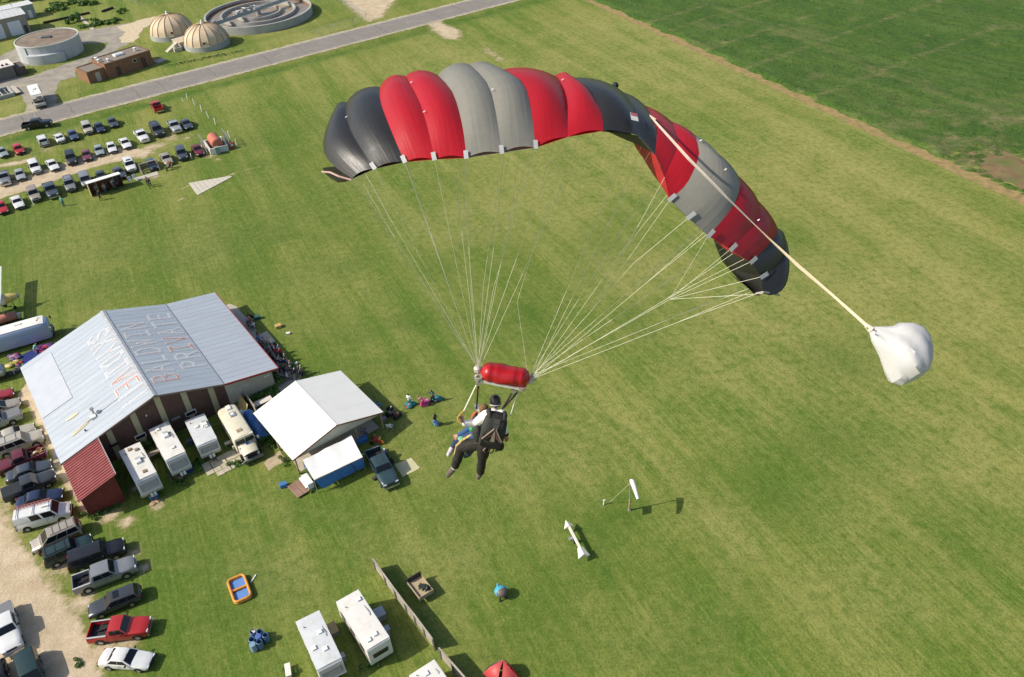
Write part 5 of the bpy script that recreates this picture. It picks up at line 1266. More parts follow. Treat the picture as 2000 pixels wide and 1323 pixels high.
# things fixed outside the caravans
for k, (u, v, z, sx, sy, lb, mt) in enumerate([(650, 1226, .55, 1.3, .75, 'low wooden step beside the caravan cut by the bottom edge', timber), (741, 1195, .9, 1.1, .9, 'grey sheet step at the far side of the cream edged caravan', grey), (755, 1227, .9, .6, .55, 'small grey unit at the near side of the cream edged caravan', grey), (668, 1280, .8, .55, .5, 'small grey unit beside the caravan cut by the bottom edge', grey)]):
    p = G(u, v, z); t = thing('caravan_step', lb, 'step', (p.x, p.y, 0), R(-62)); part('tread', MB().box((0, 0, z-.03), (sx, sy, .06)), mt, t)
    for a in (-1, 1): part('leg', MB().box((a*(sx/2-.08), 0, (z-.06)/2), (.06, sy*.8, z-.06)), grey, t)

# ------------------------------------------------------------------ cream bus
busm = M('bus_cream', (.64, .59, .46), .45, .05, 1.2, dirt=(.52, .42, .26), dscale=.8, damt=.5)
c, a, L_, W_ = rect((421, 801), (458, 784), (494, 842), (456, 859), 2.7); c.z = 0
t = thing('short_bus', 'cream converted school bus with long hood between the small caravan and the pavilion', 'bus', c, a)
x0, x1, w, H = -L_/2, L_/2, W_/2, 2.7
secs = []
for x, f, h in ((x0, .78, H-.35), (x0+.18, .93, H-.12), (x0+.5, 1, H), (x1-.5, 1, H), (x1-.06, .98, H-.06)):
    secs.append([(x, y*f*w, z) for y, z in ((0, h+.06), (.55, h+.03), (.85, h-.08), (.98, h-.30), (1.0, h-.7), (1.0, .55), (.9, .45), (-.9, .45), (-1.0, .55), (-1.0, h-.7), (-.98, h-.30), (-.85, h-.08), (-.55, h+.03))])
mb = MB(); loft(mb, secs); part('body', mb, busm, t, 35)
mb = MB(); loft(mb, [[(x, y*w*f, z) for y, z in ((0, h+.05), (.6, h), (.82, h-.16), (.86, .5), (-.86, .5), (-.82, h-.16), (-.6, h))] for x, f, h in ((x1-.05, 1, 1.62), (x1+1.2, .92, 1.52), (x1+1.75, .86, 1.38), (x1+1.82, .82, 1.2))]); part('hood', mb, busm, t, 35)
part('hood_edge', MB().box((x1+1.80, 0, 1.30), (.08, W_*.76, .10)), dark, t); part('grille', MB().box((x1+1.83, 0, 1.0), (.06, W_*.5, .5)), dark, t)
part('bumper', MB().box((x1+1.98, 0, .6), (.22, W_*.98, .3)), M('bus_bumper_grey', (.16, .16, .15), .7), t)
for sg in (-1, 1):
    part('windscreen', MB().add([(x1+.02, sg*.06, 1.66), (x1+.02, sg*w*.90, 1.66), (x1-.10, sg*w*.84, H-.28), (x1-.10, sg*.06, H-.22)], [(0, 1, 2, 3)]), glass, t)
    part('headlight', MB().lathe([(.01, .04), (.13, .03), (.13, 0)], 12, T=Matrix.Translation((x1+1.84, sg*w*.62, 1.05)) @ Matrix.Rotation(R(90), 4, 'Y')), lampw, t)
    for k in range(5): part('side_window', MB().box((x0+.7+k*.95, sg*(w+.006), 1.75), (.75, .02, .6)), glass, t)
    for x in (x0+1.2, x1+.9): part('wheel', MB().lathe([(.05, -.12), (.42, -.12), (.43, .0), (.42, .12), (.05, .12)], 16, T=Matrix.Translation((x, sg*(w-.12), .43)) @ Matrix.Rotation(R(90), 4, 'X')), tyre, t)
    part('mirror', MB().box((x1+.3, sg*(w+.28), 1.9), (.14, .22, .34)).bar((x1-.1, sg*w*.98, 1.9), (x1+.3, sg*(w+.28), 1.9), .03, .03), busm, t)
part('windscreen_visor', MB().box((x1-.02, 0, H-.10), (.26, W_*.92, .05)), busm, t)
part('roof_unit', MB().box((x0+.75, .15, H+.12), (.75, .5, .16)), acm, t)
f = part('roof_hatch', MB().box((x0+2.2, .15, H+.12), (.8, .62, .14)), grey, t); part('hatch_lid', MB().box((x0+2.2, .15, H+.21), (.4, .34, .05)), white, f)
part('roof_hatch', MB().box((x1-1.0, -.1, H+.09), (.5, .62, .06)), M('rusty_hatch', (.30, .22, .14), .7), t)
part('blue_cap', MB().box((x1+.35, .05, 1.70), (.35, .26, .1)), M('bright_blue_plastic', (.05, .11, .45), .5), t)
part('rear_light_box', MB().box((x0+1.0, w+.2, 1.6), (.5, .35, .4)), acm, t)

# ------------------------------------------------------------------ coach at the left edge
c0 = G(-70, 686, 1.5); c1 = G(98, 638, 1.5); h_ = heading(c0, c1); d_ = Vector((math.cos(h_), math.sin(h_), 0)); Lc = 12.0
cc = c1-d_*Lc/2; cc.z = 0
t = thing('coach', 'white roofed coach with polished silver side and black windscreen at the left edge', 'coach', cc, h_)
x1 = Lc/2; x0 = -x1; w = 1.28; H = 3.05
silv = M('polished_side', (.36, .44, .58), .36, .05, .5, metal=.15, stretch=(.2, 1, 4)); cwh = M('coach_roof_white', (.74, .71, .66), .5, .04, .8)
def csec(x, f, h): return [(x, y*f*w, z) for y, z in ((-1.0, .5), (-1.02, 1.2), (-1.0, 2.1), (-.96, h-.34), (-.82, h-.1), (-.5, h+.02), (0, h+.06), (.5, h+.02), (.82, h-.1), (.96, h-.34), (1.0, 2.1), (1.02, 1.2), (1.0, .5))]
mb = MB(); loft(mb, [csec(x0, .96, H-.1), csec(x0+.3, 1, H), csec(x1-.9, 1, H), csec(x1-.35, .97, H-.12), csec(x1, .90, H-.45)]); part('body', mb, silv, t, 40)
P = [[(x, y*w, H+.085-.09*(abs(y)/.9)**3*1.8-(.10 if x > x1-.5 else 0)) for y in (-.84, -.5, 0, .5, .84)] for x in (x0+.1, x0+2, 0, x1-2, x1-.9, x1-.42)]
part('roof', MB().grid(P), cwh, t, 40)
part('roof_hatch', MB().box((x1-3.6, .05, H+.13), (.9, .34, .14)), cwh, t); part('roof_hatch', MB().box((x1-6.6, .1, H+.12), (.35, .25, .1)), dark, t)
for k in range(3): part('marker_lamp', MB().box((x1-1.2+.12*k, -.3+.3*k, H+.12), (.14, .12, .09)), ventb, t)
part('windscreen', MB().add([(x1+.02, -w*.88, 1.2), (x1+.02, w*.88, 1.2), (x1-.20, w*.86, H-.42), (x1-.20, -w*.86, H-.42)], [(0, 1, 2, 3)]), glass, t)
part('windscreen_pillar', MB().bar((x1+.04, 0, 1.2), (x1-.18, 0, H-.42), .08, .05), plast, t)
for s_ in (-.4, .4): part('wiper', MB().bar((x1+.07, s_, 1.22), (x1-.03, s_+.35, 2.0), .03, .03), dark, t)
part('dashboard_sill', MB().box((x1+.10, 0, 1.12), (.24, w*1.8, .12)), M('sill_grey', (.24, .25, .25), .6), t)
part('bumper', MB().box((x1+.10, 0, .6), (.26, w*1.96, .34)), plast, t)
for sg in (-1, 1):
    part('headlight', MB().box((x1+.03, sg*.85, .92), (.08, .34, .16)), lampw, t)
    part('mirror', MB().box((x1+.25, sg*1.55, 2.1), (.16, .24, .42)).bar((x1-.1, sg*1.2, 2.3), (x1+.25, sg*1.55, 2.2), .05, .05), grey if sg < 0 else plast, t)
    for x in (x0+2.2, x1-2.4): part('wheel', MB().lathe([(.05, -.14), (.48, -.14), (.5, 0), (.48, .14), (.05, .14)], 16, T=Matrix.Translation((x, sg*(w-.14), .5)) @ Matrix.Rotation(R(90), 4, 'X')), tyre, t)
    for k in range(6 if sg > 0 else 0): part('side_window', MB().box((x0+1.4+k*1.5, sg*(w+.008), 2.05), (1.2, .03, .62)), M('tinted_blue_glass', (.10, .14, .22), .1, .05, spec=.8), t)
for k in range(4): part('side_rib', MB().box((-.4, -w*1.02-.01, .75+.2*k), (Lc-1.6, .025, .04)), M('bright_rib', (.55, .6, .68), .3, .03, metal=.6), t)

# ------------------------------------------------------------------ propeller aeroplane, mostly out of frame
pn = G(36, 575, 2.2); pt_ = G(-30, 592, 2.2); ah_ = heading(pt_, pn); pc_ = pn-Vector((math.cos(ah_), math.sin(ah_), 0))*2.2; pc_.z = 0
t = thing('aeroplane', 'white high winged aeroplane with yellow engine cowl at the left edge', 'aeroplane', pc_, ah_)
mb = MB(); loft(mb, [[(x, r_*math.cos(a_), 2.0+dz+r_*1.05*math.sin(a_)) for a_ in np.linspace(0, 2*math.pi, 14, endpoint=False)] for x, r_, dz in ((-9, .16, .35), (-6, .4, .2), (-3, .75, .05), (-1, .85, 0), (.3, .78, 0))]); part('fuselage', mb, white, t, 40)
mb = MB(); loft(mb, [[(x, r_*math.cos(a_), 2.0+r_*math.sin(a_)) for a_ in np.linspace(0, 2*math.pi, 14, endpoint=False)] for x, r_ in ((.3, .78), (1.0, .66), (1.7, .45), (1.95, .30))]); part('engine_cowl', mb, M('cowl_yellow', (.62, .50, .16), .4, .05), t, 40)
part('spinner', MB().lathe([(.26, 0), (.2, .18), (.1, .30), (.01, .36)], 12, T=Matrix.Translation((1.97, 0, 2.0)) @ Matrix.Rotation(R(90), 4, 'Y')), grey, t, 40)
for k in range(2):
    mb = MB(); a_ = R(60+180*k); loft(mb, [[(2.05+dx*.2*s, math.cos(a_)*r_-math.sin(a_)*dx, 2.0+math.sin(a_)*r_+math.cos(a_)*dx) for dx, s in ((-.10, 1), (.10, 1), (.10, -1), (-.10, -1))] for r_ in (.1, .6, 1.15)]); part('propeller_blade', mb, M('propeller_grey', (.22, .22, .22), .5), t)
mb = MB(); loft(mb, [[(x-.9+s_, y, 2.95+.25*abs(y)/8+th) for x, th in ((1.0, .05), (.6, .16), (-.2, .12), (-.75, .02), (-.2, -.03), (.6, -.05))] for y, s_ in ((-8, 0), (-3, .05), (0, .1), (3, .05), (8, 0))]); part('wing', mb, M('wing_white', (.70, .74, .72), .4, .04, 1), t, 30)
part('tail_fin', MB().add([(-9, 0, 2.4), (-7.8, 0, 2.4), (-8.6, 0, 3.9), (-9.3, 0, 3.9), (-9, .06, 2.4), (-7.8, .06, 2.4), (-8.6, .06, 3.9), (-9.3, .06, 3.9)], [(0, 1, 2, 3), (7, 6, 5, 4), (0, 4, 5, 1), (1, 5, 6, 2), (2, 6, 7, 3), (3, 7, 4, 0)]), white, t)
part('tailplane', MB().box((-8.6, 0, 2.5), (.9, 4.2, .07)), white, t)
for sg in (-1, 1): part('main_wheel', MB().lathe([(.04, -.1), (.3, -.1), (.31, 0), (.3, .1), (.04, .1)], 12, T=Matrix.Translation((-.4, sg*1.3, .31)) @ Matrix.Rotation(R(90), 4, 'X')), tyre, t); part('gear_leg', MB().tube([(-.4, sg*1.3, .31), (-.4, sg*.5, 1.4)], .06, 6), grey, t)
part('nose_wheel', MB().lathe([(.04, -.08), (.24, -.08), (.24, .08), (.04, .08)], 12, T=Matrix.Translation((1.0, 0, .24)) @ Matrix.Rotation(R(90), 4, 'X')).tube([(1.0, 0, .24), (1.0, 0, 1.4)], .05, 6), tyre, t)
pr_ = G(8, 622, 1.0); t = thing('fuel_bowser', 'faded red cylinder trailer between the aeroplane wing and the coach', 'trailer', (pr_.x, pr_.y, 0), R(25))
part('tank', MB().lathe([(.01, -1.6), (.5, -1.6), (.62, -1.45), (.62, 1.45), (.5, 1.6), (.01, 1.6)], 18, T=Matrix.Translation((0, 0, 1.0)) @ Matrix.Rotation(R(90), 4, 'Y')), M('faded_red_tank', (.42, .17, .13), .6, .1), t, 40)
part('frame', MB().box((.2, 0, .38), (3.8, .9, .1)), plast, t)
for sg in (-1, 1): part('wheel', MB().lathe([(.04, -.1), (.3, -.1), (.3, .1), (.04, .1)], 12, T=Matrix.Translation((0, sg*.6, .3)) @ Matrix.Rotation(R(90), 4, 'X')), tyre, t)
part('pump_box', MB().box((1.9, 0, .8), (.5, .8, .6)), grey, t)
# silver round tank trailer low on the left edge
pq = G(4, 726, 1.0); t = thing('water_tank_trailer', 'round silver tank trailer on the grass below the blue tarps', 'trailer', (pq.x, pq.y, 0), R(20))
part('tank', MB().lathe([(.01, -1.5), (.6, -1.5), (.85, -1.3), (.9, 0), (.85, 1.3), (.6, 1.5), (.01, 1.5)], 20, T=Matrix.Translation((-1.1, 0, 1.25)) @ Matrix.Rotation(R(90), 4, 'Y')), M('tank_silver', (.42, .46, .48), .35, .06, metal=.5), t, 50)
part('manhole', MB().lathe([(.2, 2.1), (.2, 2.22), (.01, 2.22)], 12, T=Matrix.Translation((-1.1, 0, 0))), dark, t); part('frame', MB().box((-.6, 0, .42), (3.6, 1.0, .1)), plast, t)
for sg in (-1, 1): part('wheel', MB().lathe([(.04, -.1), (.35, -.1), (.35, .1), (.04, .1)], 12, T=Matrix.Translation((-1.1, sg*.75, .36)) @ Matrix.Rotation(R(90), 4, 'X')), tyre, t)
part('jockey_wheel', MB().tube([(1.2, 0, .1), (1.2, 0, .8)], .06, 6), white, t)
# packing tarps
for px, lb, cl in (([(40, 696), (78, 676), (86, 692), (48, 716)], 'dark blue packing tarp on the grass below the coach', (.022, .035, .16)), ([(44, 712), (84, 692), (80, 706), (52, 722)], 'bright blue packing tarp against the hangar roof edge', (.05, .12, .42))):
    q = [G(*p) for p in px]; c = sum(q, Vector())/4; t = thing('packing_tarp', lb, 'tarp', c)
    P = [[((q[0]*(1-s)*(1-r_)+q[1]*s*(1-r_)+q[2]*s*r_+q[3]*(1-s)*r_)-c)+Vector((0, 0, .03+.05*abs(math.sin(s*8+r_*5)))) for r_ in np.linspace(0, 1, 6)] for s in np.linspace(0, 1, 10)]
    part('sheet', MB().grid(P), M('tarp_'+str(cl[2]), cl, .5, .15, 2, bump=.3, bscale=3), t, 60)
def cloth_heap(name, label, cat, px, cols, r=.6, n=7, seed=1, group=None, flat=.5):
    p = G(*px); t = thing(name, label, cat, p, 0, group); rr = random.Random(seed)
    for k in range(n):
        a = rr.uniform(0, 6.28); d = rr.uniform(.2, 1)*r; cl = cols[k % len(cols)]; s = rr.uniform(.3, .5)*r*1.5
        mb = MB(); mb.ball((math.cos(a)*d, math.sin(a)*d, s*flat*.6), s, 9, 6, sc=(1.2, .85, flat))
        mb.v = [(x+rr.uniform(-.04, .04), y+rr.uniform(-.04, .04), max(.01, z+rr.uniform(-.04, .04))) for x, y, z in mb.v]
        part('fold', mb, M('cloth_%0.2f_%0.2f_%0.2f' % cl, cl, .6, .1, 2), t, 60)
    return t
cloth_heap('folded_parachute', 'magenta and purple parachute heaped beside the coach nose', 'parachute', (88, 680), [(.33, .03, .13), (.10, .03, .16), (.28, .02, .06)], .9, 9, 2)
cloth_heap('folded_parachute', 'pink and purple parachute bundled at the left of the dark blue tarp', 'parachute', (30, 698), [(.28, .04, .14), (.08, .05, .16), (.42, .25, .28)], .7, 8, 3)
cloth_heap('folded_parachute', 'yellow and green parachute heaped beside the silver tank trailer', 'parachute', (27, 714), [(.48, .38, .05), (.16, .22, .05), (.50, .42, .18)], .8, 9, 4)
cloth_heap('folded_parachute', 'red parachute bundle at the tip of the bright blue tarp', 'parachute', (39, 711), [(.45, .03, .03), (.05, .10, .35)], .4, 5, 5)
cloth_heap('folded_parachute', 'black gear bags beside the yellow parachute', 'gear bag', (33, 725), [(.03, .03, .035), (.05, .05, .06)], .6, 6, 6)

# ------------------------------------------------------------------ motorhome leaving the plant drive
c, a, L_, W_ = rect((51.5, 168.5), (72.5, 164), (81, 183), (60.5, 187), 2.9); c.z = 0
t = thing('motorhome', 'white motorhome with brown striped front waiting at the plant drive exit', 'motorhome', c, a)
x0, x1, w, H = -L_/2, L_/2, W_/2, 2.9
mb = MB(); pr2 = [(x0, .5), (x0, H), (x1, H), (x1+.9, H-.55), (x1+.95, H-1.1), (x1+.45, 1.35), (x1+1.5, 1.2), (x1+1.55, .5)]
n = len(pr2); mb.add([(x, -w, z) for x, z in pr2]+[(x, w, z) for x, z in pr2], [tuple(range(n)), tuple(range(2*n-1, n-1, -1))]+[(i, n+i, n+(i+1) % n, (i+1) % n) for i in range(n)]); part('body', mb, M('motorhome_beige', (.50, .46, .39), .5, .05, 1), t, 25)
part('roof', MB().box((0, 0, H+.03), (L_, W_*.98, .06)), white, t)
part('roof_unit', MB().box((-.2, 0, H+.16), (1.0, .6, .2)), acm, t); part('roof_vent', MB().box((1.4, -.4, H+.1), (.4, .4, .1)), acm, t)
part('cab_over_window', MB().box((x1+.60, .25, H-.36), (.5, 1.1, .05)), glass, t)
part('windscreen', MB().add([(x1+.52, -w*.85, 1.38), (x1+.52, w*.85, 1.38), (x1+.96, w*.85, H-1.16), (x1+.96, -w*.85, H-1.16)], [(0, 1, 2, 3)]), glass, t)
for sg in (-1, 1):
    part('brown_stripe', MB().box((0, sg*(w+.006), 1.5), (L_, .012, .25)), M('brown_stripe', (.14, .09, .06), .6), t)
    part('front_swoosh', MB().bar((x1+.93, sg*.2, H-.62), (x1+.98, sg*w*.95, H-1.0), .06, .14), M('brown_stripe', (.14, .09, .06), .6), t)
    part('headlight', MB().box((x1+1.53, sg*.8, .95), (.08, .3, .2)), lampw, t)
    part('mirror', MB().box((x1+.8, sg*(w+.25), 1.6), (.12, .2, .35)), plast, t)
    for x in (x0+1.2, x1+.7): part('wheel', MB().lathe([(.04, -.12), (.38, -.12), (.39, .12), (.04, .12)], 14, T=Matrix.Translation((x, sg*(w-.13), .39)) @ Matrix.Rotation(R(90), 4, 'X')), tyre, t)
part('side_awning', MB().box((0, w+.06, H-.1), (L_*.7, .1, .12)), dark, t)
part('bumper', MB().box((x1+1.6, 0, .6), (.2, W_*.95, .22)), dark, t)

# ------------------------------------------------------------------ shelter, bench, fuel tank in the far car park
ra_, rb_ = G(166, 357, 2.4), G(232, 337, 2.4); sh = heading(ra_, rb_); cm = (ra_+rb_)/2; sL = (rb_-ra_).length
dv = Vector((math.sin(sh), -math.cos(sh), 0)); cm.z = 0
t = thing('spectator_shelter', 'long open fronted brown shelter with white flat roof full of people', 'shelter', cm, sh)
part('roof', MB().add([(-sL/2, .3, 2.3), (sL/2, .3, 2.3), (sL/2, -1.6, 2.62), (-sL/2, -1.6, 2.62), (-sL/2, .3, 2.42), (sL/2, .3, 2.42), (sL/2, -1.6, 2.74), (-sL/2, -1.6, 2.74)], [(0, 3, 2, 1), (4, 5, 6, 7), (0, 1, 5, 4), (1, 2, 6, 5), (2, 3, 7, 6), (3, 0, 4, 7)]), offw, t)
shw = M('shelter_brown', (.15, .062, .03), .8, .2, 2)
part('back_wall', MB().box((0, .15, 1.15), (sL-.2, .1, 2.3)), shw, t)
for sg in (-1, 1): part('side_wall', MB().add([(sg*(sL/2-.1), .1, 0), (sg*(sL/2-.1), -1.4, 0), (sg*(sL/2-.1), -1.4, 2.58), (sg*(sL/2-.1), .1, 2.32), (sg*(sL/2-.2), .1, 0), (sg*(sL/2-.2), -1.4, 0), (sg*(sL/2-.2), -1.4, 2.58), (sg*(sL/2-.2), .1, 2.32)], [(0, 1, 2, 3), (7, 6, 5, 4), (0, 4, 5, 1), (1, 5, 6, 2), (2, 6, 7, 3)]), shw if sg > 0 else timber, t)
part('bench_plank', MB().box((0, -.3, .45), (sL-.6, .4, .06)), shw, t)
for x in (-sL/4, sL/4): part('post', MB().box((x, -1.35, 1.29), (.1, .1, 2.58)), timber, t)
# timber swing bench
pb_ = G(294, 335, 0); t = thing('swing_bench', 'pale timber framed bench beside the dark blue car in the front row', 'bench', pb_, R(30))
pale = M('pale_timber', (.46, .40, .30), .8, .12, 2)
for sg in (-1, 1):
    part('frame_side', MB().bar((sg*1.6, -.9, 0), (sg*1.6, 0, 1.9), .14, .14).bar((sg*1.6, .9, 0), (sg*1.6, 0, 1.9), .14, .14).bar((sg*1.6, -.7, .3), (sg*1.6, .7, .3), .12, .12), pale, t)
part('top_beam', MB().box((0, 0, 1.92), (3.5, .16, .16)), pale, t)
for k in range(4): part('seat_slat', MB().box((0, -.55+.16*k, .55), (3.0, .13, .05)), M('dark_slat', (.10, .085, .07), .8), t)
for k in range(4): part('back_slat', MB().box((0, .2+.03*k, .72+.17*k), (3.0, .05, .13)), M('dark_slat', (.10, .085, .07), .8), t)
pp = G(287, 345); t = thing('concrete_pad', 'small pale slab in front of the timber bench', 'slab', pp, R(32)); part('slab', MB().box((0, 0, .04), (4.2, 1.6, .08)), concl, t)
# red tank in walled bay
p_ = G(424, 290, 0); t = thing('fuel_tank_bay', 'red cylindrical fuel tank in a white walled bay with mesh fence', 'fuel tank', p_, R(-63))
part('tank', MB().lathe([(.01, -2.0), (.9, -2.0), (1.1, -1.8), (1.1, 1.8), (.9, 2.0), (.01, 2.0)], 24, T=Matrix.Translation((0, 0, 1.55)) @ Matrix.Rotation(R(90), 4, 'Y')), M('fuel_tank_red', (.45, .135, .085), .55, .08, 1, dirt=(.36, .16, .11), damt=.5), t, 40)
ww = M('white_block_wall', (.62, .61, .57), .8, .06, 1)
for c_, d in (((0, -1.65, .6), (5.0, .2, 1.2)), ((0, 1.65, .6), (5.0, .2, 1.2)), ((2.4, 0, .6), (.2, 3.1, 1.2)), ((-2.4, 0, .6), (.2, 3.1, 1.2))): part('bay_wall', MB().box(c_, d), ww, t)
for sx_ in (-1.2, 1.2): part('saddle', MB().box((sx_, 0, .3), (.3, 1.8, .6)), concl, t)
part('pump', MB().box((2.9, -.5, .75), (.7, .8, 1.5)), M('pump_green_grey', (.22, .29, .27), .6), t)
part('red_pump', MB().box((1.9, 2.6, .55), (.45, .6, 1.1)), M('pump_red', (.42, .05, .04), .5), t); part('pump_face', MB().box((2.14, 2.6, .75), (.03, .45, .4)), white, t)
for s_ in (-1, 1):
    for k in range(4): part('fence_post', MB().tube([(-3.0+k*1.6, s_*2.3, 0), (-3.0+k*1.6, s_*2.3, 2.5)], .045, 6), wire, t)
    mb = MB()
    for k in range(14): mb.bar((-3.0+k*.36, s_*2.3, .1), (-3.0+k*.36+.5 if k < 12 else 1.8, s_*2.3, 2.45), .02, .02).bar((-3.0+k*.36+.4 if k < 12 else 1.8, s_*2.3, .1), (-3.0+k*.36, s_*2.3, 2.45), .02, .02)
    mb.bar((-3.0, s_*2.3, 2.47), (1.8, s_*2.3, 2.47), .05, .05); o = part('mesh_wire', mb, wire, t); o['kind'] = 'stuff'
for k in range(6): part('stake', MB().tube([(-1.6+k*.9, -3.0-.2*(k % 2), 0), (-1.6+k*.9, -3.0, 1.3)], .05, 5), M('rusty_stake', (.12, .07, .05), .8), t)
sheet('bare_earth', [(396, 282), (404, 280), (414, 296), (406, 298)], .004, M('pale_sand', (.46, .33, .16), .95, .15, 2, bump=.4), .3, .8, 3)
# white marker stakes
stk = M('stake_white', (.72, .72, .70), .6)
for k, (u, v, h) in enumerate([(366, 194, 1.2), (380.5, 206, 1.5), (394, 218, 1.5), (407.5, 231, 1.5), (421, 244, 1.5), (449, 269, 1.5), (462, 284, 1.4), (358, 199, .9), (374.5, 311, 1.2), (66.5, 401, 1.2), (70, 231, .9)]):
    p_ = G(u, v); t = thing('marker_stake', ['slim white stake in the line running from the road to the red fuel tank'][0] if k < 8 else ['white stake leaning beside the blue grey sport utility in the front row', 'short white stake at the nose of the dusty tan sport utility', 'short white stake on the verge near the black pickup'][k-8], 'stake', p_, 0, 'white stakes by the fuel tank' if k < 8 else None)
    part('shaft', MB().bar((0, 0, 0), (-.12 if k % 2 else .05, .05, h), .13, .10), stk, t)
# wedge shaped board on the turf
q = [G(*p) for p in ((368.5, 358.5), (386, 382), (454, 346), (450, 344.5))]; c = (q[0]+q[1]+q[2])/3; t = thing('wedge_marker', 'long pale triangular ground marker on the turf right of the car park', 'ground marker', c)
wpl = M('wedge_boards', (.50, .46, .38), .85, .10, 1.5, dirt=(.40, .35, .28), dscale=.6, damt=.6)
nb = 9
for k in range(nb):
    f0, f1 = k/nb, (k+1)/nb-.006; l_ = lambda f: (q[0].lerp(q[3], f)-c, q[1].lerp(q[2], f)-c)
    a0, b0 = l_(f0); a1, b1 = l_(f1); mb = MB(); up = Vector((0, 0, .09)); z0 = Vector((0, 0, .005))
    mb.add([a0+z0, b0+z0, b1+z0, a1+z0, a0+up, b0+up, b1+up, a1+up], [(0, 3, 2, 1), (4, 5, 6, 7), (0, 1, 5, 4), (1, 2, 6, 5), (2, 3, 7, 6), (3, 0, 4, 7)]); part('board', mb, wpl, t)

# ================================================================== LAWN OBJECTS
# wooden fence in two runs
fw_ = [M('fence_grey_%d' % i, c, .85, .15, 2, dirt=(.24, .20, .15), dscale=1, damt=.5, stretch=(.3, 3, 3)) for i, c in enumerate([(.36, .32, .26), (.31, .275, .225), (.40, .36, .30)])]
def fence(label, px, ends=None):
    pts = [G(*p) for p in px]; t = thing('wooden_fence', label, 'fence', pts[0])
    for i, p in enumerate(pts):
        q_ = p-pts[0]; part('post', MB().bar((q_.x, q_.y, 0), (q_.x, q_.y, 1.72), .12, .12, up=(1, 0, 0)), fw_[1], t)
    for i, (a, b) in enumerate(zip(pts[:-1], pts[1:])):
        d = (b-a).normalized(); n_ = Vector((d.y, -d.x, 0))*-.085
        for k in range(6):
            z = .20+k*.272; w_ = rng.uniform(-.012, .012)
            part('board', MB().bar(a-pts[0]+n_+d*.01+Vector((0, 0, z)), b-pts[0]+n_-d*.01+Vector((0, 0, z+w_)), .035, .255), fw_[(i+k*2) % 3], t)
        part('cap_rail', MB().bar(a-pts[0]+Vector((0, 0, 1.735)), b-pts[0]+Vector((0, 0, 1.735)), .16, .04), fw_[(i+1) % 3], t)
fence('long weathered board fence standing between the caravans and the cart', ((733, 1113), (754, 1143), (774, 1171), (794.4, 1198.5), (812, 1220.5), (830, 1245), (848.5, 1270)))
fence('short board fence run at the bottom edge by the red tent', ((861.4, 1287.5), (886, 1316), (912, 1346), (940, 1378)))
# flat cart
c, a, L_, W_ = rect((793.5, 1134), (821, 1120), (846, 1150), (818, 1168), .95); c.z = 0
t = thing('flat_cart', 'small plywood cart with dark motor parts in it, right of the fence', 'cart', c, a)
ply = M('plywood_floor', (.40, .31, .19), .8, .1, 1.5, dirt=(.30, .22, .13), damt=.5); dkb = M('dark_cart_board', (.05, .038, .035), .7)
part('floor', MB().box((0, 0, .62), (L_, W_, .06)), ply, t)
part('headboard', MB().box((-L_/2+.06, 0, .95), (.10, W_, .62)), dkb, t)
for sg in (-1, 1): part('side_board', MB().box((.06, sg*(W_/2-.03), .78), (L_-.14, .05, .26)), M('cart_side', (.36, .29, .2), .8, .1), t)
part('tailboard', MB().box((L_/2+.03, 0, .68), (.05, W_, .50)), M('cart_side', (.36, .29, .2), .8, .1), t)
for sg in (-1, 1): part('wheel', MB().lathe([(.04, -.09), (.3, -.09), (.31, 0), (.3, .09), (.04, .09)], 14, T=Matrix.Translation((0, sg*(W_/2-.14), .31)) @ Matrix.Rotation(R(90), 4, 'X')), tyre, t)
part('axle', MB().box((0, 0, .33), (.08, W_-.4, .08)), plast, t); part('chassis', MB().box((0, 0, .48), (L_*.7, W_*.5, .2)), plast, t)
part('drawbar', MB().bar((-L_/2, 0, .5), (-L_/2-.7, 0, .45), .07, .07), plast, t)
t = thing('engine', 'dark greasy engine lying in the plywood cart', 'engine', (c.x, c.y, .652), a+.5)
em = M('engine_dark', (.045, .055, .045), .5, .3, 4, metal=.4)
part('block', MB().box((.35, 0, .18), (.8, .42, .34)), em, t); part('cylinder', MB().tube([(.5, -.3, .2), (.5, .3, .3)], .14, 8), em, t)
for k in range(5): part('pipe', MB().tube([(-.05+.18*k, -.35, .08), (.1+.18*k, .1, .3), (.2+.15*k, .4, .1)], .05, 6), em if k % 2 else M('engine_light', (.26, .25, .22), .5, .2, metal=.3), t)
part('flywheel', MB().lathe([(.05, 0), (.24, 0), (.24, .08), (.05, .08)], 14, T=Matrix.Translation((.85, 0, .26)) @ Matrix.Rotation(R(80), 4, 'Y')), em, t)
# windsock
wp = G(1229.2, 997); t = thing('windsock', 'white windsock on a rusty hinged pole in the open grass', 'windsock', wp)
pole_r = M('rusted_pole', (.36, .24, .17), .7, .2, 2); pole_g = M('pole_grey', (.33, .36, .36), .5, .1, metal=.4)
part('pole_base', MB().tube([(0, 0, 0), (0, 0, 1.7)], [.11, .08], 8), pole_r, t); part('pole', MB().tube([(0, 0, 1.7), (0, 0, 4.25)], [.06, .045], 8), pole_g, t)
part('base_plate', MB().box((0, 0, .03), (.28, .28, .06)), pole_g, t)
sd = (G(1246, 978, 3.6)-G(1233, 935, 4.3)); s0 = G(1234, 938, 4.35)-wp; s1 = G(1246, 975, 3.55)-wp
mb = MB(); pts = [s0.lerp(s1, f)+Vector((0, 0, .10*math.sin(f*3.1))) for f in np.linspace(0, 1, 9)]
mb.tube(pts, [.25, .26, .25, .235, .22, .20, .185, .165, .15], 16, cap=False); part('sock', mb, M('sock_white', (.70, .67, .60), .8, .05, 2), t, 60)
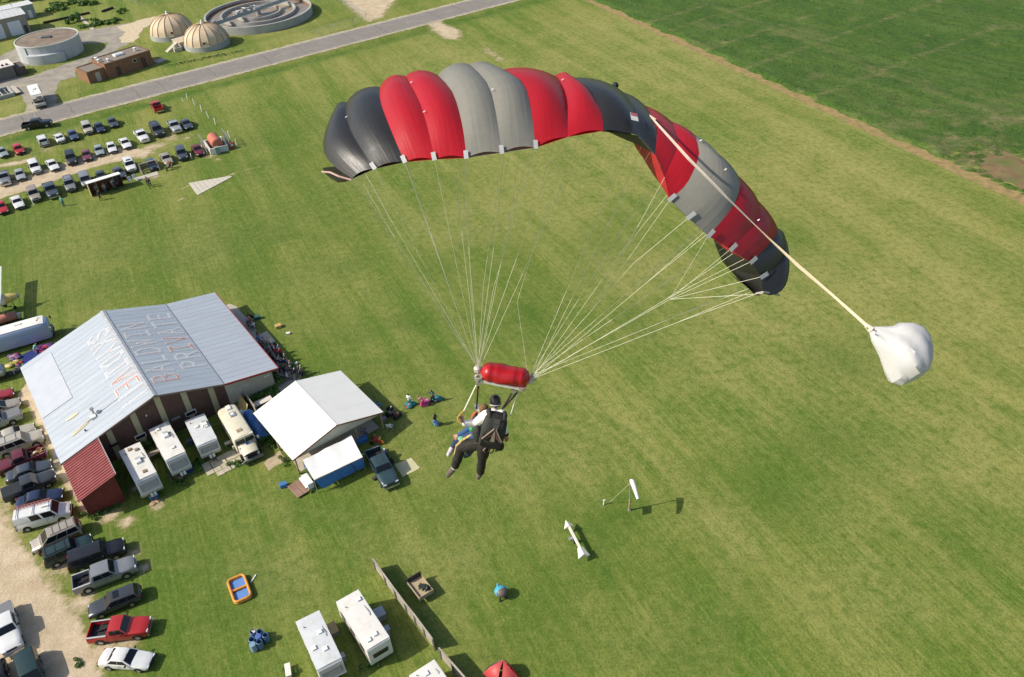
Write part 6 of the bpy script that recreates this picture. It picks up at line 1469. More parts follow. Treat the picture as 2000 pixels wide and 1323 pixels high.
part('sock_ring', MB().lathe([(.22, -.03), (.28, -.03), (.28, .03), (.22, .03)], 16, T=Matrix.Translation(s0) @ (s1-s0).to_track_quat('Z', 'Y').to_matrix().to_4x4()), grey, t)
part('swivel_arm', MB().tube([(0, 0, 4.2), tuple(s0)], .03, 6), grey, t)
gy = G(1190, 983)-wp; part('guy_rope', MB().tube([(0, 0, 4.1), (gy.x, gy.y, .05)], .022, 5), M('rope_tan', (.42, .38, .24), .8), t)
sgn = G(1262, 1000)-wp
part('vane_plate', MB().box((-.09, -.52, 1.55), (.03, 1.0, .8), rz=-.18), pole_r, t)
pg_ = G(1179, 986); t = thing('tether_peg', 'short pale peg in the grass left of the windsock', 'peg', pg_); part('shaft', MB().tube([(0, 0, 0), (.03, 0, .65)], [.07, .06], 7), stk, t); part('cap', MB().box((.03, 0, .68), (.24, .12, .06)), stk, t)
# wind tee / arrow
ta, tb = G(1108, 1022, .9), G(1137, 1078, .9); c = (ta+tb)/2; c.z = 0; h_ = heading(tb, ta); Lg = (ta-tb).length
t = thing('wind_arrow', 'white wooden arrow with triangular tip and flared tail on the grass', 'wind arrow', c, h_)
aw_ = M('arrow_white', (.66, .63, .54), .7, .06, 2, dirt=(.5, .46, .37), damt=.5); zt = .95
part('shaft', MB().box((.0, 0, zt-.12), (Lg-.9, .22, .24)), aw_, t)
def vwedge(pts, z0, z1): return MB().prism(pts, z0, z1)
part('arrow_head', MB().add([(Lg/2+.45, 0, zt-.05), (Lg/2-.5, .56, zt-.2), (Lg/2-.5, -.56, zt-.2), (Lg/2-.45, 0, zt+.12), (Lg/2-.45, 0, zt-.4)], [(0, 1, 3), (0, 3, 2), (0, 4, 1), (0, 2, 4), (1, 4, 3), (2, 3, 4)]), aw_, t)
for sg in (-1, 1):
    part('tail_fin', MB().add([(-Lg/2+.55, 0, zt+.13), (-Lg/2+.55, sg*.28, zt-.02), (-Lg/2-.55, sg*.62, zt-.22), (-Lg/2-.42, 0, zt+.11), (-Lg/2+.55, 0, zt-.25), (-Lg/2-.4, 0, zt-.4)], [(0, 1, 2, 3), (0, 4, 1), (3, 2, 5), (1, 4, 5, 2), (0, 3, 5, 4)]), aw_, t)
part('pedestal', MB().tube([(0, 0, 0), (0, 0, zt-.24)], [.12, .09], 8), plast, t); part('counterweight', MB().box((.1, .35, zt-.25), (.35, .4, .22)), grey, t)
part('cross_brace', MB().bar((-.2, -.4, .05), (0, 0, .6), .06, .06), plast, t)
# inflatable pool
c, a, L_, W_ = rect((441, 1134), (478, 1120), (495, 1165), (457, 1182), .25); c.z = 0
t = thing('paddling_pool', 'orange inflatable pool with two blue basins on the lawn', 'paddling pool', c, a)
org = M('pool_orange', (.62, .27, .045), .4, .08, 2); pbl = M('pool_blue', (.12, .24, .52), .25, .06, 2, bump=.05, bscale=6)
def rr_path(l, w, r_, z, n=6):
    out = []
    for cx, cy, a0 in ((l/2-r_, w/2-r_, 0), (-l/2+r_, w/2-r_, 90), (-l/2+r_, -w/2+r_, 180), (l/2-r_, -w/2+r_, 270)):
        for k in range(n+1): an = R(a0+90*k/n); out.append((cx+r_*math.cos(an), cy+r_*math.sin(an), z))
    return out
for k, z in enumerate((.13, .33)):
    p = rr_path(L_-.26, W_-.26, .38, z); part('rim_tube', MB().tube(p+[p[0], p[1]], .135, 10, cap=False), org, t, 60)
part('divider_tube', MB().tube([(0, -W_/2+.2, .27), (0, W_/2-.2, .27)], .14, 10), org, t, 60)
for sg in (-1, 1): part('basin_water', MB().box((sg*(L_/4-.03), 0, .10), (L_/2-.4, W_-.45, .12)), pbl, t)
part('printed_patch', MB().box((0, -W_/2+.25, .42), (.25, .14, .02)), M('patch_red', (.40, .06, .03), .5), t)
p_ = G(495, 1131); t = thing('plank', 'short white stick lying at the corner of the orange pool', 'stick', p_, R(60)); part('body', MB().box((0, 0, .05), (.12, .95, .07), rz=R(-80)), M('stick_white', (.62, .66, .60), .6), t)
# blue barrels
bb = M('barrel_blue', (.075, .15, .27), .4, .08, 3, dirt=(.12, .2, .32), damt=.4); bbl = M('barrel_light_blue', (.19, .29, .39), .5, .08, 3)
for k, (u, v, lid, lb) in enumerate([(493.5, 1234, 0, 'blue barrel with white scrap inside at the back left of the cluster'), (506.5, 1233, 0, 'open blue barrel at the back of the cluster, next to the white scrap one'), (517.5, 1240, 0, 'open blue barrel at the far right of the cluster'), (504, 1243, 1, 'blue barrel with closed lid at the middle of the cluster'), (491, 1248.5, 0, 'open dark blue barrel at the left of the cluster'), (505.5, 1253, 0, 'open blue barrel at the front right of the cluster'), (493, 1259, 2, 'pale blue barrel with lid at the very front of the cluster')]):
    p_ = G(u, v, .9); t = thing('barrel', lb, 'barrel', (p_.x, p_.y, 0), k, 'blue barrels on the lawn'); m_ = bbl if lid == 2 else bb
    part('drum', MB().lathe([(.01, 0), (.27, 0), (.30, .06), (.31, .3), (.29, .33), (.31, .36), (.31, .6), (.29, .63), (.30, .66), (.29, .88), (.25, .90), (.24, .86), (.25, .2), (.01, .18)] if not lid else [(.01, 0), (.27, 0), (.30, .06), (.31, .3), (.29, .33), (.31, .36), (.31, .6), (.29, .63), (.30, .66), (.29, .88), (.25, .90), (.01, .91)], 20), m_, t, 40)
    if lid: part('lid', MB().lathe([(.28, .905), (.285, .94), (.24, .95), (.01, .93)], 20), M('lid_blue', (.08, .13, .36), .4) if lid == 1 else m_, t, 40)
    else: part('dark_content', MB().lathe([(.01, .5), (.25, .5)], 16, cap=(True, False)), M('barrel_dark', (.015, .022, .05), .6), t)
    if k == 0: part('scrap', MB().box((.08, .05, .8), (.22, .25, .12), rz=.4).box((-.05, .1, .84), (.15, .12, .08)), M('scrap_pale', (.62, .52, .5), .7), t)
# blue and grey tub
p_ = G(979, 1164); t = thing('covered_grill', 'turquoise covered kettle with grey panel and dark feet alone on the lawn', 'kettle grill', p_, R(-60))
tq = M('turquoise_cover', (.06, .34, .47), .5, .1, 3, bump=.3, bscale=6); gp_ = M('grill_grey', (.13, .105, .095), .5, .1)
mb = MB(); mb.ball((0, 0, .72), .62, 16, 10, sc=(1, 1, .72)); part('bowl', mb, tq, t, 60)
mb = MB(); mb.ball((.10, 0, .76), .60, 16, 10, sc=(1, .98, .70)); mb.v = [(max(x, .06), y, z) for x, y, z in mb.v]; part('grey_panel', mb, gp_, t, 60)
part('cover_knot', MB().lathe([(.16, 0), (.10, .2), (.05, .34), (.01, .36)], 8, T=Matrix.Translation((-.42, 0, .95)) @ Matrix.Rotation(R(-30), 4, 'Y')), tq, t, 60)
for x, y in ((.55, .28), (.5, -.42), (-.4, .0)): part('foot', MB().tube([(x*.7, y*.7, .5), (x, y, .0)], [.06, .09], 8), dark, t)
part('handle', MB().tube([(-.1, .6, .75), (0, .74, .8), (.2, .6, .75)], .04, 6), tq, t)
# red dome tent
tp = [G(u, v) for u, v in ((944, 1311), (998, 1338), (1019, 1325), (965, 1300))]
c = G(985, 1320); t = thing('dome_tent', 'red tent with grey side panel cut by the bottom edge', 'tent', c, 0)
apx = G(984.5, 1283, 1.5); apx = G(983, 1290, 1.45)-c
red_t = M('tent_red', (.40, .025, .035), .5, .05, 2, bump=.15, bscale=2); red_l = M('tent_red_fly', (.46, .06, .06), .5, .05, 2); gt = M('tent_grey', (.10, .105, .12), .6)
cor = [G(u, v, .0)-c for u, v in ((943, 1316), (975, 1350), (1022, 1336), (990, 1299))]
def panel(nm, a, b, top, m, bul=.22):
    P = []
    for i in range(9):
        f = i/8; e = a.lerp(b, f); row = []
        for j in range(9):
            g = j/8; p = e.lerp(top, g); p = Vector((p.x, p.y, 0)) + Vector((0, 0, top.z*math.sin(g*math.pi/2)**.9)); o_ = Vector(((a+b).x/2, (a+b).y/2, 0))-Vector((top.x, top.y, 0))
            p += o_*.28*math.sin(math.pi*g)*(.6+.4*math.sin(math.pi*f)); row.append(p)
        P.append(row)
    part(nm, MB().grid(P), m, t, 60)
for i, m in enumerate((red_l, red_l, red_t, red_t)): panel('tent_panel', cor[i], cor[(i+1) % 4], apx, m)
part('tent_pole', MB().tube([cor[0].lerp(apx, f)+Vector((0, 0, 1.45*math.sin(f*math.pi/2)-1.45*f+.03)) for f in np.linspace(0, 1, 8)], .02, 5), grey, t)
# white bench and small litter near bottom edge
p_ = G(562, 1308, .5); t = thing('white_bench', 'small white bench at the bottom edge left of the caravans', 'bench', (p_.x, p_.y, 0), R(-74))
part('seat', MB().box((0, 0, .5), (1.3, .5, .06)), M('bench_white', (.66, .64, .58), .7, .06), t)
for s_ in (-1, 1): part('leg', MB().box((s_*.5, 0, .235), (.06, .42, .47)), M('bench_white', (.66, .64, .58), .7, .06), t)
plant('weed', 'weed_clump', 'green weed clump under the small white bench', 'weeds', G(572, 1322), .7, 1.0)
plant('weed', 'weed_clump', 'weed clump growing at the near corner of the cream edged caravan', 'weeds', G(730, 1298), .8, 2.0)
# rug beside the dark pickup
q = [G(*p) for p in ((771, 908), (803, 894.5), (820.5, 914.5), (787, 932.5))]; c = sum(q, Vector())/4
t = thing('ground_mat', 'pale yellowish mat spread on the grass beside the dark teal pickup', 'mat', c)
P = [[((q[0]*(1-s)*(1-r_)+q[1]*s*(1-r_)+q[2]*s*r_+q[3]*(1-s)*r_)-c)+Vector((0, 0, .03+.02*math.sin(s*7)*math.cos(r_*6))) for r_ in np.linspace(0, 1, 7)] for s in np.linspace(0, 1, 9)]
part('sheet', MB().grid(P), M('mat_pale', (.50, .46, .27), .85, .06, 4, bump=.3, bscale=8), t, 60)
# clutter by the caravans
rr = random.Random(21)
def boxthing(name, label, cat, px, dims, mat, rz=0.0, z=0, lid=None, legs=False):
    p = G(*px); t = thing(name, label, cat, (p.x, p.y, z), rz); d = dims
    if legs:
        part('top', MB().box((0, 0, d[2]-.03), (d[0], d[1], .06)), mat, t)
        for sx_ in (-1, 1):
            for sy_ in (-1, 1): part('leg', MB().box((sx_*(d[0]/2-.06), sy_*(d[1]/2-.06), (d[2]-.06)/2), (.06, .06, d[2]-.06)), grey, t)
    else:
        part('body', MB().box((0, 0, d[2]*.45), (d[0], d[1], d[2]*.9), taper=.95), mat, t); part('lid', MB().box((0, 0, d[2]*.95), (d[0]+.03, d[1]+.03, d[2]*.1)), lid or mat, t)
    return t
bluep = M('blue_plastic', (.06, .17, .40), .4, .08)
boxthing('plastic_tote', 'blue plastic tub at the nose of the long caravan by the red shed', 'tub', (302, 972), (.9, .7, .55), bluep, .3, lid=M('tub_lid', (.30, .36, .42), .5))
boxthing('cool_box', 'white cool box on the tow bar of the caravan by the red shed', 'cool box', (297, 958), (.8, .55, .6), white, .2)
boxthing('cool_box', 'pale cool box at the nose of the second caravan from the shed', 'cool box', (357, 918), (.8, .6, .8), M('cool_box_beige', (.52, .48, .40), .6), .4)
boxthing('plastic_tote', 'dark blue tub at the nose of the second caravan from the shed', 'tub', (371, 920), (.7, .6, .6), M('dark_blue_plastic', (.025, .055, .25), .4), .1)
boxthing('fire_pit', 'dark square grill beside the nose of the second caravan', 'grill', (344, 933), (1.3, .9, .7), M('grill_iron', (.06, .045, .035), .8), .5, legs=True)
boxthing('picnic_table', 'weathered picnic table between the two long caravans', 'table', (305, 893), (1.5, .8, .75), fw_[1], R(35), legs=True)
boxthing('side_table', 'pale small table at the left of the cream bus door', 'table', (447, 872), (.7, .5, .6), M('pale_table', (.55, .49, .42), .7), .5, legs=True)
boxthing('picnic_cooler', 'blue grey box left of the short caravan', 'box', (373, 868), (.6, .5, .7), M('slate_blue', (.09, .12, .17), .6), .3)
boxthing('plastic_bin', 'small blue bin on the grass left of the brown plank platform', 'bin', (554, 950.5), (.75, .55, .5), bluep, .4)
boxthing('plastic_tote', 'blue box under the pavilion beside the teal pickup', 'tub', (708, 863), (1.2, .7, .55), bluep, .5)
boxthing('cool_box', 'small white box standing against the beige hangar wall', 'cool box', (487, 777), (.6, .5, .6), M('cool_box_grey', (.5, .52, .52), .6), .5)
boxthing('blue_barrel_cart', 'blue box on the path at the lower left corner of the hangar roof', 'box', (118, 896), (.4, 1.1, .9), M('mid_blue_plastic', (.10, .22, .50), .4), R(33))
boxthing('patio_bench', 'folded pale table top beside the pavilion roof edge', 'table', (515, 793), (2.4, .9, .8), M('pale_board', (.66, .58, .52), .7), R(34), legs=True)
for k, (u, v) in enumerate(((300, 983), (287, 968), (352, 930))): cloth_heap('log_pile', ['scattered pale logs by the nose of the caravan nearest the red shed', 'small heap of split wood against the caravan front', 'low wood heap beside the dark square grill'][k], 'wood pile', (u, v), [(.36, .23, .12), (.45, .32, .18)], .45, 7, 30+k, flat=.35)
# yellow board, timber wall and blue covered frames between bus and pavilion
pa_, pb2 = G(471, 762, .9), G(500, 802, .9); pa_.z = pb2.z = 0
t = thing('board_screen', 'dark timber screen wall running from the hangar to the pavilion corner', 'screen', (pa_+pb2)/2, heading(pa_, pb2)); Lw = (pb2-pa_).length
for k in range(9): part('board', MB().box((-Lw/2+(k+.5)*Lw/9, 0, .8), (Lw/9-.015, .06, 1.6)), fw_[k % 3] if k > 1 else brown, t)
for x in (-Lw/2+.1, 0, Lw/2-.1): part('post', MB().box((x, .09, .85), (.1, .1, 1.7)), timber, t)
p_ = G(478, 799); t = thing('yellow_slide', 'faded yellow ply sheet leaning on the timber screen', 'board', (p_.x, p_.y, 0), heading(pa_, pb2))
part('sheet', MB().add([(-1.5, -.5, 0), (1.5, -.5, 0), (1.2, .25, 1.35), (-1.3, .25, 1.35), (-1.5, -.46, 0), (1.5, -.46, 0), (1.2, .29, 1.35), (-1.3, .29, 1.35)], [(0, 1, 2, 3), (7, 6, 5, 4), (0, 4, 5, 1), (1, 5, 6, 2), (2, 6, 7, 3), (3, 7, 4, 0)]), M('faded_yellow_ply', (.50, .40, .16), .7, .1, 1.5), t)
part('prop', MB().bar((0, .3, 0), (0, .27, 1.3), .06, .06), timber, t)
for k, (u, v, lb) in enumerate([(492, 823, 'blue tarp covered stack nearer the hangar, right of the cream bus'), (508, 846, 'blue tarp covered stack nearer the camera, right of the cream bus')]):
    p_ = G(u, v); t = thing('covered_stack', lb, 'tarp covered stack', p_, R(-57), 'blue tarp covered stacks beside the bus'); r2 = random.Random(k+3)
    P = []
    for i in range(15):
        x = -1.75+3.5*i/14; row = []
        for j in range(11):
            an = math.pi*j/10; wv = 1+.08*math.sin(i*1.3+j*.8); row.append((x*(1-.06*math.sin(an)), .72*math.cos(an)*wv, .02+1.15*math.sin(an)**.7*(1-.5*abs(x/1.75)**3)*wv))
        P.append(row)
    part('tarp', MB().grid(P), btarp, t, 60); part('stack', MB().box((0, 0, .35), (2.8, .9, .7)), timber, t)
    part('tie_rope', MB().tube([(.5, .74, .1), (.5, .3, 1.1), (.5, -.3, 1.12), (.5, -.74, .1)], .02, 5), stk, t)
# pavers by the bus
for k in range(14):
    pass
pv = M('old_paver', (.44, .39, .29), .9, .15, 2, dirt=(.25, .25, .12), dscale=1.5, damt=.6)
pav_c = G(445, 902); pvh = HPHI
t = thing('paver_patch', 'patch of uneven old pavers in front of the cream bus', 'paving', pav_c, pvh)
for i in range(6):
    for j in range(4):
        if (i*7+j*3) % 11 == 0: continue
        part('paver', MB().box((-2.2+i*.86+rr.uniform(-.05, .05), -1.2+j*.78+rr.uniform(-.05, .05), .035), (.8, .72, .07+.02*rr.random()), rz=rr.uniform(-.04, .04)), pv, t)
sheet('concrete_path', [(515, 905), (546, 880), (560, 896), (526, 920)], .014, M('path_sand', (.42, .33, .22), .95, .15, 1.5, bump=.3), .15, .8, 8)
for k, (u, v, kd, s, lb) in enumerate([(512, 872, 'weed', 1.3, 'weeds between the blue tarp stack and the pavilion corner'), (535, 868, 'weed', 1.0, 'weeds at the foot of the white pavilion roof, left side'), (487, 900, 'low', 1.0, 'low weeds under the front bumper of the cream bus'), (498, 894, 'weed', 1.0, 'weeds right of the cream bus hood'), (466, 905, 'low', .8, 'low weeds at the end of the old pavers'), (287, 880, 'bush2', .8, 'bright green shrub between the two long caravans'), (473, 791, 'weed', 1.2, 'weeds behind the cream bus by the yellow board'), (505, 771, 'low', 1.7, 'dark low hedge along the left of the beige hangar wall'), (518, 764, 'low', 1.7, 'dark low hedge along the middle of the beige hangar wall'), (531, 757, 'low', 1.5, 'dark low hedge at the right end of the beige hangar wall'), (200, 1000, 'weed', .9, 'weeds along the dark base of the red shed'), (178, 1003, 'low', .8, 'low weeds at the corner of the red shed'), (225, 985, 'low', .9, 'low weeds between the red shed and the first caravan'), (385, 905, 'low', 1.0, 'grass tufts between the second caravan and the pavers'), (350, 945, 'low', .7, 'grass tuft beside the dark grill'), (560, 905, 'weed', .8, 'weeds below the left corner of the white pavilion roof'), (610, 960, 'low', .6, 'grass tuft under the corner of the blue tarp'), (158, 1298, 'low', .6, 'small grass tuft alone in the gravel')]):
    plant(kd, 'weed_clump', lb, 'weeds', G(u, v), s, k*.9)
# walkway at the hangar's right side
sheet('walkway', None, .02, M('walkway_concrete', (.40, .37, .31), .9, .08, 1, dirt=(.32, .29, .24), damt=.5), .02, 3, 2, xy=[tuple(HL(x, y).xy) for x, y in ((13.7, -3.2), (16.6, -3.2), (16.6, 5.0), (16.5, 9.4), (17.5, 9.4), (17.5, 12.4), (16.5, 12.4), (16.5, 21.0), (16.0, 22.4), (13.7, 22.4))])
# ================================================================== PEOPLE
DG = None
def caps_mesh(name, caps, voxel, mat, smooth=2):
    """one continuous skin from tapered limbs: union by voxel remesh, then smoothed"""
    mb = MB()
    for c in caps:
        a, ra, b, rb = c[:4]; a = Vector(a); b = Vector(b)
        sq = c[4] if len(c) > 4 else (1, 1, 1)
        if (b-a).length > 1e-4: mb.tube([a, b], [ra, rb], 10)
        mb.ball(a, ra, 10, 7, sc=sq); mb.ball(b, rb, 10, 7, sc=sq)
    me = mb.mesh(name+'_tmp', mat); o = bpy.data.objects.new(name+'_tmp', me); COL.objects.link(o)
    r = o.modifiers.new('r', 'REMESH'); r.mode = 'VOXEL'; r.voxel_size = voxel; r.use_smooth_shade = True
    s = o.modifiers.new('s', 'SMOOTH'); s.factor = .5; s.iterations = smooth
    dg = bpy.context.evaluated_depsgraph_get(); ev = o.evaluated_get(dg)
    m2 = bpy.data.meshes.new_from_object(ev); m2.name = name
    m2.materials.clear(); m2.materials.append(mat)
    m2.polygons.foreach_set('use_smooth', [True]*len(m2.polygons))
    bpy.data.objects.remove(o); bpy.data.meshes.remove(me)
    return m2
skinm = M('skin', (.40, .22, .15), .6, .06, 3)
def cl(name, c): return M('cloth_'+name, c, .8, .12, 4)
CL = {k: cl(k, v) for k, v in dict(white=(.68, .67, .64), black=(.018, .018, .02), navy=(.02, .03, .08), jeans=(.05, .09, .19), grey=(.19, .19, .20), red=(.40, .04, .035), green=(.16, .42, .32), teal=(.03, .22, .24), blue=(.07, .20, .42), khaki=(.33, .27, .17), orange=(.55, .16, .03), brown=(.12, .07, .045), pink=(.42, .16, .20), mag=(.45, .03, .15), yellow=(.55, .42, .08), lilac=(.32, .27, .36)).items()}
hairm = M('hair_brown', (.05, .03, .02), .8, .2, 6)
def figure(pose):
    """joint positions facing +x, metres"""
    J = {}
    if pose == 'stand':
        J = dict(hip=(0, 0, .93), chest=(.01, 0, 1.30), neck=(.0, 0, 1.47), head=(.03, 0, 1.62), shl=(0, .19, 1.42), shr=(0, -.19, 1.42), ell=(-.02, .25, 1.13), elr=(-.02, -.25, 1.13), hal=(.10, .24, .90), har=(.10, -.24, .90), knl=(.03, .11, .50), knr=(.02, -.11, .50), anl=(0, .12, .09), anr=(-.02, -.12, .09))
    elif pose == 'walk':
        J = dict(hip=(0, 0, .91), chest=(.03, 0, 1.28), neck=(.04, 0, 1.45), head=(.08, 0, 1.60), shl=(.05, .19, 1.40), shr=(.0, -.19, 1.40), ell=(.12, .25, 1.13), elr=(-.14, -.25, 1.13), hal=(.30, .22, .98), har=(-.10, -.25, .88), knl=(-.02, .10, .50), knr=(.22, -.10, .52), anl=(-.28, .11, .14), anr=(.24, -.11, .09))
    elif pose == 'sit':
        J = dict(hip=(-.05, 0, .50), chest=(-.10, 0, .86), neck=(-.08, 0, 1.04), head=(-.04, 0, 1.19), shl=(-.09, .19, .99), shr=(-.09, -.19, .99), ell=(.02, .26, .74), elr=(.02, -.26, .74), hal=(.24, .18, .62), har=(.24, -.18, .62), knl=(.40, .13, .50), knr=(.40, -.13, .50), anl=(.42, .14, .09), anr=(.42, -.14, .09))
    elif pose == 'bend':
        J = dict(hip=(-.10, 0, .85), chest=(.14, 0, 1.10), neck=(.29, 0, 1.20), head=(.40, 0, 1.28), shl=(.24, .19, 1.15), shr=(.24, -.19, 1.15), ell=(.38, .22, .90), elr=(.38, -.22, .90), hal=(.45, .10, .68), har=(.45, -.10, .68), knl=(.06, .12, .48), knr=(.02, -.12, .48), anl=(.0, .13, .09), anr=(-.06, -.13, .09))
    elif pose == 'wave':
        J = dict(hip=(0, 0, .93), chest=(.01, 0, 1.30), neck=(.0, 0, 1.47), head=(.03, 0, 1.62), shl=(0, .19, 1.43), shr=(0, -.19, 1.42), ell=(.06, .36, 1.62), elr=(-.02, -.25, 1.13), hal=(.08, .33, 1.90), har=(.18, -.20, .98), knl=(.03, .11, .50), knr=(.02, -.11, .50), anl=(0, .12, .09), anr=(-.02, -.12, .09))
    return {k: Vector(v) for k, v in J.items()}
PM = {}
def person_meshes(pose):
    if pose in PM: return PM[pose]
    J = figure(pose); up = (J['head']-J['neck']).normalized(); fw = Vector((1, 0, 0))
    hl, hr = J['hip']+Vector((0, .09, -.02)), J['hip']+Vector((0, -.09, -.02))
    def limb(a, ra, b, rb, e=0): return (J[a] if isinstance(a, str) else a, ra+e, J[b] if isinstance(b, str) else b, rb+e)
    def foot(k): return (J[k]+Vector((-.03, 0, -.045)), .045, J[k]+Vector((.15, 0, -.055)), .035)
    tor = lambda e: [(J['hip'], .135+e, J['chest'], .14+e), (J['chest'], .14+e, J['neck']-up*.06, .09+e), (J['chest']+Vector((0, .09, .05)), .10+e, J['shl'], .062+e), (J['chest']+Vector((0, -.09, .05)), .10+e, J['shr'], .062+e)]
    uar = lambda e: [limb('shl', .055, 'ell', .043, e), limb('shr', .055, 'elr', .043, e)]
    far_ = lambda e: [limb('ell', .041, 'hal', .030, e), limb('elr', .041, 'har', .030, e)]
    leg = lambda e: [(hl, .10+e, J['knl'], .062+e), (hr, .10+e, J['knr'], .062+e), limb('knl', .060, 'anl', .042, e), limb('knr', .060, 'anr', .042, e)]
    head = [(J['neck']-up*.05, .055, J['head']-up*.05, .055), (J['head']-up*.03, .082, J['head']+up*.035, .092), (J['head']+fw*.085-up*.01, .018, J['head']+fw*.095-up*.03, .02), (J['head']+Vector((0, .088, -.01)), .02, J['head']+Vector((0, .09, .01)), .02), (J['head']+Vector((0, -.088, -.01)), .02, J['head']+Vector((0, -.09, .01)), .02), (J['head']+fw*.04-up*.085, .05, J['head']+fw*.05-up*.09, .045)]
    hands = []
    for k, e in (('hal', 'ell'), ('har', 'elr')):
        d = (J[k]-J[e]).normalized(); sd = d.orthogonal().normalized()
        hands.append((J[k], .034, J[k]+d*.07, .036))
        for q, l in ((-.03, .075), (-.01, .085), (.01, .08), (.03, .065)): hands.append((J[k]+d*.08+sd*q, .012, J[k]+d*(.08+l)+sd*q*1.2, .010))
        hands.append((J[k]+d*.03+sd*.03, .014, J[k]+d*.09+sd*.07, .011))
    body = caps_mesh('body', tor(0)+uar(0)+far_(0)+leg(0)+head+hands+[foot('anl'), foot('anr')], .022, skinm)
    shirt = caps_mesh('shirt', tor(.016)+uar(.018), .028, CL['white'])
    trs = caps_mesh('trousers', [(J['hip'], .148, J['hip']+(J['chest']-J['hip'])*.12, .146), (hl, .112, hr, .112)]+leg(.018), .028, CL['jeans'])
    hair = caps_mesh('hair', [(J['head']+up*.045-fw*.02, .092, J['head']-fw*.05-up*.02, .075)], .025, hairm)
    sh = [caps_mesh('shoe', [(J[k]+Vector((-.05, 0, -.04)), .052, J[k]+Vector((.16, 0, -.052)), .042)], .022, CL['black']) for k in ('anl', 'anr')]
    PM[pose] = (body, shirt, trs, hair, sh); return PM[pose]
hairs = [hairm, M('hair_blond', (.34, .24, .12), .8), M('hair_black', (.015, .013, .012), .8), M('cap_white', (.62, .6, .58), .7), M('cap_red', (.35, .04, .03), .7)]
def person(pose, loc, rz, shirt, trs, label, group=None, hair=0, s=1.0):
    b, sm, tm, hm, shs = person_meshes(pose)
    t = thing('person', label, 'person', loc, rz, group); t.scale = (s, s, s)
    link('body', b, t); link('shirt', sm, t, ovr=CL[shirt]); link('trousers', tm, t, ovr=CL[trs]); link('hair', hm, t, ovr=hairs[hair])
    for m in shs: link('shoe', m, t)
    return t
rr = random.Random(17)
# the crowd in the shade of the hangar eave
path = [G(*p) for p in ((509, 672), (522, 684), (534, 698), (543, 710), (552, 719), (560, 728), (570, 735), (583, 738))]
cols = ['black', 'navy', 'grey', 'white', 'khaki', 'brown', 'red', 'lilac', 'navy', 'black', 'blue']
n_cr = 40; used = []
for k in range(n_cr*4):
    if len(used) >= n_cr: break
    f = rr.random()*(len(path)-1); i = int(f); p = path[i].lerp(path[i+1], f-i)+Vector((rr.uniform(-.9, .9), rr.uniform(-.9, .9), 0))
    if any((p-q).length < .62 for q in used): continue
    used.append(p); po = rr.choice(['sit', 'sit', 'stand', 'stand', 'walk'])
    c1, c2 = rr.choice(cols), rr.choice(['jeans', 'black', 'khaki', 'grey', 'navy']); az_ = rr.uniform(-.6, .9)
    person(po, p, az_, c1, c2, '%s person in a %s top and %s in the crowd under the hangar eave' % ({'sit': 'seated', 'stand': 'standing', 'walk': 'walking'}[po], c1, 'jeans' if c2 == 'jeans' else c2+' trousers'), 'crowd in the shade of the hangar', rr.choice([0, 0, 1, 2, 3]))
    if po == 'sit':
        t = thing('folding_chair', 'dark chair under a seated person in the crowd by the hangar', 'chair', p, az_, 'chairs in the crowd by the hangar')
        part('seat', MB().box((0, 0, .36), (.44, .44, .04)), CL['navy'], t); part('backrest', MB().box((-.24, 0, .68), (.04, .44, .42)), CL['navy'], t)
        for sx_ in (-.2, .2): part('leg', MB().bar((sx_, -.2, 0), (-sx_, -.2, .34), .03, .03).bar((sx_, .2, 0), (-sx_, .2, .34), .03, .03), grey, t)
for k, (u, v, po, a_, sc_, tc_, lb) in enumerate([(490, 632, 'sit', -.5, 'pink', 'jeans', 'person in pink seated at the table farther along the hangar path'), (497, 643, 'sit', 2.5, 'white', 'grey', 'person in white seated at the table farther along the hangar path'), (486, 637, 'stand', 0, 'lilac', 'black', 'person in lilac standing at the table farther along the hangar path'), (571, 731, 'stand', .5, 'teal', 'khaki', 'person in a teal shirt at the pavilion end of the hangar crowd')]):
    person(po, G(u, v), a_, sc_, tc_, lb, None, k % 3)
boxthing('trestle_table', 'low table on the path where three people sit by the hangar', 'table', (492, 640), (1.6, .8, .72), M('table_brown', (.15, .10, .08), .7), R(-55), legs=True)
boxthing('push_mower', 'green lawn mower on the grass beside the hangar path', 'mower', (503, 623), (.9, .6, .5), M('mower_green', (.03, .10, .08), .5), .3); part('handle', MB().bar((-.4, 0, .4), (-1.2, .1, .95), .05, .4), plast, bpy.data.objects['push_mower'])
boxthing('cardboard_box', 'small orange tan box on the grass right of the hangar path', 'box', (544, 640), (.8, .65, .45), M('carton_tan', (.50, .33, .12), .8), .4)
boxthing('paper_bag', 'small white bag on the grass beyond the orange tan box', 'bag', (563, 653), (.5, .35, .25), white, .2)
boxthing('paper_bag', 'tiny white bag on the grass near the crowd', 'bag', (579, 711), (.35, .3, .2), white, .8)
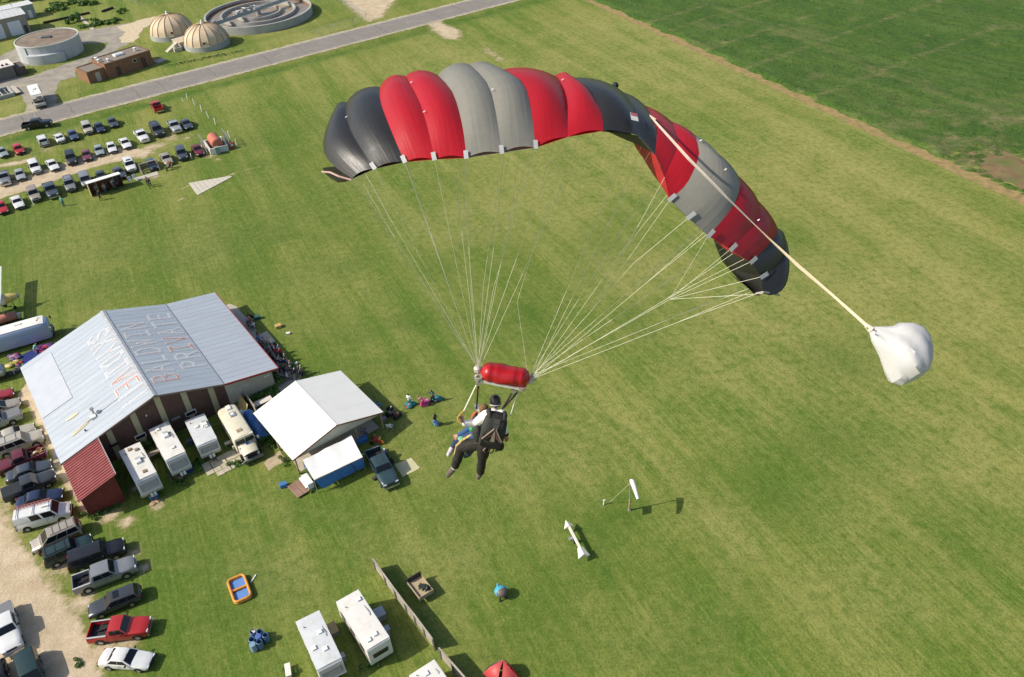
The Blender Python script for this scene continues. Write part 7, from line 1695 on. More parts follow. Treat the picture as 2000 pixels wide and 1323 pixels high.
# people at the shelter and the car park
gS = 'spectators at the shelter'
for u, v, po, a_, sc_, tc_, h_, lb in [(197.5, 391, 'walk', -1.2, 'black', 'black', 2, 'person all in black walking out in front of the shelter'), (192, 380, 'stand', -1.4, 'grey', 'black', 2, 'person in grey and black behind the walking figure at the shelter'), (207.5, 377, 'stand', -1.2, 'khaki', 'jeans', 1, 'person in a khaki top before the left half of the shelter'), (203, 369, 'stand', -1.5, 'grey', 'grey', 0, 'person in grey under the left half of the shelter'), (215, 366, 'stand', -1.3, 'black', 'jeans', 2, 'person in a black top at the middle of the shelter'), (224, 369, 'stand', -1.5, 'white', 'khaki', 1, 'person in a white shirt right of the shelter middle'), (227.5, 370, 'walk', -.4, 'navy', 'navy', 0, 'person in navy beside the white shirt at the shelter'), (233, 362, 'stand', -1.2, 'blue', 'grey', 0, 'person in a blue top at the right end of the shelter'), (211, 371, 'sit', -1.3, 'navy', 'black', 0, 'seated person in dark clothes at the shelter front'), (125, 403, 'stand', 1.4, 'green', 'jeans', 1, 'person in a green shirt standing in front of the dark slate pickup'), (290, 363, 'stand', -1.0, 'khaki', 'black', 1, 'person in khaki, left of the dark pair below the timber bench'), (295, 366, 'walk', -1.6, 'black', 'black', 2, 'person in black, right of the dark pair below the timber bench'), (337, 328, 'bend', -2.6, 'orange', 'khaki', 0, 'person in an orange top at the nose of the champagne sedan'), (330, 332, 'sit', -2.0, 'grey', 'black', 3, 'person in grey seated beside the orange top')]:
    person(po, G(u, v), a_, sc_, tc_, lb, gS if 'shelter' in lb else None, h_, 1.12)
def chair(label, px, rz, col, group=None, s=1.0):
    p = G(*px); t = thing('folding_chair', label, 'chair', p, rz, group); t.scale = (s, s, s)
    part('seat', MB().box((0, 0, .42), (.5, .5, .04)), CL[col], t); part('backrest', MB().add([(-.25, -.25, .44), (-.25, .25, .44), (-.36, .25, .92), (-.36, -.25, .92), (-.29, -.25, .44), (-.29, .25, .44), (-.40, .25, .92), (-.40, -.25, .92)], [(0, 1, 2, 3), (7, 6, 5, 4), (0, 4, 5, 1), (1, 5, 6, 2), (2, 6, 7, 3), (3, 7, 4, 0)]), CL[col], t)
    for sy_ in (-.24, .24): part('leg', MB().bar((.22, sy_, 0), (-.24, sy_, .42), .03, .03).bar((-.24, sy_, 0), (.22, sy_, .42), .03, .03), grey, t); part('armrest', MB().box((-.02, sy_*1.1, .62), (.44, .05, .03)), plast, t)
chair('white chair, left of the pair on the grass right of the shelter', (256, 358), -1.0, 'white', None, 1.25); chair('white chair, right of the pair on the grass right of the shelter', (267, 353), -.6, 'white', None, 1.25)
chair('pale blue chair at the right rear corner of the white pavilion', (751, 822), .4, 'lilac'); chair('white chair on the grass by the front right pavilion post', (763, 838), 1.2, 'white', None, 1.2)
chair('grey chair under the open front of the pavilion', (714, 852), .8, 'grey'); chair('blue chair peeping out behind the pavilion roof corner', (741, 795), .5, 'blue')
chair('lilac chair under the pavilion beside the grey one', (711, 845), 1.4, 'lilac')
# mobility cart with rider beside the pavilion
p_ = G(769, 813); t = thing('ride_on_cart', 'dark ride on cart with pale cushion and rider gear beside the pavilion', 'cart', p_, R(-35))
part('chassis', MB().box((0, 0, .42), (1.7, .8, .16)), plast, t); part('seat', MB().box((-.35, 0, .62), (.55, .6, .18)), CL['khaki'], t); part('backrest', MB().box((-.66, 0, .95), (.12, .58, .6)), CL['black'], t)
part('bonnet', MB().box((.55, 0, .62), (.6, .55, .3), taper=.8), CL['brown'], t); part('steering_column', MB().tube([(.3, 0, .6), (.12, 0, 1.0)], .03, 6), plast, t); part('steering_wheel', MB().lathe([(.14, -.015), (.17, 0), (.14, .015)], 14, T=Matrix.Translation((.1, 0, 1.02)) @ Matrix.Rotation(R(-30), 4, 'Y')), plast, t)
for sx_, r_ in ((-.55, .34), (.6, .24)):
    for sg in (-1, 1): part('wheel', MB().lathe([(.04, -.1), (r_, -.1), (r_+.01, 0), (r_, .1), (.04, .1)], 14, T=Matrix.Translation((sx_, sg*.46, r_)) @ Matrix.Rotation(R(90), 4, 'X')), tyre, t)
person('sit', G(768, 812)+Vector((0, 0, .18)), R(-35), 'black', 'grey', 'person in dark clothes and pale hat riding the cart beside the pavilion', None, 3)
p_ = G(736, 866); t = thing('red_tricycle', 'red pedal cart with yellow parts on the grass behind the teal pickup', 'pedal cart', p_, R(-15))
redp = M('red_plastic', (.40, .035, .03), .5, .1)
part('frame', MB().bar((-.6, 0, .4), (.6, 0, .4), .12, .12).bar((.3, -.35, .4), (.3, .35, .4), .1, .1), redp, t); part('seat', MB().box((-.2, 0, .52), (.4, .36, .1)), redp, t); part('handlebar', MB().tube([(.45, -.3, .9), (.5, 0, .85), (.45, .3, .9)], .03, 6).tube([(.5, 0, .85), (.6, 0, .4)], .03, 6), CL['yellow'], t)
for x, y in ((-.5, -.35), (-.5, .35), (.65, 0)): part('wheel', MB().lathe([(.03, -.05), (.26, -.05), (.26, .05), (.03, .05)], 14, T=Matrix.Translation((x, y, .27)) @ Matrix.Rotation(R(90), 4, 'X')), CL['orange'] if x > 0 else tyre, t)
person('sit', G(735, 862)+Vector((0, 0, .05)), R(-15), 'red', 'red', 'person in red seated on the red pedal cart behind the teal pickup', None, 1, .8)
person('bend', G(757, 897), R(120), 'navy', 'black', 'person in navy with white cap bending beside the teal pickup door', None, 3)
boxthing('gear_bag', 'dark gear bag on the grass by the teal pickup and the pale mat', 'bag', (760, 905), (1.0, .6, .35), CL['black'], .6)
boxthing('gear_bag', 'small dark bag on the grass left of the teal pickup', 'bag', (732.5, 936), (.5, .35, .25), M('bag_brown', (.05, .035, .03), .8), .9)
# four landed jumpers gathering their canopies
gJ = 'landed jumpers carrying their parachutes'
for k, (hu, hv, fu, fv, po, a_, sh_, tr_, lb) in enumerate([(802, 776, 801, 793, 'stand', 1.2, 'white', 'teal', 'person in black and white with a teal and pink parachute, leftmost of the landed jumpers'), (829, 779, 826, 794, 'bend', 2.6, 'pink', 'mag', 'person bent under a pink and grey parachute, middle of the landed jumpers'), (849, 769, 846, 786, 'wave', 2.0, 'grey', 'black', 'person raising an arm beside a teal and black parachute, rightmost of the upper three jumpers'), (846, 813, 852, 832, 'walk', 3.0, 'black', 'blue', 'person walking with a blue and red parachute, apart from the other three jumpers')]):
    person(po, G(fu, fv), a_, sh_, tr_, lb, gJ, 2 if k != 1 else 0, 1.12)
cloth_heap('bundled_parachute', 'teal and pink parachute at the feet of the leftmost landed jumper', 'parachute', (801.5, 793), [(.02, .17, .17), (.02, .20, .20), (.42, .05, .17), (.03, .15, .16)], .46, 10, 41, flat=.9)
cloth_heap('bundled_parachute', 'pink and grey parachute over the bent middle jumper', 'parachute', (830, 789), [(.45, .18, .26), (.44, .05, .17), (.33, .27, .30), (.40, .04, .16)], .52, 12, 42, flat=.8)
cloth_heap('bundled_parachute', 'teal and black parachute carried by the jumper with the raised arm', 'parachute', (852, 783), [(.02, .17, .18), (.03, .035, .04), (.02, .14, .15)], .5, 10, 43, flat=.9)
cloth_heap('bundled_parachute', 'blue and red parachute on the shoulder of the walking jumper', 'parachute', (855, 829), [(.06, .24, .46), (.40, .04, .08), (.10, .30, .5), (.06, .2, .4)], .33, 8, 44, flat=1.5)
person('bend', G(72, 690), 1.0, 'green', 'khaki', 'person in a pale green shirt packing on the dark blue tarp', None, 1)
person('sit', G(70, 672)+Vector((0, 0, -.3)), 2.2, 'navy', 'black', 'person in navy crouched between the coach and the dark blue tarp', None, 2)
# ================================================================== PARACHUTE IN THE AIR
def cloth(name, col, tr=.30, rough=.34, sheen=.0):
    m = bpy.data.materials.new(name); m.use_nodes = True; n = m.node_tree; L = n.links; b = n.nodes['Principled BSDF']
    b.inputs['Roughness'].default_value = rough; b.inputs['Specular IOR Level'].default_value = .55
    uv = n.nodes.new('ShaderNodeUVMap'); uv.uv_map = 'cell'
    mp = n.nodes.new('ShaderNodeMapping'); mp.inputs['Scale'].default_value = (5, .9, 1); L.new(uv.outputs[0], mp.inputs[0])
    n1 = n.nodes.new('ShaderNodeTexNoise'); n1.inputs['Scale'].default_value = 1.0; n1.inputs['Detail'].default_value = 5; n1.inputs['Distortion'].default_value = .8; L.new(mp.outputs[0], n1.inputs['Vector'])
    tc = n.nodes.new('ShaderNodeTexCoord'); n2 = n.nodes.new('ShaderNodeTexNoise'); n2.inputs['Scale'].default_value = 9; n2.inputs['Detail'].default_value = 3; L.new(tc.outputs['Object'], n2.inputs['Vector'])
    ad = n.nodes.new('ShaderNodeMath'); ad.operation = 'MULTIPLY_ADD'; ad.inputs[1].default_value = .25; L.new(n2.outputs[0], ad.inputs[0]); L.new(n1.outputs[0], ad.inputs[2])
    bp = n.nodes.new('ShaderNodeBump'); bp.inputs['Strength'].default_value = .16; bp.inputs['Distance'].default_value = .05; L.new(ad.outputs[0], bp.inputs['Height']); L.new(bp.outputs[0], b.inputs['Normal'])
    mx = n.nodes.new('ShaderNodeMix'); mx.data_type = 'RGBA'; mx.inputs[6].default_value = [c*.92 for c in col]+[1]; mx.inputs[7].default_value = [min(1, c*1.1) for c in col]+[1]
    L.new(n2.outputs[0], mx.inputs[0]); L.new(mx.outputs[2], b.inputs['Base Color'])
    t = n.nodes.new('ShaderNodeBsdfTranslucent'); L.new(mx.outputs[2], t.inputs[0])
    ms = n.nodes.new('ShaderNodeMixShader'); ms.inputs[0].default_value = tr; L.new(b.outputs[0], ms.inputs[1]); L.new(t.outputs[0], ms.inputs[2])
    L.new(ms.outputs[0], n.nodes['Material Output'].inputs[0]); return m
C_red = cloth('canopy_red', (.50, .013, .022)); C_blk = cloth('canopy_black', (.024, .0225, .0205), .05); C_gry = cloth('canopy_grey', (.29, .28, .235))
BOT = {c.name: M(c.name+'_underside', k, .6, .06, 6, bump=.2, bscale=6) for c, k in ((C_red, (.42, .012, .02)), (C_blk, (.014, .013, .012)), (C_gry, (.28, .27, .23)))}
SEAM = [
 [(687.5,350),(664,334),(640,312),(631,290),(633,264),(641,244),(653,226)],
 [(732,330),(705,290),(683,252),(675,222),(677,200)],
 [(791,317),(770,270),(747,212),(741,187),(742,170)],
 [(849,312),(835,250),(820,200),(812,185),(800,162),(792,149)],
 [(911,309),(904,250),(890,195),(877,170),(855,147)],
 [(980,299),(972,240),(960,182),(950,160),(930,137),(917,126)],
 [(1046,289),(1041,240),(1030,180),(1012,152),(977,137)],
 [(1109,268),(1109,244),(1108,206),(1100,172),(1089,151)],
 [(1178,256),(1176,225),(1162,194),(1143,168),(1113,153)],
 [(1245,265),(1240,225),(1230,198),(1219,181)],
 [(1279,302),(1283,266),(1278,243),(1272,225),(1259,206)],
 [(1298,347),(1314,312),(1324,285),(1322,262),(1312,238)],
 [(1308,391),(1340,361),(1359,323),(1366,296),(1357,264)],
 [(1344.5,426),(1378,398),(1400,368),(1410,342),(1408,312),(1402,300)],
 [(1383,461),(1412,429),(1434,398),(1446,364),(1442,344)],
 [(1427,487),(1454,459),(1475,433),(1484,408),(1482,394)],
 [(1466,512),(1491,489),(1510,468),(1517.6,455),(1519,446)],
 [(1487,541),(1510,525),(1530,500),(1536,480),(1534,465)],
 [(1491,574),(1512,577),(1532,562),(1541,535),(1539,508)]]
TD = [13.1,12.85,12.68,12.58,12.55,12.6,12.72,12.85,12.97,13.03,13.0,12.9,12.78,12.72,12.78,12.93,13.1,13.25,13.2]
PO = D(985, 735, 17.0)
FV = Vector((-.145, .952, -.26)).normalized()
para = thing('parachute', 'red grey and black ram air parachute canopy flying above the tandem pair', 'parachute', PO)
rel = lambda p: p-PO
def resample(px, n):
    px = [Vector(p) for p in px]; ds = [0]
    for a, b in zip(px[:-1], px[1:]): ds.append(ds[-1]+(b-a).length)
    out = []
    for k in range(n):
        s = k/(n-1)*ds[-1]; i = max(j for j in range(len(px)) if ds[j] <= s+1e-6); i = min(i, len(px)-2)
        f = (s-ds[i])/(ds[i+1]-ds[i])
        # Catmull-Rom for a smooth seam
        p0, p1, p2, p3 = px[max(i-1, 0)], px[i], px[i+1], px[min(i+2, len(px)-1)]
        out.append(.5*((2*p1)+(-p0+p2)*f+(2*p0-5*p1+4*p2-p3)*f*f+(-p0+3*p1-3*p2+p3)*f**3))
    return out
LEP = {10: (1225,250), 11: (1240,282), 12: (1284,318), 13: (1332,382), 14: (1395,420), 15: (1410,450), 16: (1394,468), 17: (1412,512), 18: (1456,556)}
NS, NF = 9, 6
top = []; bot = []; RADV = []
for i in range(19):
    te = D(*SEAM[i][0], TD[i]); rad = (te-PO).normalized(); RADV.append(rad)
    gain = 1.45 if i <= 9 else 1.45-.95*min(1, (i-9)/4)
    q = resample(SEAM[i], NS); pts = [D(p.x, p.y, TD[i]+gain*(.55*(k/(NS-1))+.45*(k/(NS-1))**3)) for k, p in enumerate(q)]
    le = D(*LEP[i], TD[i]+2.7)+rad*.28+FV*.12 if i in LEP else te+FV*3.15+rad*.12
    c = pts[-1]; tg = (pts[-1]-pts[-2]).normalized()
    # from the crest forward and down to the nose
    c1 = c+FV*.55+rad*(-.03 if 0 < i < 18 else -.22); c2 = le-FV*.05+rad*.42
    for k in range(1, NF+1):
        f = k/NF; pts.append(c*(1-f)**3+c1*3*f*(1-f)**2+c2*3*f*f*(1-f)+le*f**3)
    top.append(pts)
    lo = le-rad*.28-FV*.12
    bot.append([lo.lerp(te, k/8)-rad*.05*math.sin(math.pi*k/8) for k in range(9)])
def skin_grid(A, B, nu, puff, rad, prof, sign=1):
    G_ = []
    for u in range(nu+1):
        f = u/nu; row = []
        for k in range(len(A)):
            p = A[k].lerp(B[k], f)
            if k < 3 and sign > 0 and nu == 8 and A is not B and puff > .05: p = p + (A[1].lerp(B[1], f)-A[0].lerp(B[0], f))*(.30*math.sin(math.pi*f)*(1-k/3))
            row.append(p+rad*(sign*puff*math.sin(math.pi*f)**.8*prof(k/(len(A)-1))))
        G_.append(row)
    return G_
def cell_mesh(name, i, mat):
    rad = ((RADV[i]+RADV[i+1])/2).normalized(); NU = 8; pf = .105 if i < 9 else .03
    gt = skin_grid(top[i], top[i+1], NU, pf, rad, lambda s: .12+.88*min(1, s*3.2)*(1-.3*max(0, s-.7)/.3))
    gb = skin_grid(bot[i], bot[i+1], NU, .05, rad, lambda s: math.sin(math.pi*min(1, s+.1)), -1)
    mb = MB(); mb.grid([[rel(p) for p in r] for r in gt]); nt_ = len(gt[0])
    mb.grid([[rel(p) for p in r] for r in gb], 1)
    me = mb.mesh(name, [mat, BOT[mat.name]], 60)
    uvl = me.uv_layers.new(name='cell'); n1 = (NU+1)*nt_
    for lp in me.loops:
        v = lp.vertex_index
        if v < n1: uvl.data[lp.index].uv = (v//nt_/NU+i*1.37, (v % nt_)/(nt_-1)*2)
        else: w_ = v-n1; uvl.data[lp.index].uv = (w_//9/NU+i*1.37+40, (w_ % 9)/8*2)
    return me
colr = [C_blk, C_red, C_gry, C_red, C_blk, C_red, C_gry, C_red, C_blk]
for i in range(18):
    o = link('canopy_cell', cell_mesh('canopy_cell', i, colr[i//2]), para)
    # the rib sewn between neighbouring half cells
for i in (0, 18):
    mb = MB(); n_ = len(top[i]); P = [rel(p) for p in top[i]]; Q = [rel(bot[i][8-int(round(k/(n_-1)*8))]) for k in range(n_)]
    mb.grid([P, Q]); part('end_rib', mb, C_blk, para, 60)
# stabiliser flaps hanging at each tip
def flap(i, px_, dep):
    ed = [D(u, v, d) for (u, v), d in zip(px_, dep)]
    A = [bot[i][8-k] for k in (0, 2, 4, 6)]
    mb = MB(); mb.grid([[rel(p) for p in A], [rel((a+b)/2)+Vector((0, 0, -.02)) for a, b in zip(A, ed)], [rel(p) for p in ed]]); part('stabiliser', mb, C_blk, para, 60)
flap(0, [(661, 357), (648, 350), (636, 341), (630, 328)], [13.0, 13.2, 13.4, 13.7])
flap(18, [(1475, 577), (1458, 560), (1442, 545), (1425, 535)], [13.3, 13.9, 14.5, 15.2])
tape = M('binding_tape', (.42, .40, .35), .6)
part('tip_binding', MB().tube([rel(D(u, v, d)) for u, v, d in ((629, 336, 13.5), (645, 337, 13.3), (662, 345, 13.1), (687, 352, 13.05))], .016, 6), M('pink_binding', (.45, .30, .27), .7), para)
part('tip_binding', MB().tube([rel(D(u, v, d)) for u, v, d in ((1476, 574, 13.2), (1490, 571, 13.15), (1508, 573, 13.3), (1522, 577, 13.5))], .016, 6), tape, para)
tabm = M('line_tab_grey', (.40, .40, .385), .6)
for i in range(1, 18):
    if i in (7, 8, 9, 10, 11): continue
    p0, p1 = rel(top[i][0]), rel(top[i][1]); d = (p1-p0).normalized(); sd = d.cross(RADV[i]).normalized(); nn = sd.cross(d).normalized()
    vw = rel(C_O)-p0
    if nn.dot(vw) < 0: nn = -nn
    a = p0-d*.05+nn*.035; b = p0+d*.12+nn*.04
    part('line_tab', MB().add([a-sd*.033, a+sd*.033, b+sd*.033, b-sd*.033], [(0, 1, 2, 3)]), tabm, para)
# maker's flag patch on the centre cell and the reinforcing stitches
def patch(name, i, k, f, w_, h_, m, off=.13):
    p = top[i][k].lerp(top[i+1][k], f); q = top[i][k+1].lerp(top[i+1][k+1], f); d = (q-p).normalized(); sd = (top[i+1][k]-top[i][k]).normalized(); nn = sd.cross(d).normalized(); c = rel(p)
    if nn.dot(rel(C_O)-c) < 0: nn = -nn
    c = c+nn*off; sd = d.cross(nn).normalized()
    return part(name, MB().add([c-sd*w_/2-d*h_/2, c+sd*w_/2-d*h_/2, c+sd*w_/2+d*h_/2, c-sd*w_/2+d*h_/2], [(0, 1, 2, 3)]), m, para), c, sd, d, nn
pt_, c, sd, d, nn = patch('flag_patch', 8, 2, .86, .12, .20, M('patch_white', (.62, .60, .58), .6), .12)
part('flag_stripe', MB().add([c-sd*.055+d*.02+nn*.006, c+sd*.055+d*.02+nn*.006, c+sd*.055+d*.10+nn*.006, c-sd*.055+d*.10+nn*.006], [(0, 1, 2, 3)]), M('patch_red2', (.40, .10, .12), .6), pt_)
for i, k in ((1, 6), (3, 4), (3, 7), (5, 5), (7, 7), (12, 7), (13, 6), (15, 5)):
    p = rel(top[i][k])+RADV[i]*.05; part('stitch_tape', MB().bar(p, p+Vector((.035, 0, .02)), .018, .012), M('stitch_white', (.70, .68, .65), .6), para)
part('bridle_eye', MB().ball(rel(top[9][NS+1])+RADV[9]*.12, .06, 8, 6), plast, para)
# ------------------------------------------------------------------ lines
lm_ = M('line_cord', (.74, .73, .60), .7, .05)
SL, SR = D(934, 722, 17.0), D(1038, 738, 17.0)
rad_l = .0031
def cord(pts, r_=rad_l): return [[rel(p) for p in pts], r_]
def lines(name, segs):
    mb = MB()
    for pts in segs: mb.tube([rel(p) for p in pts], rad_l, 5)
    return part(name, mb, lm_, para)
rr = random.Random(3)
for i in (0, 2, 4, 6, 8, 10, 12, 14, 16, 18):
    s_ = (SL if i <= 8 else SR)
    for k, (fa, fb) in enumerate(((1, 3), (5, 7))):
        A, B = bot[i][fa], bot[i][fb]; m_ = (A+B)/2; base = s_ + FV*(.10-.16*k)
        kn = base.lerp(m_, .70)
        lines('suspension_line', [[base, kn], [kn, A], [kn, B]])
# steering lines to the trailing edge
kR = D(1308, 585, 15.2); kR2 = D(1158, 604, 16.0); kL = D(800, 500, 14.6); kL2 = D(905, 560, 15.5)
hl_ = D(931, 750, 17.1); hr_ = D(1030, 752, 17.1)
for i, kn in [(14, kR), (15, kR), (16, kR), (17, kR), (18, kR), (13, D(1237, 515, 14.3)), (11, kR2), (12, kR2)]: lines('brake_line', [[top[i][0], kn]])
lines('brake_line', [[kR, SR]]); lines('brake_line', [[kR2, SR]]); lines('brake_line', [[D(1237, 515, 14.3), kR2]])
for i in (0, 1, 2, 3): lines('brake_line', [[top[i][0], SL]])
for i in (4, 5, 6): lines('brake_line', [[top[i][0], D(*[(919, 560), (944, 560), (965, 560)][i-4], 15.7), SL]])
lines('brake_line', [[top[7][0], D(1010, 590, 16.0), SR-(SR-SL)*.06]])
# ------------------------------------------------------------------ slider
redn = cloth('slider_red', (.46, .012, .02), .15)
a0, a1 = D(939, 725, 17.0), D(1035, 741, 17.0); ax = (a1-a0); Ls = ax.length; ax.normalize(); ay = C_F.copy(); ay = (ay-ax*ay.dot(ax)).normalized(); az = ax.cross(ay)
if az.z < 0: az = -az
cs = (a0+a1)/2; mb = MB(); nu, nv = 20, 18; P = []
for i in range(nu+1):
    x = -1+2*i/nu; e = max(.03, (1-abs(x)**7))**.55; row = []
    for j in range(nv):
        t_ = 2*math.pi*j/nv; w_ = 1+.06*math.sin(x*5+t_*2)*(1-abs(x))+(-.08 if i in (5, 15) else 0)+.035*math.sin(t_*7+x*4)+.03*math.sin(x*19+t_*3)*abs(x)
        row.append(rel(cs+ax*x*Ls/2+ay*.30*e*w_*math.cos(t_)+az*(.212*e*w_*math.sin(t_))))
    P.append(row)
for r_ in P: r_.append(r_[0])
me = mb.grid(P).mesh('slider', redn, 60); uvl = me.uv_layers.new(name='cell')
for lp in me.loops: uvl.data[lp.index].uv = (me.vertices[lp.vertex_index].co.x*2, me.vertices[lp.vertex_index].co.z*2)
sld = link('slider', me, para)
wtape = M('slider_tape', (.60, .56, .52), .6)
b0, b1 = rel(D(938, 744, 16.9)), rel(D(1022, 760.5, 16.9)); part('slider_hem', MB().bar(b0, b1, .04, .065), wtape, sld)
for nm, p in (('l', D(933, 721, 17)), ('r', D(1040, 739, 17)), ('l2', D(935, 738, 16.9)), ('r2', D(1020, 758, 16.9))):
    q = rel(p); part('grommet', MB().lathe([(.05, -.03), (.085, -.03), (.085, .03), (.05, .03), (.05, -.03)], 12, T=Matrix.Translation(q), cap=(False, False)), M('grommet_steel', (.60, .56, .54), .3, .05, metal=.7), sld)
part('slider_end', MB().ball(rel(D(933, 722, 17)), .085, 8, 6), wtape, sld); part('slider_end', MB().ball(rel(D(1036, 744, 17)), .075, 8, 6), wtape, sld)
web = M('riser_webbing', (.035, .022, .018), .8, .2, 8); yel = M('yellow_webbing', (.40, .25, .05), .7)
ShL, ShR = D(949, 806, 17.5), D(981, 803, 17.5)
for nm, (p, q) in enumerate(((D(935, 742, 17), D(931, 797, 17.45)), (D(1006, 758, 16.95), D(981, 799, 17.4)), (D(1018, 758, 17.1), D(984, 796, 17.5)))):
    a, b = rel(p), rel(q); part('riser', MB().bar(a, b, .055, .03), web, para)
    if nm == 0: part('riser_trim', MB().bar(a.lerp(b, .25)+Vector((.02, -.02, 0)), a.lerp(b, .45)+Vector((.02, -.02, 0)), .02, .02), yel, para)
    part('connector_link', MB().box(a.lerp(b, .12), (.09, .09, .07)), M('grommet_steel', (.60, .56, .54), .3), para)
HL_ = D(899, 817, 17.55)
lines('brake_line', [[D(930, 753, 17.05), D(906, 803, 17.5)]]); lines('brake_line', [[D(1010, 771, 17.1), D(997, 811, 17.5)]])
part('toggle_line', MB().tube([rel(D(930, 753, 17.05)), rel(D(906, 803, 17.5))], .016, 6), lm_, para)
part('steering_toggle', MB().tube([rel(D(u, v, 17.5)) for u, v in ((908, 801), (900, 809), (894, 816), (895, 822), (901, 828))], .02, 8), yel, para)
part('stowed_line', MB().tube([rel(D(1010, 771, 17.1)), rel(D(1003, 792, 17.3)), rel(D(997, 812, 17.4))], .012, 6), lm_, para)

# ------------------------------------------------------------------ pilot chute and bridle
pc0 = D(1697, 640, 11.2)
pch = thing('pilot_chute', 'crumpled white pilot chute trailing on a pale bridle at the right', 'pilot chute', pc0)
r2_ = lambda p: p-pc0
brm = M('bridle_tape', (.68, .57, .43), .7, .06)
bp_ = [top[10][5]+RADV[10]*.06, D(1266, 222, 13.75), D(1290, 249, 13.2), D(1345, 310, 12.55), D(1420, 386, 12.1), D(1500, 464, 11.8), D(1560, 520, 11.6), D(1630, 580, 11.4), pc0]
wd = [.02, .024, .04, .06, .072, .10, .075, .04, .05]
mb = MB(); P = []
for k, p in enumerate(bp_):
    d = (bp_[min(k+1, 8)]-bp_[max(k-1, 0)]).normalized(); sd = d.cross(C_F).normalized(); sd = (sd*math.cos(.3*k)+C_F*math.sin(.12*k)).normalized()
    P.append((r2_(p)-sd*wd[k]/2, r2_(p)+sd*wd[k]/2, r2_(p)+sd*wd[k]/2+C_F*.012, r2_(p)-sd*wd[k]/2+C_F*.012))
loft(mb, P); part('bridle', mb, brm, pch)
wm = cloth('pilot_chute_white', (.60, .59, .58), .22, .6)
PU = [(1697,638),(1712,638),(1728,638),(1745,637),(1759,630),(1780,630),(1799,637),(1813,654),(1820,677),(1821,694),(1811,707),(1804,722)]
PL = [(1697,643),(1699,654),(1703,668),(1713,686),(1720,700),(1726,718),(1733,736),(1740,748),(1755,754),(1775,748),(1793,738),(1800,728)]
na = 40; mb = MB(); P = []
for k, (a, b) in enumerate(zip(PU, PL)):
    dk = 11.2-.012*k; u = D(*a, dk); l_ = D(*b, dk); c = (u+l_)/2; h = (u-l_)/2; row = []; s_ = k/11
    for j in range(na+1):
        an = 2*math.pi*(j % na)/na; sa, ca = math.sin(an), math.cos(an)
        fold = 1+.20*math.sin(3*an+s_*4)+.20*abs(math.sin(4*an-s_*5+.6))-.14*abs(math.sin(6*an+s_*6))+.05*math.sin(11*an+s_*11)
        row.append(c+h*ca*(1+.02*math.sin(7*an+k))-C_F*(h.length*.72*sa*fold*(.9 if k < 10 else 1.5))-pc0)
    P.append(row)
mb.grid(P); ec = len(mb.v); mb.add([P[-1][j] for j in range(na)], [tuple(range(na))]); cfm = mb.mesh('canopy_fabric', wm, 32, .0005); cfm.uv_layers.new(name='cell'); link('canopy_fabric', cfm, pch)
pe = D(1787, 716, 11.0); ax = pe-pc0; La = ax.length; ax.normalize(); u1 = ax.cross(C_F).normalized(); u2 = ax.cross(u1)
for k in range(3):
    p = r2_(D(*[(1692, 641), (1703, 645), (1703, 654), (1702, 667), (1710, 677)][k], 11.2)-C_F*(.03+.045*k)); part('mesh_vent', MB().ball(p, .013, 8, 5, sc=(1, 1, .7)), M('vent_grey', (.12, .11, .11), .7), pch)
part('kill_line_cap', MB().tube([r2_(pc0-ax*.05), r2_(pc0+ax*.05)], [.03, .05], 8), brm, pch)

# ------------------------------------------------------------------ tandem pair
def P_(u, v, d): return D(860+u/6.96, 760+v/6.96, d)
ins0 = P_(640, 700, 17.75)
ins = thing('person', 'person in black helmet white sleeves and dark jumpsuit steering the parachute', 'person', ins0)
q_ = lambda p: p-ins0
upv = (P_(745, 150, 17.4)-P_(735, 300, 17.5)).normalized()
head_c = P_(745, 175, 17.5); neck = P_(735, 285, 17.52); shl = P_(620, 345, 17.5); shr = P_(835, 330, 17.5); chest = P_(725, 430, 17.45); waist = P_(690, 620, 17.6); hipc = P_(640, 715, 17.7)
ell = P_(470, 475, 17.75); wrl = P_(325, 465, 17.62); hdl = P_(285, 415, 17.58)
elr = P_(868, 480, 17.72); wrr = P_(888, 610, 17.75); hdr = P_(898, 655, 17.76)
hpl = P_(560, 735, 17.78); hpr = P_(600, 770, 17.68)
knl = P_(285, 800, 18.25); anl = P_(195, 1065, 18.45); tol = P_(100, 1180, 18.55)
knr = P_(570, 945, 17.9); anr = P_(545, 1135, 18.15); tor_ = P_(515, 1205, 18.2)
def rl_(caps): return [(q_(c[0]), c[1], q_(c[2]), c[3])+tuple(c[4:]) for c in caps]
face_d = (Vector((-.45, .75, -.2))).normalized()
def hand(w_, h_, curl):
    d = (h_-w_).normalized(); sd = d.cross(C_F).normalized(); cu = C_F*(-.6)+sd*.3; out = [(w_, .036, h_, .042)]
    for k, (o_, l_) in enumerate(((-.033, .07), (-.011, .082), (.011, .078), (.033, .06))):
        b = h_+d*.03+sd*o_; m_ = b+d*l_*.6; e = m_+(d*.2+curl).normalized()*l_*.6
        out += [(b, .0125, m_, .0115), (m_, .0115, e, .010)]
    out += [(h_-d*.02-sd*.035, .015, h_+d*.03-sd*.075, .012), (h_+d*.03-sd*.075, .012, h_+d*.075-sd*.07, .010)]
    return out
tor = lambda e: [(hipc, .15+e, waist, .15+e), (waist, .15+e, chest, .17+e), (chest, .17+e, neck-upv*.07, .10+e), (chest, .15+e, shl, .075+e), (chest, .15+e, shr, .075+e)]
headc = [(neck-upv*.06, .06, head_c-upv*.06, .062), (head_c-upv*.03, .088, head_c+upv*.035, .096), (head_c+face_d*.09-upv*.01, .02, head_c+face_d*.105-upv*.035, .022), (head_c+face_d*.06-upv*.09, .045, head_c+face_d*.07-upv*.095, .04)]
sdh = face_d.cross(upv).normalized()
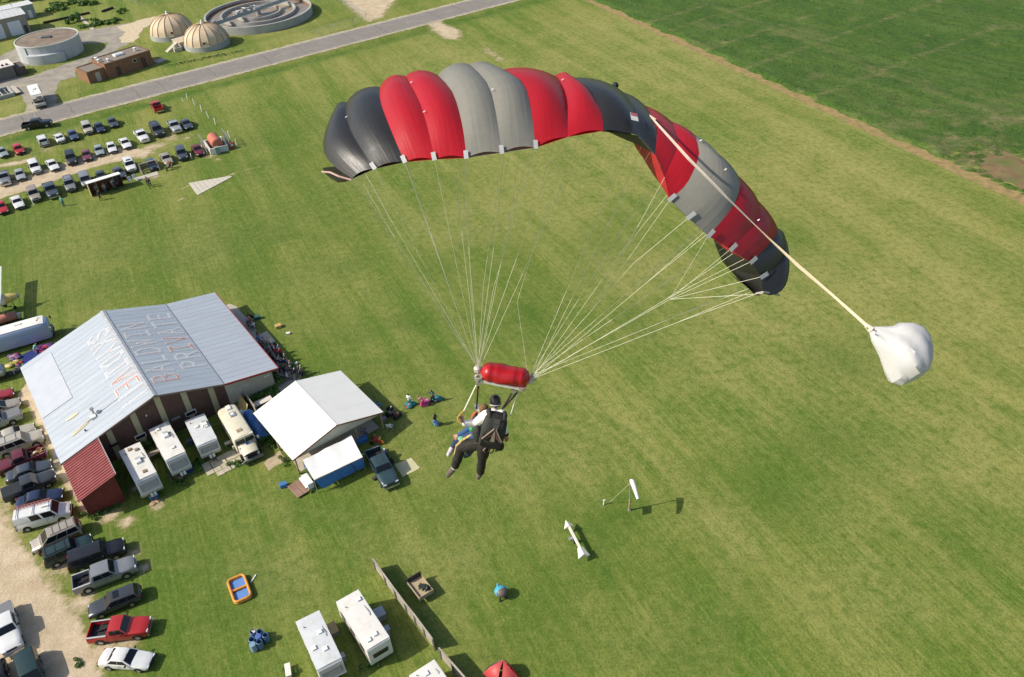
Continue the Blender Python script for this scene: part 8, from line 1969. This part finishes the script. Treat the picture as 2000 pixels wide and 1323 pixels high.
headc += [(head_c+sdh*.09, .022, head_c+sdh*.092-upv*.03, .02), (head_c-sdh*.09, .022, head_c-sdh*.092-upv*.03, .02)]
arm = lambda e: [(shl, .068+e, ell, .055+e), (ell, .054+e, wrl, .038+e), (shr, .068+e, elr, .055+e), (elr, .054+e, wrr, .038+e)]
leg = lambda e: [(hpl, .115+e, knl, .075+e), (knl, .072+e, anl, .048+e), (hpr, .115+e, knr, .075+e), (knr, .072+e, anr, .048+e), (hipc, .14+e, hpl, .115+e), (hipc, .14+e, hpr, .115+e)]
feet = [(anl, .048, anl.lerp(tol, .3), .05), (anl.lerp(tol, .3), .05, tol, .038), (anr, .048, anr.lerp(tor_, .4), .05), (anr.lerp(tor_, .4), .05, tor_, .038)]
link('body', caps_mesh('body', rl_(tor(0)+headc+arm(0)+leg(0)+feet+hand(wrl, hdl, Vector((.3, -.4, .4)))+hand(wrr, hdr, Vector((-.3, .3, -.4)))), .0135, skinm, 2), ins)
sleeve = M('shirt_white', (.82, .81, .79), .75, .05, 5, bump=.3, bscale=18)
link('shirt', caps_mesh('shirt', rl_(tor(.012)+arm(.026)[0:1]+[(shl, .10, ell, .092), (ell, .092, ell.lerp(wrl, .93), .072)]+arm(.022)[2:3]+[(elr, .072, elr.lerp(wrr, .95), .055)]+[(neck-upv*.10, .10, neck-upv*.02, .075)]), .02, sleeve, 3), ins)
suit = M('jumpsuit_dark', (.0135, .0105, .009), .75, .18, 6, bump=.5, bscale=14)
wob = lambda a, ra, b, rb: [(a, ra, a.lerp(b, .33), ra*.95), (a.lerp(b, .33), ra*.95, a.lerp(b, .66), (ra+rb)*.56), (a.lerp(b, .66), (ra+rb)*.56, b, rb)]
link('trousers', caps_mesh('trousers', rl_([(waist, .155, hipc, .17), (hipc, .165, hpl, .145), (hipc, .165, hpr, .145)]+wob(hpl, .145, knl, .105)+wob(knl, .11, anl.lerp(knl, .08), .085)+wob(hpr, .140, knr, .100)+wob(knr, .10, anr.lerp(knr, .06), .080)+[(anl.lerp(knl, .12), .095, anl.lerp(knl, .10), .095), (anr.lerp(knr, .10), .092, anr.lerp(knr, .07), .092)]), .02, suit, 2), ins)
gold = M('gold_gusset', (.44, .33, .12), .8, .5, 16, dirt=(.20, .13, .05), dscale=9, damt=.8)
f0, f1, f2, f3 = P_(430, 620, 17.95), P_(300, 700, 18.12), P_(222, 772, 18.25), P_(170, 1000, 18.40)
part('trouser_stripe', MB().tube([q_(p) for p in (f0, f1, f2, P_(205, 860, 18.3), P_(180, 960, 18.36), f3)], [.026, .034, .032, .026, .022, .012], 8), gold, ins, 60)
shoem = M('shoe_tan', (.115, .092, .075), .8, .2, 8); sole = M('sock_white_pink', (.62, .50, .46), .8)
for an, to in ((anl, tol), (anr, tor_)):
    link('shoe', caps_mesh('shoe', rl_([(an.lerp(to, .12), .066, an.lerp(to, .5), .066), (an.lerp(to, .5), .066, to, .052)]), .015, shoem), ins)
    part('sock', MB().tube([q_(an+(an-to)*.28), q_(an.lerp(to, .12))], [.062, .068], 10), sole, ins, 60)
helm = M('helmet_black', (.022, .016, .015), .25, .1, 3, coat=.5)
link('helmet', caps_mesh('helmet', rl_([(head_c+upv*.035, .122, head_c-face_d*.025-upv*.02, .112), (head_c+upv*.05, .118, head_c+face_d*.04+upv*.02, .11)]), .016, helm, 4), ins)
part('goggle_strap', MB().tube([q_(head_c-upv*.035+(sdh*math.cos(a)+(-face_d)*math.sin(a))*.128) for a in np.linspace(-.25, math.pi+.25, 14)], .014, 6), M('strap_silver', (.50, .48, .46), .4), ins)
part('chin_strap', MB().tube([q_(head_c+sdh*.11-upv*.02), q_(head_c+face_d*.06-upv*.12), q_(head_c-sdh*.11-upv*.02)], .012, 6), web, ins)
# harness container worn on the back
bk = (C_O-chest).normalized(); side = (shr-shl).normalized(); vert = (chest-hipc).normalized(); side = (side-vert*side.dot(vert)).normalized(); back = side.cross(vert)
if back.dot(bk) < 0: back = -back
cont = M('container_olive', (.030, .031, .026), .8, .15, 5, bump=.3, bscale=20); contb = M('container_black', (.012, .011, .011), .7, .15, 5); panel_ = M('container_panel', (.115, .062, .048), .8, .15, 5); panl2 = M('container_panel_pale', (.27, .21, .17), .8, .15, 5)
cc = P_(725, 520, 17.35)
def CP(x, y, o_): return q_(cc+side*x+vert*y+back*o_)
mb = MB(); secs = []
for y, w_, t_ in ((-.50, .17, .06), (-.44, .23, .14), (-.25, .255, .22), (0.0, .255, .22), (.2, .235, .19), (.29, .20, .12), (.33, .15, .04)):
    secs.append([CP(math.copysign(abs(math.cos(a))**.55, math.cos(a))*w_, y, -.10+(t_+.10)*(math.copysign(abs(math.sin(a))**.7, math.sin(a))*.5+.5)) for a in np.linspace(0, 2*math.pi, 20, endpoint=False)])
loft(mb, secs); con = part('harness_container', mb, cont, ins, 45)
part('lower_flap', MB().add([CP(-.20, -.05, .225), CP(.20, -.05, .225), CP(.21, -.36, .20), CP(0, -.42, .19), CP(-.21, -.36, .20)], [(0, 1, 2, 3, 4)]), contb, con)
for s_ in (-1, 1):
    part('triangle_panel', MB().add([CP(s_*.01, .10, .232), CP(s_*.20, -.14, .236), CP(s_*.17, -.20, .236), CP(s_*.012, -.06, .236)], [(0, 1, 2, 3)]), panel_, con)
    part('panel_edge', MB().bar(CP(s_*.02, .12, .238), CP(s_*.21, -.17, .240), .03, .012), panl2, con)
    part('shoulder_pad', MB().tube([CP(s_*.15, .26, .10), CP(s_*.16, .325, -.01), CP(s_*.165, .29, -.15), CP(s_*.16, .08, -.29)], [.045, .05, .048, .035], 8), cont, con, 60)
    part('leg_strap', MB().tube([CP(s_*.2, -.42, .05), CP(s_*.26, -.52, -.08), CP(s_*.2, -.6, -.2)], [.035, .035, .03], 6), web, con)
part('centre_flap', MB().add([CP(-.012, .08, .240), CP(.012, .08, .240), CP(.055, -.19, .244), CP(-.035, -.19, .244)], [(0, 1, 2, 3)]), panl2, con)
part('reserve_flap', MB().add([CP(-.06, .30, .14), CP(.07, .30, .14), CP(.06, .12, .225), CP(-.05, .12, .225)], [(0, 1, 2, 3)]), M('flap_grey', (.065, .062, .055), .8), con)
part('side_pouch', MB().ball(CP(-.27, -.24, 0), .15, 10, 8, sc=(.8, .9, 1.5)), cont, con, 60)
part('side_pouch', MB().ball(CP(.24, -.40, .02), .12, 10, 8, sc=(.7, .8, 1.1)), contb, con, 60)
part('hip_flap', MB().add([CP(.16, -.30, .10), CP(.27, -.22, 0), CP(.28, -.52, .02), CP(.16, -.56, .06)], [(0, 1, 2, 3)]), M('flap_grey', (.065, .062, .055), .8), con)
for k in range(3): part('loose_strap', MB().tube([CP(-.05+.08*k, -.45, .1), CP(-.08+.1*k, -.56, .08), CP(-.02+.05*k, -.63, .03)], .014, 5), [panl2, web, web][k], con)
part('altimeter', MB().lathe([(.045, -.015), (.045, .02), (.01, .022)], 12, T=Matrix.Translation(q_(wrr)+Vector((.02, -.02, 0)))), contb, ins)
# passenger hanging in front
pas0 = P_(450, 640, 18.05); pas = thing('person', 'person in blue hanging as tandem passenger in front of the helmeted pilot', 'person', pas0)
q2 = lambda p: p-pas0; r3 = lambda caps: [(q2(c[0]), c[1], q2(c[2]), c[3]) for c in caps]
ph_ = P_(590, 275, 17.85); pn_ = P_(560, 350, 17.95); pc_ = P_(540, 450, 18.0); phip = P_(480, 640, 18.05); psl = P_(470, 400, 18.1); psr = P_(640, 400, 18.1)
pel = P_(385, 545, 18.2); pwr = P_(255, 628, 18.3); phd = P_(232, 648, 18.32)
pk1 = P_(230, 690, 18.5); pa1 = P_(165, 800, 18.55); pt1 = P_(125, 870, 18.5)
pk2 = P_(400, 830, 18.45); pa2 = P_(385, 880, 18.7); pt2 = P_(350, 905, 18.75)
pu = (ph_-pn_).normalized()
link('body', caps_mesh('body', r3([(phip, .14, pc_, .15), (pc_, .15, pn_, .08), (pn_, .055, ph_-pu*.05, .06), (ph_-pu*.03, .085, ph_+pu*.03, .093), (ph_+face_d*.09, .02, ph_+face_d*.10-pu*.03, .02), (pc_, .12, psl, .065), (pc_, .12, psr, .065), (psl, .06, pel, .048), (pel, .046, pwr, .034), (phip, .13, pk1, .07), (pk1, .066, pa1, .045), (phip, .13, pk2, .075), (pk2, .07, pa2, .045), (pa1, .045, pt1, .04), (pa2, .045, pt2, .04), (psr, .06, P_(600, 520, 18.35), .048), (P_(600, 520, 18.35), .046, P_(500, 560, 18.45), .034)]+hand(pwr, phd, Vector((.1, .2, -.5)))+hand(P_(500, 560, 18.45), P_(470, 575, 18.5), Vector((.1, .2, -.5)))), .0135, skinm, 2), pas)
bl = M('passenger_blue', (.024, .075, .20), .8, .1, 6, bump=.3, bscale=14)
link('jacket', caps_mesh('jacket', r3([(phip, .15, pc_, .165), (pc_, .165, pn_-pu*.03, .085), (pc_, .135, psl, .08), (pc_, .135, psr, .08), (psl, .075, pel, .066), (pel, .064, pwr, .05), (psr, .075, P_(600, 520, 18.35), .066), (P_(600, 520, 18.35), .064, P_(500, 560, 18.45), .05)]), .02, bl, 2), pas)
link('trousers', caps_mesh('trousers', r3([(phip, .15, pk1, .09), (pk1, .085, pa1, .06), (phip, .15, pk2, .10), (pk2, .095, pa2, .07)]), .02, M('passenger_navy', (.022, .040, .10), .8, .15, 6, bump=.3), 2), pas)
link('hair', caps_mesh('hair', r3([(ph_+pu*.03, .105, ph_-face_d*.04-pu*.02, .098), (ph_-face_d*.05-pu*.05, .09, ph_-face_d*.06-pu*.10, .07)]), .018, M('hair_auburn', (.16, .085, .035), .8, .2, 20), 3), pas)
for an, to in ((pa1, pt1), (pa2, pt2)): link('shoe', caps_mesh('shoe', r3([(an, .06, an.lerp(to, .5), .062), (an.lerp(to, .5), .062, to+(to-an)*.35, .05)]), .016, M('shoe_grey_white', (.46, .43, .45), .7, .2, 14) if an is pa1 else M('shoe_dark_blue', (.03, .035, .06), .7), 2), pas)
part('harness_strap', MB().tube([q2(P_(480, 300, 17.75)), q2(P_(500, 420, 17.85)), q2(P_(470, 600, 17.9))], .035, 8), web, pas)
part('harness_buckle', MB().box(q2(P_(497, 255, 17.6)), (.09, .09, .12)), M('grommet_steel', (.60, .56, .54), .3), pas)
part('red_strap', MB().tube([q2(P_(500, 290, 17.7)), q2(P_(455, 350, 17.8)), q2(P_(430, 400, 17.85))], .03, 8), M('strap_orange', (.45, .12, .04), .7), pas)
part('green_pouch', MB().ball(q2(P_(440, 540, 17.85)), .085, 10, 8, sc=(1, 1, .9)), M('pouch_green', (.03, .26, .07), .5), pas, 60)
part('green_cuff', MB().ball(q2(P_(290, 675, 18.2)), .07, 10, 8, sc=(1.3, 1, .7)), M('cuff_green', (.12, .36, .25), .6), pas, 60)
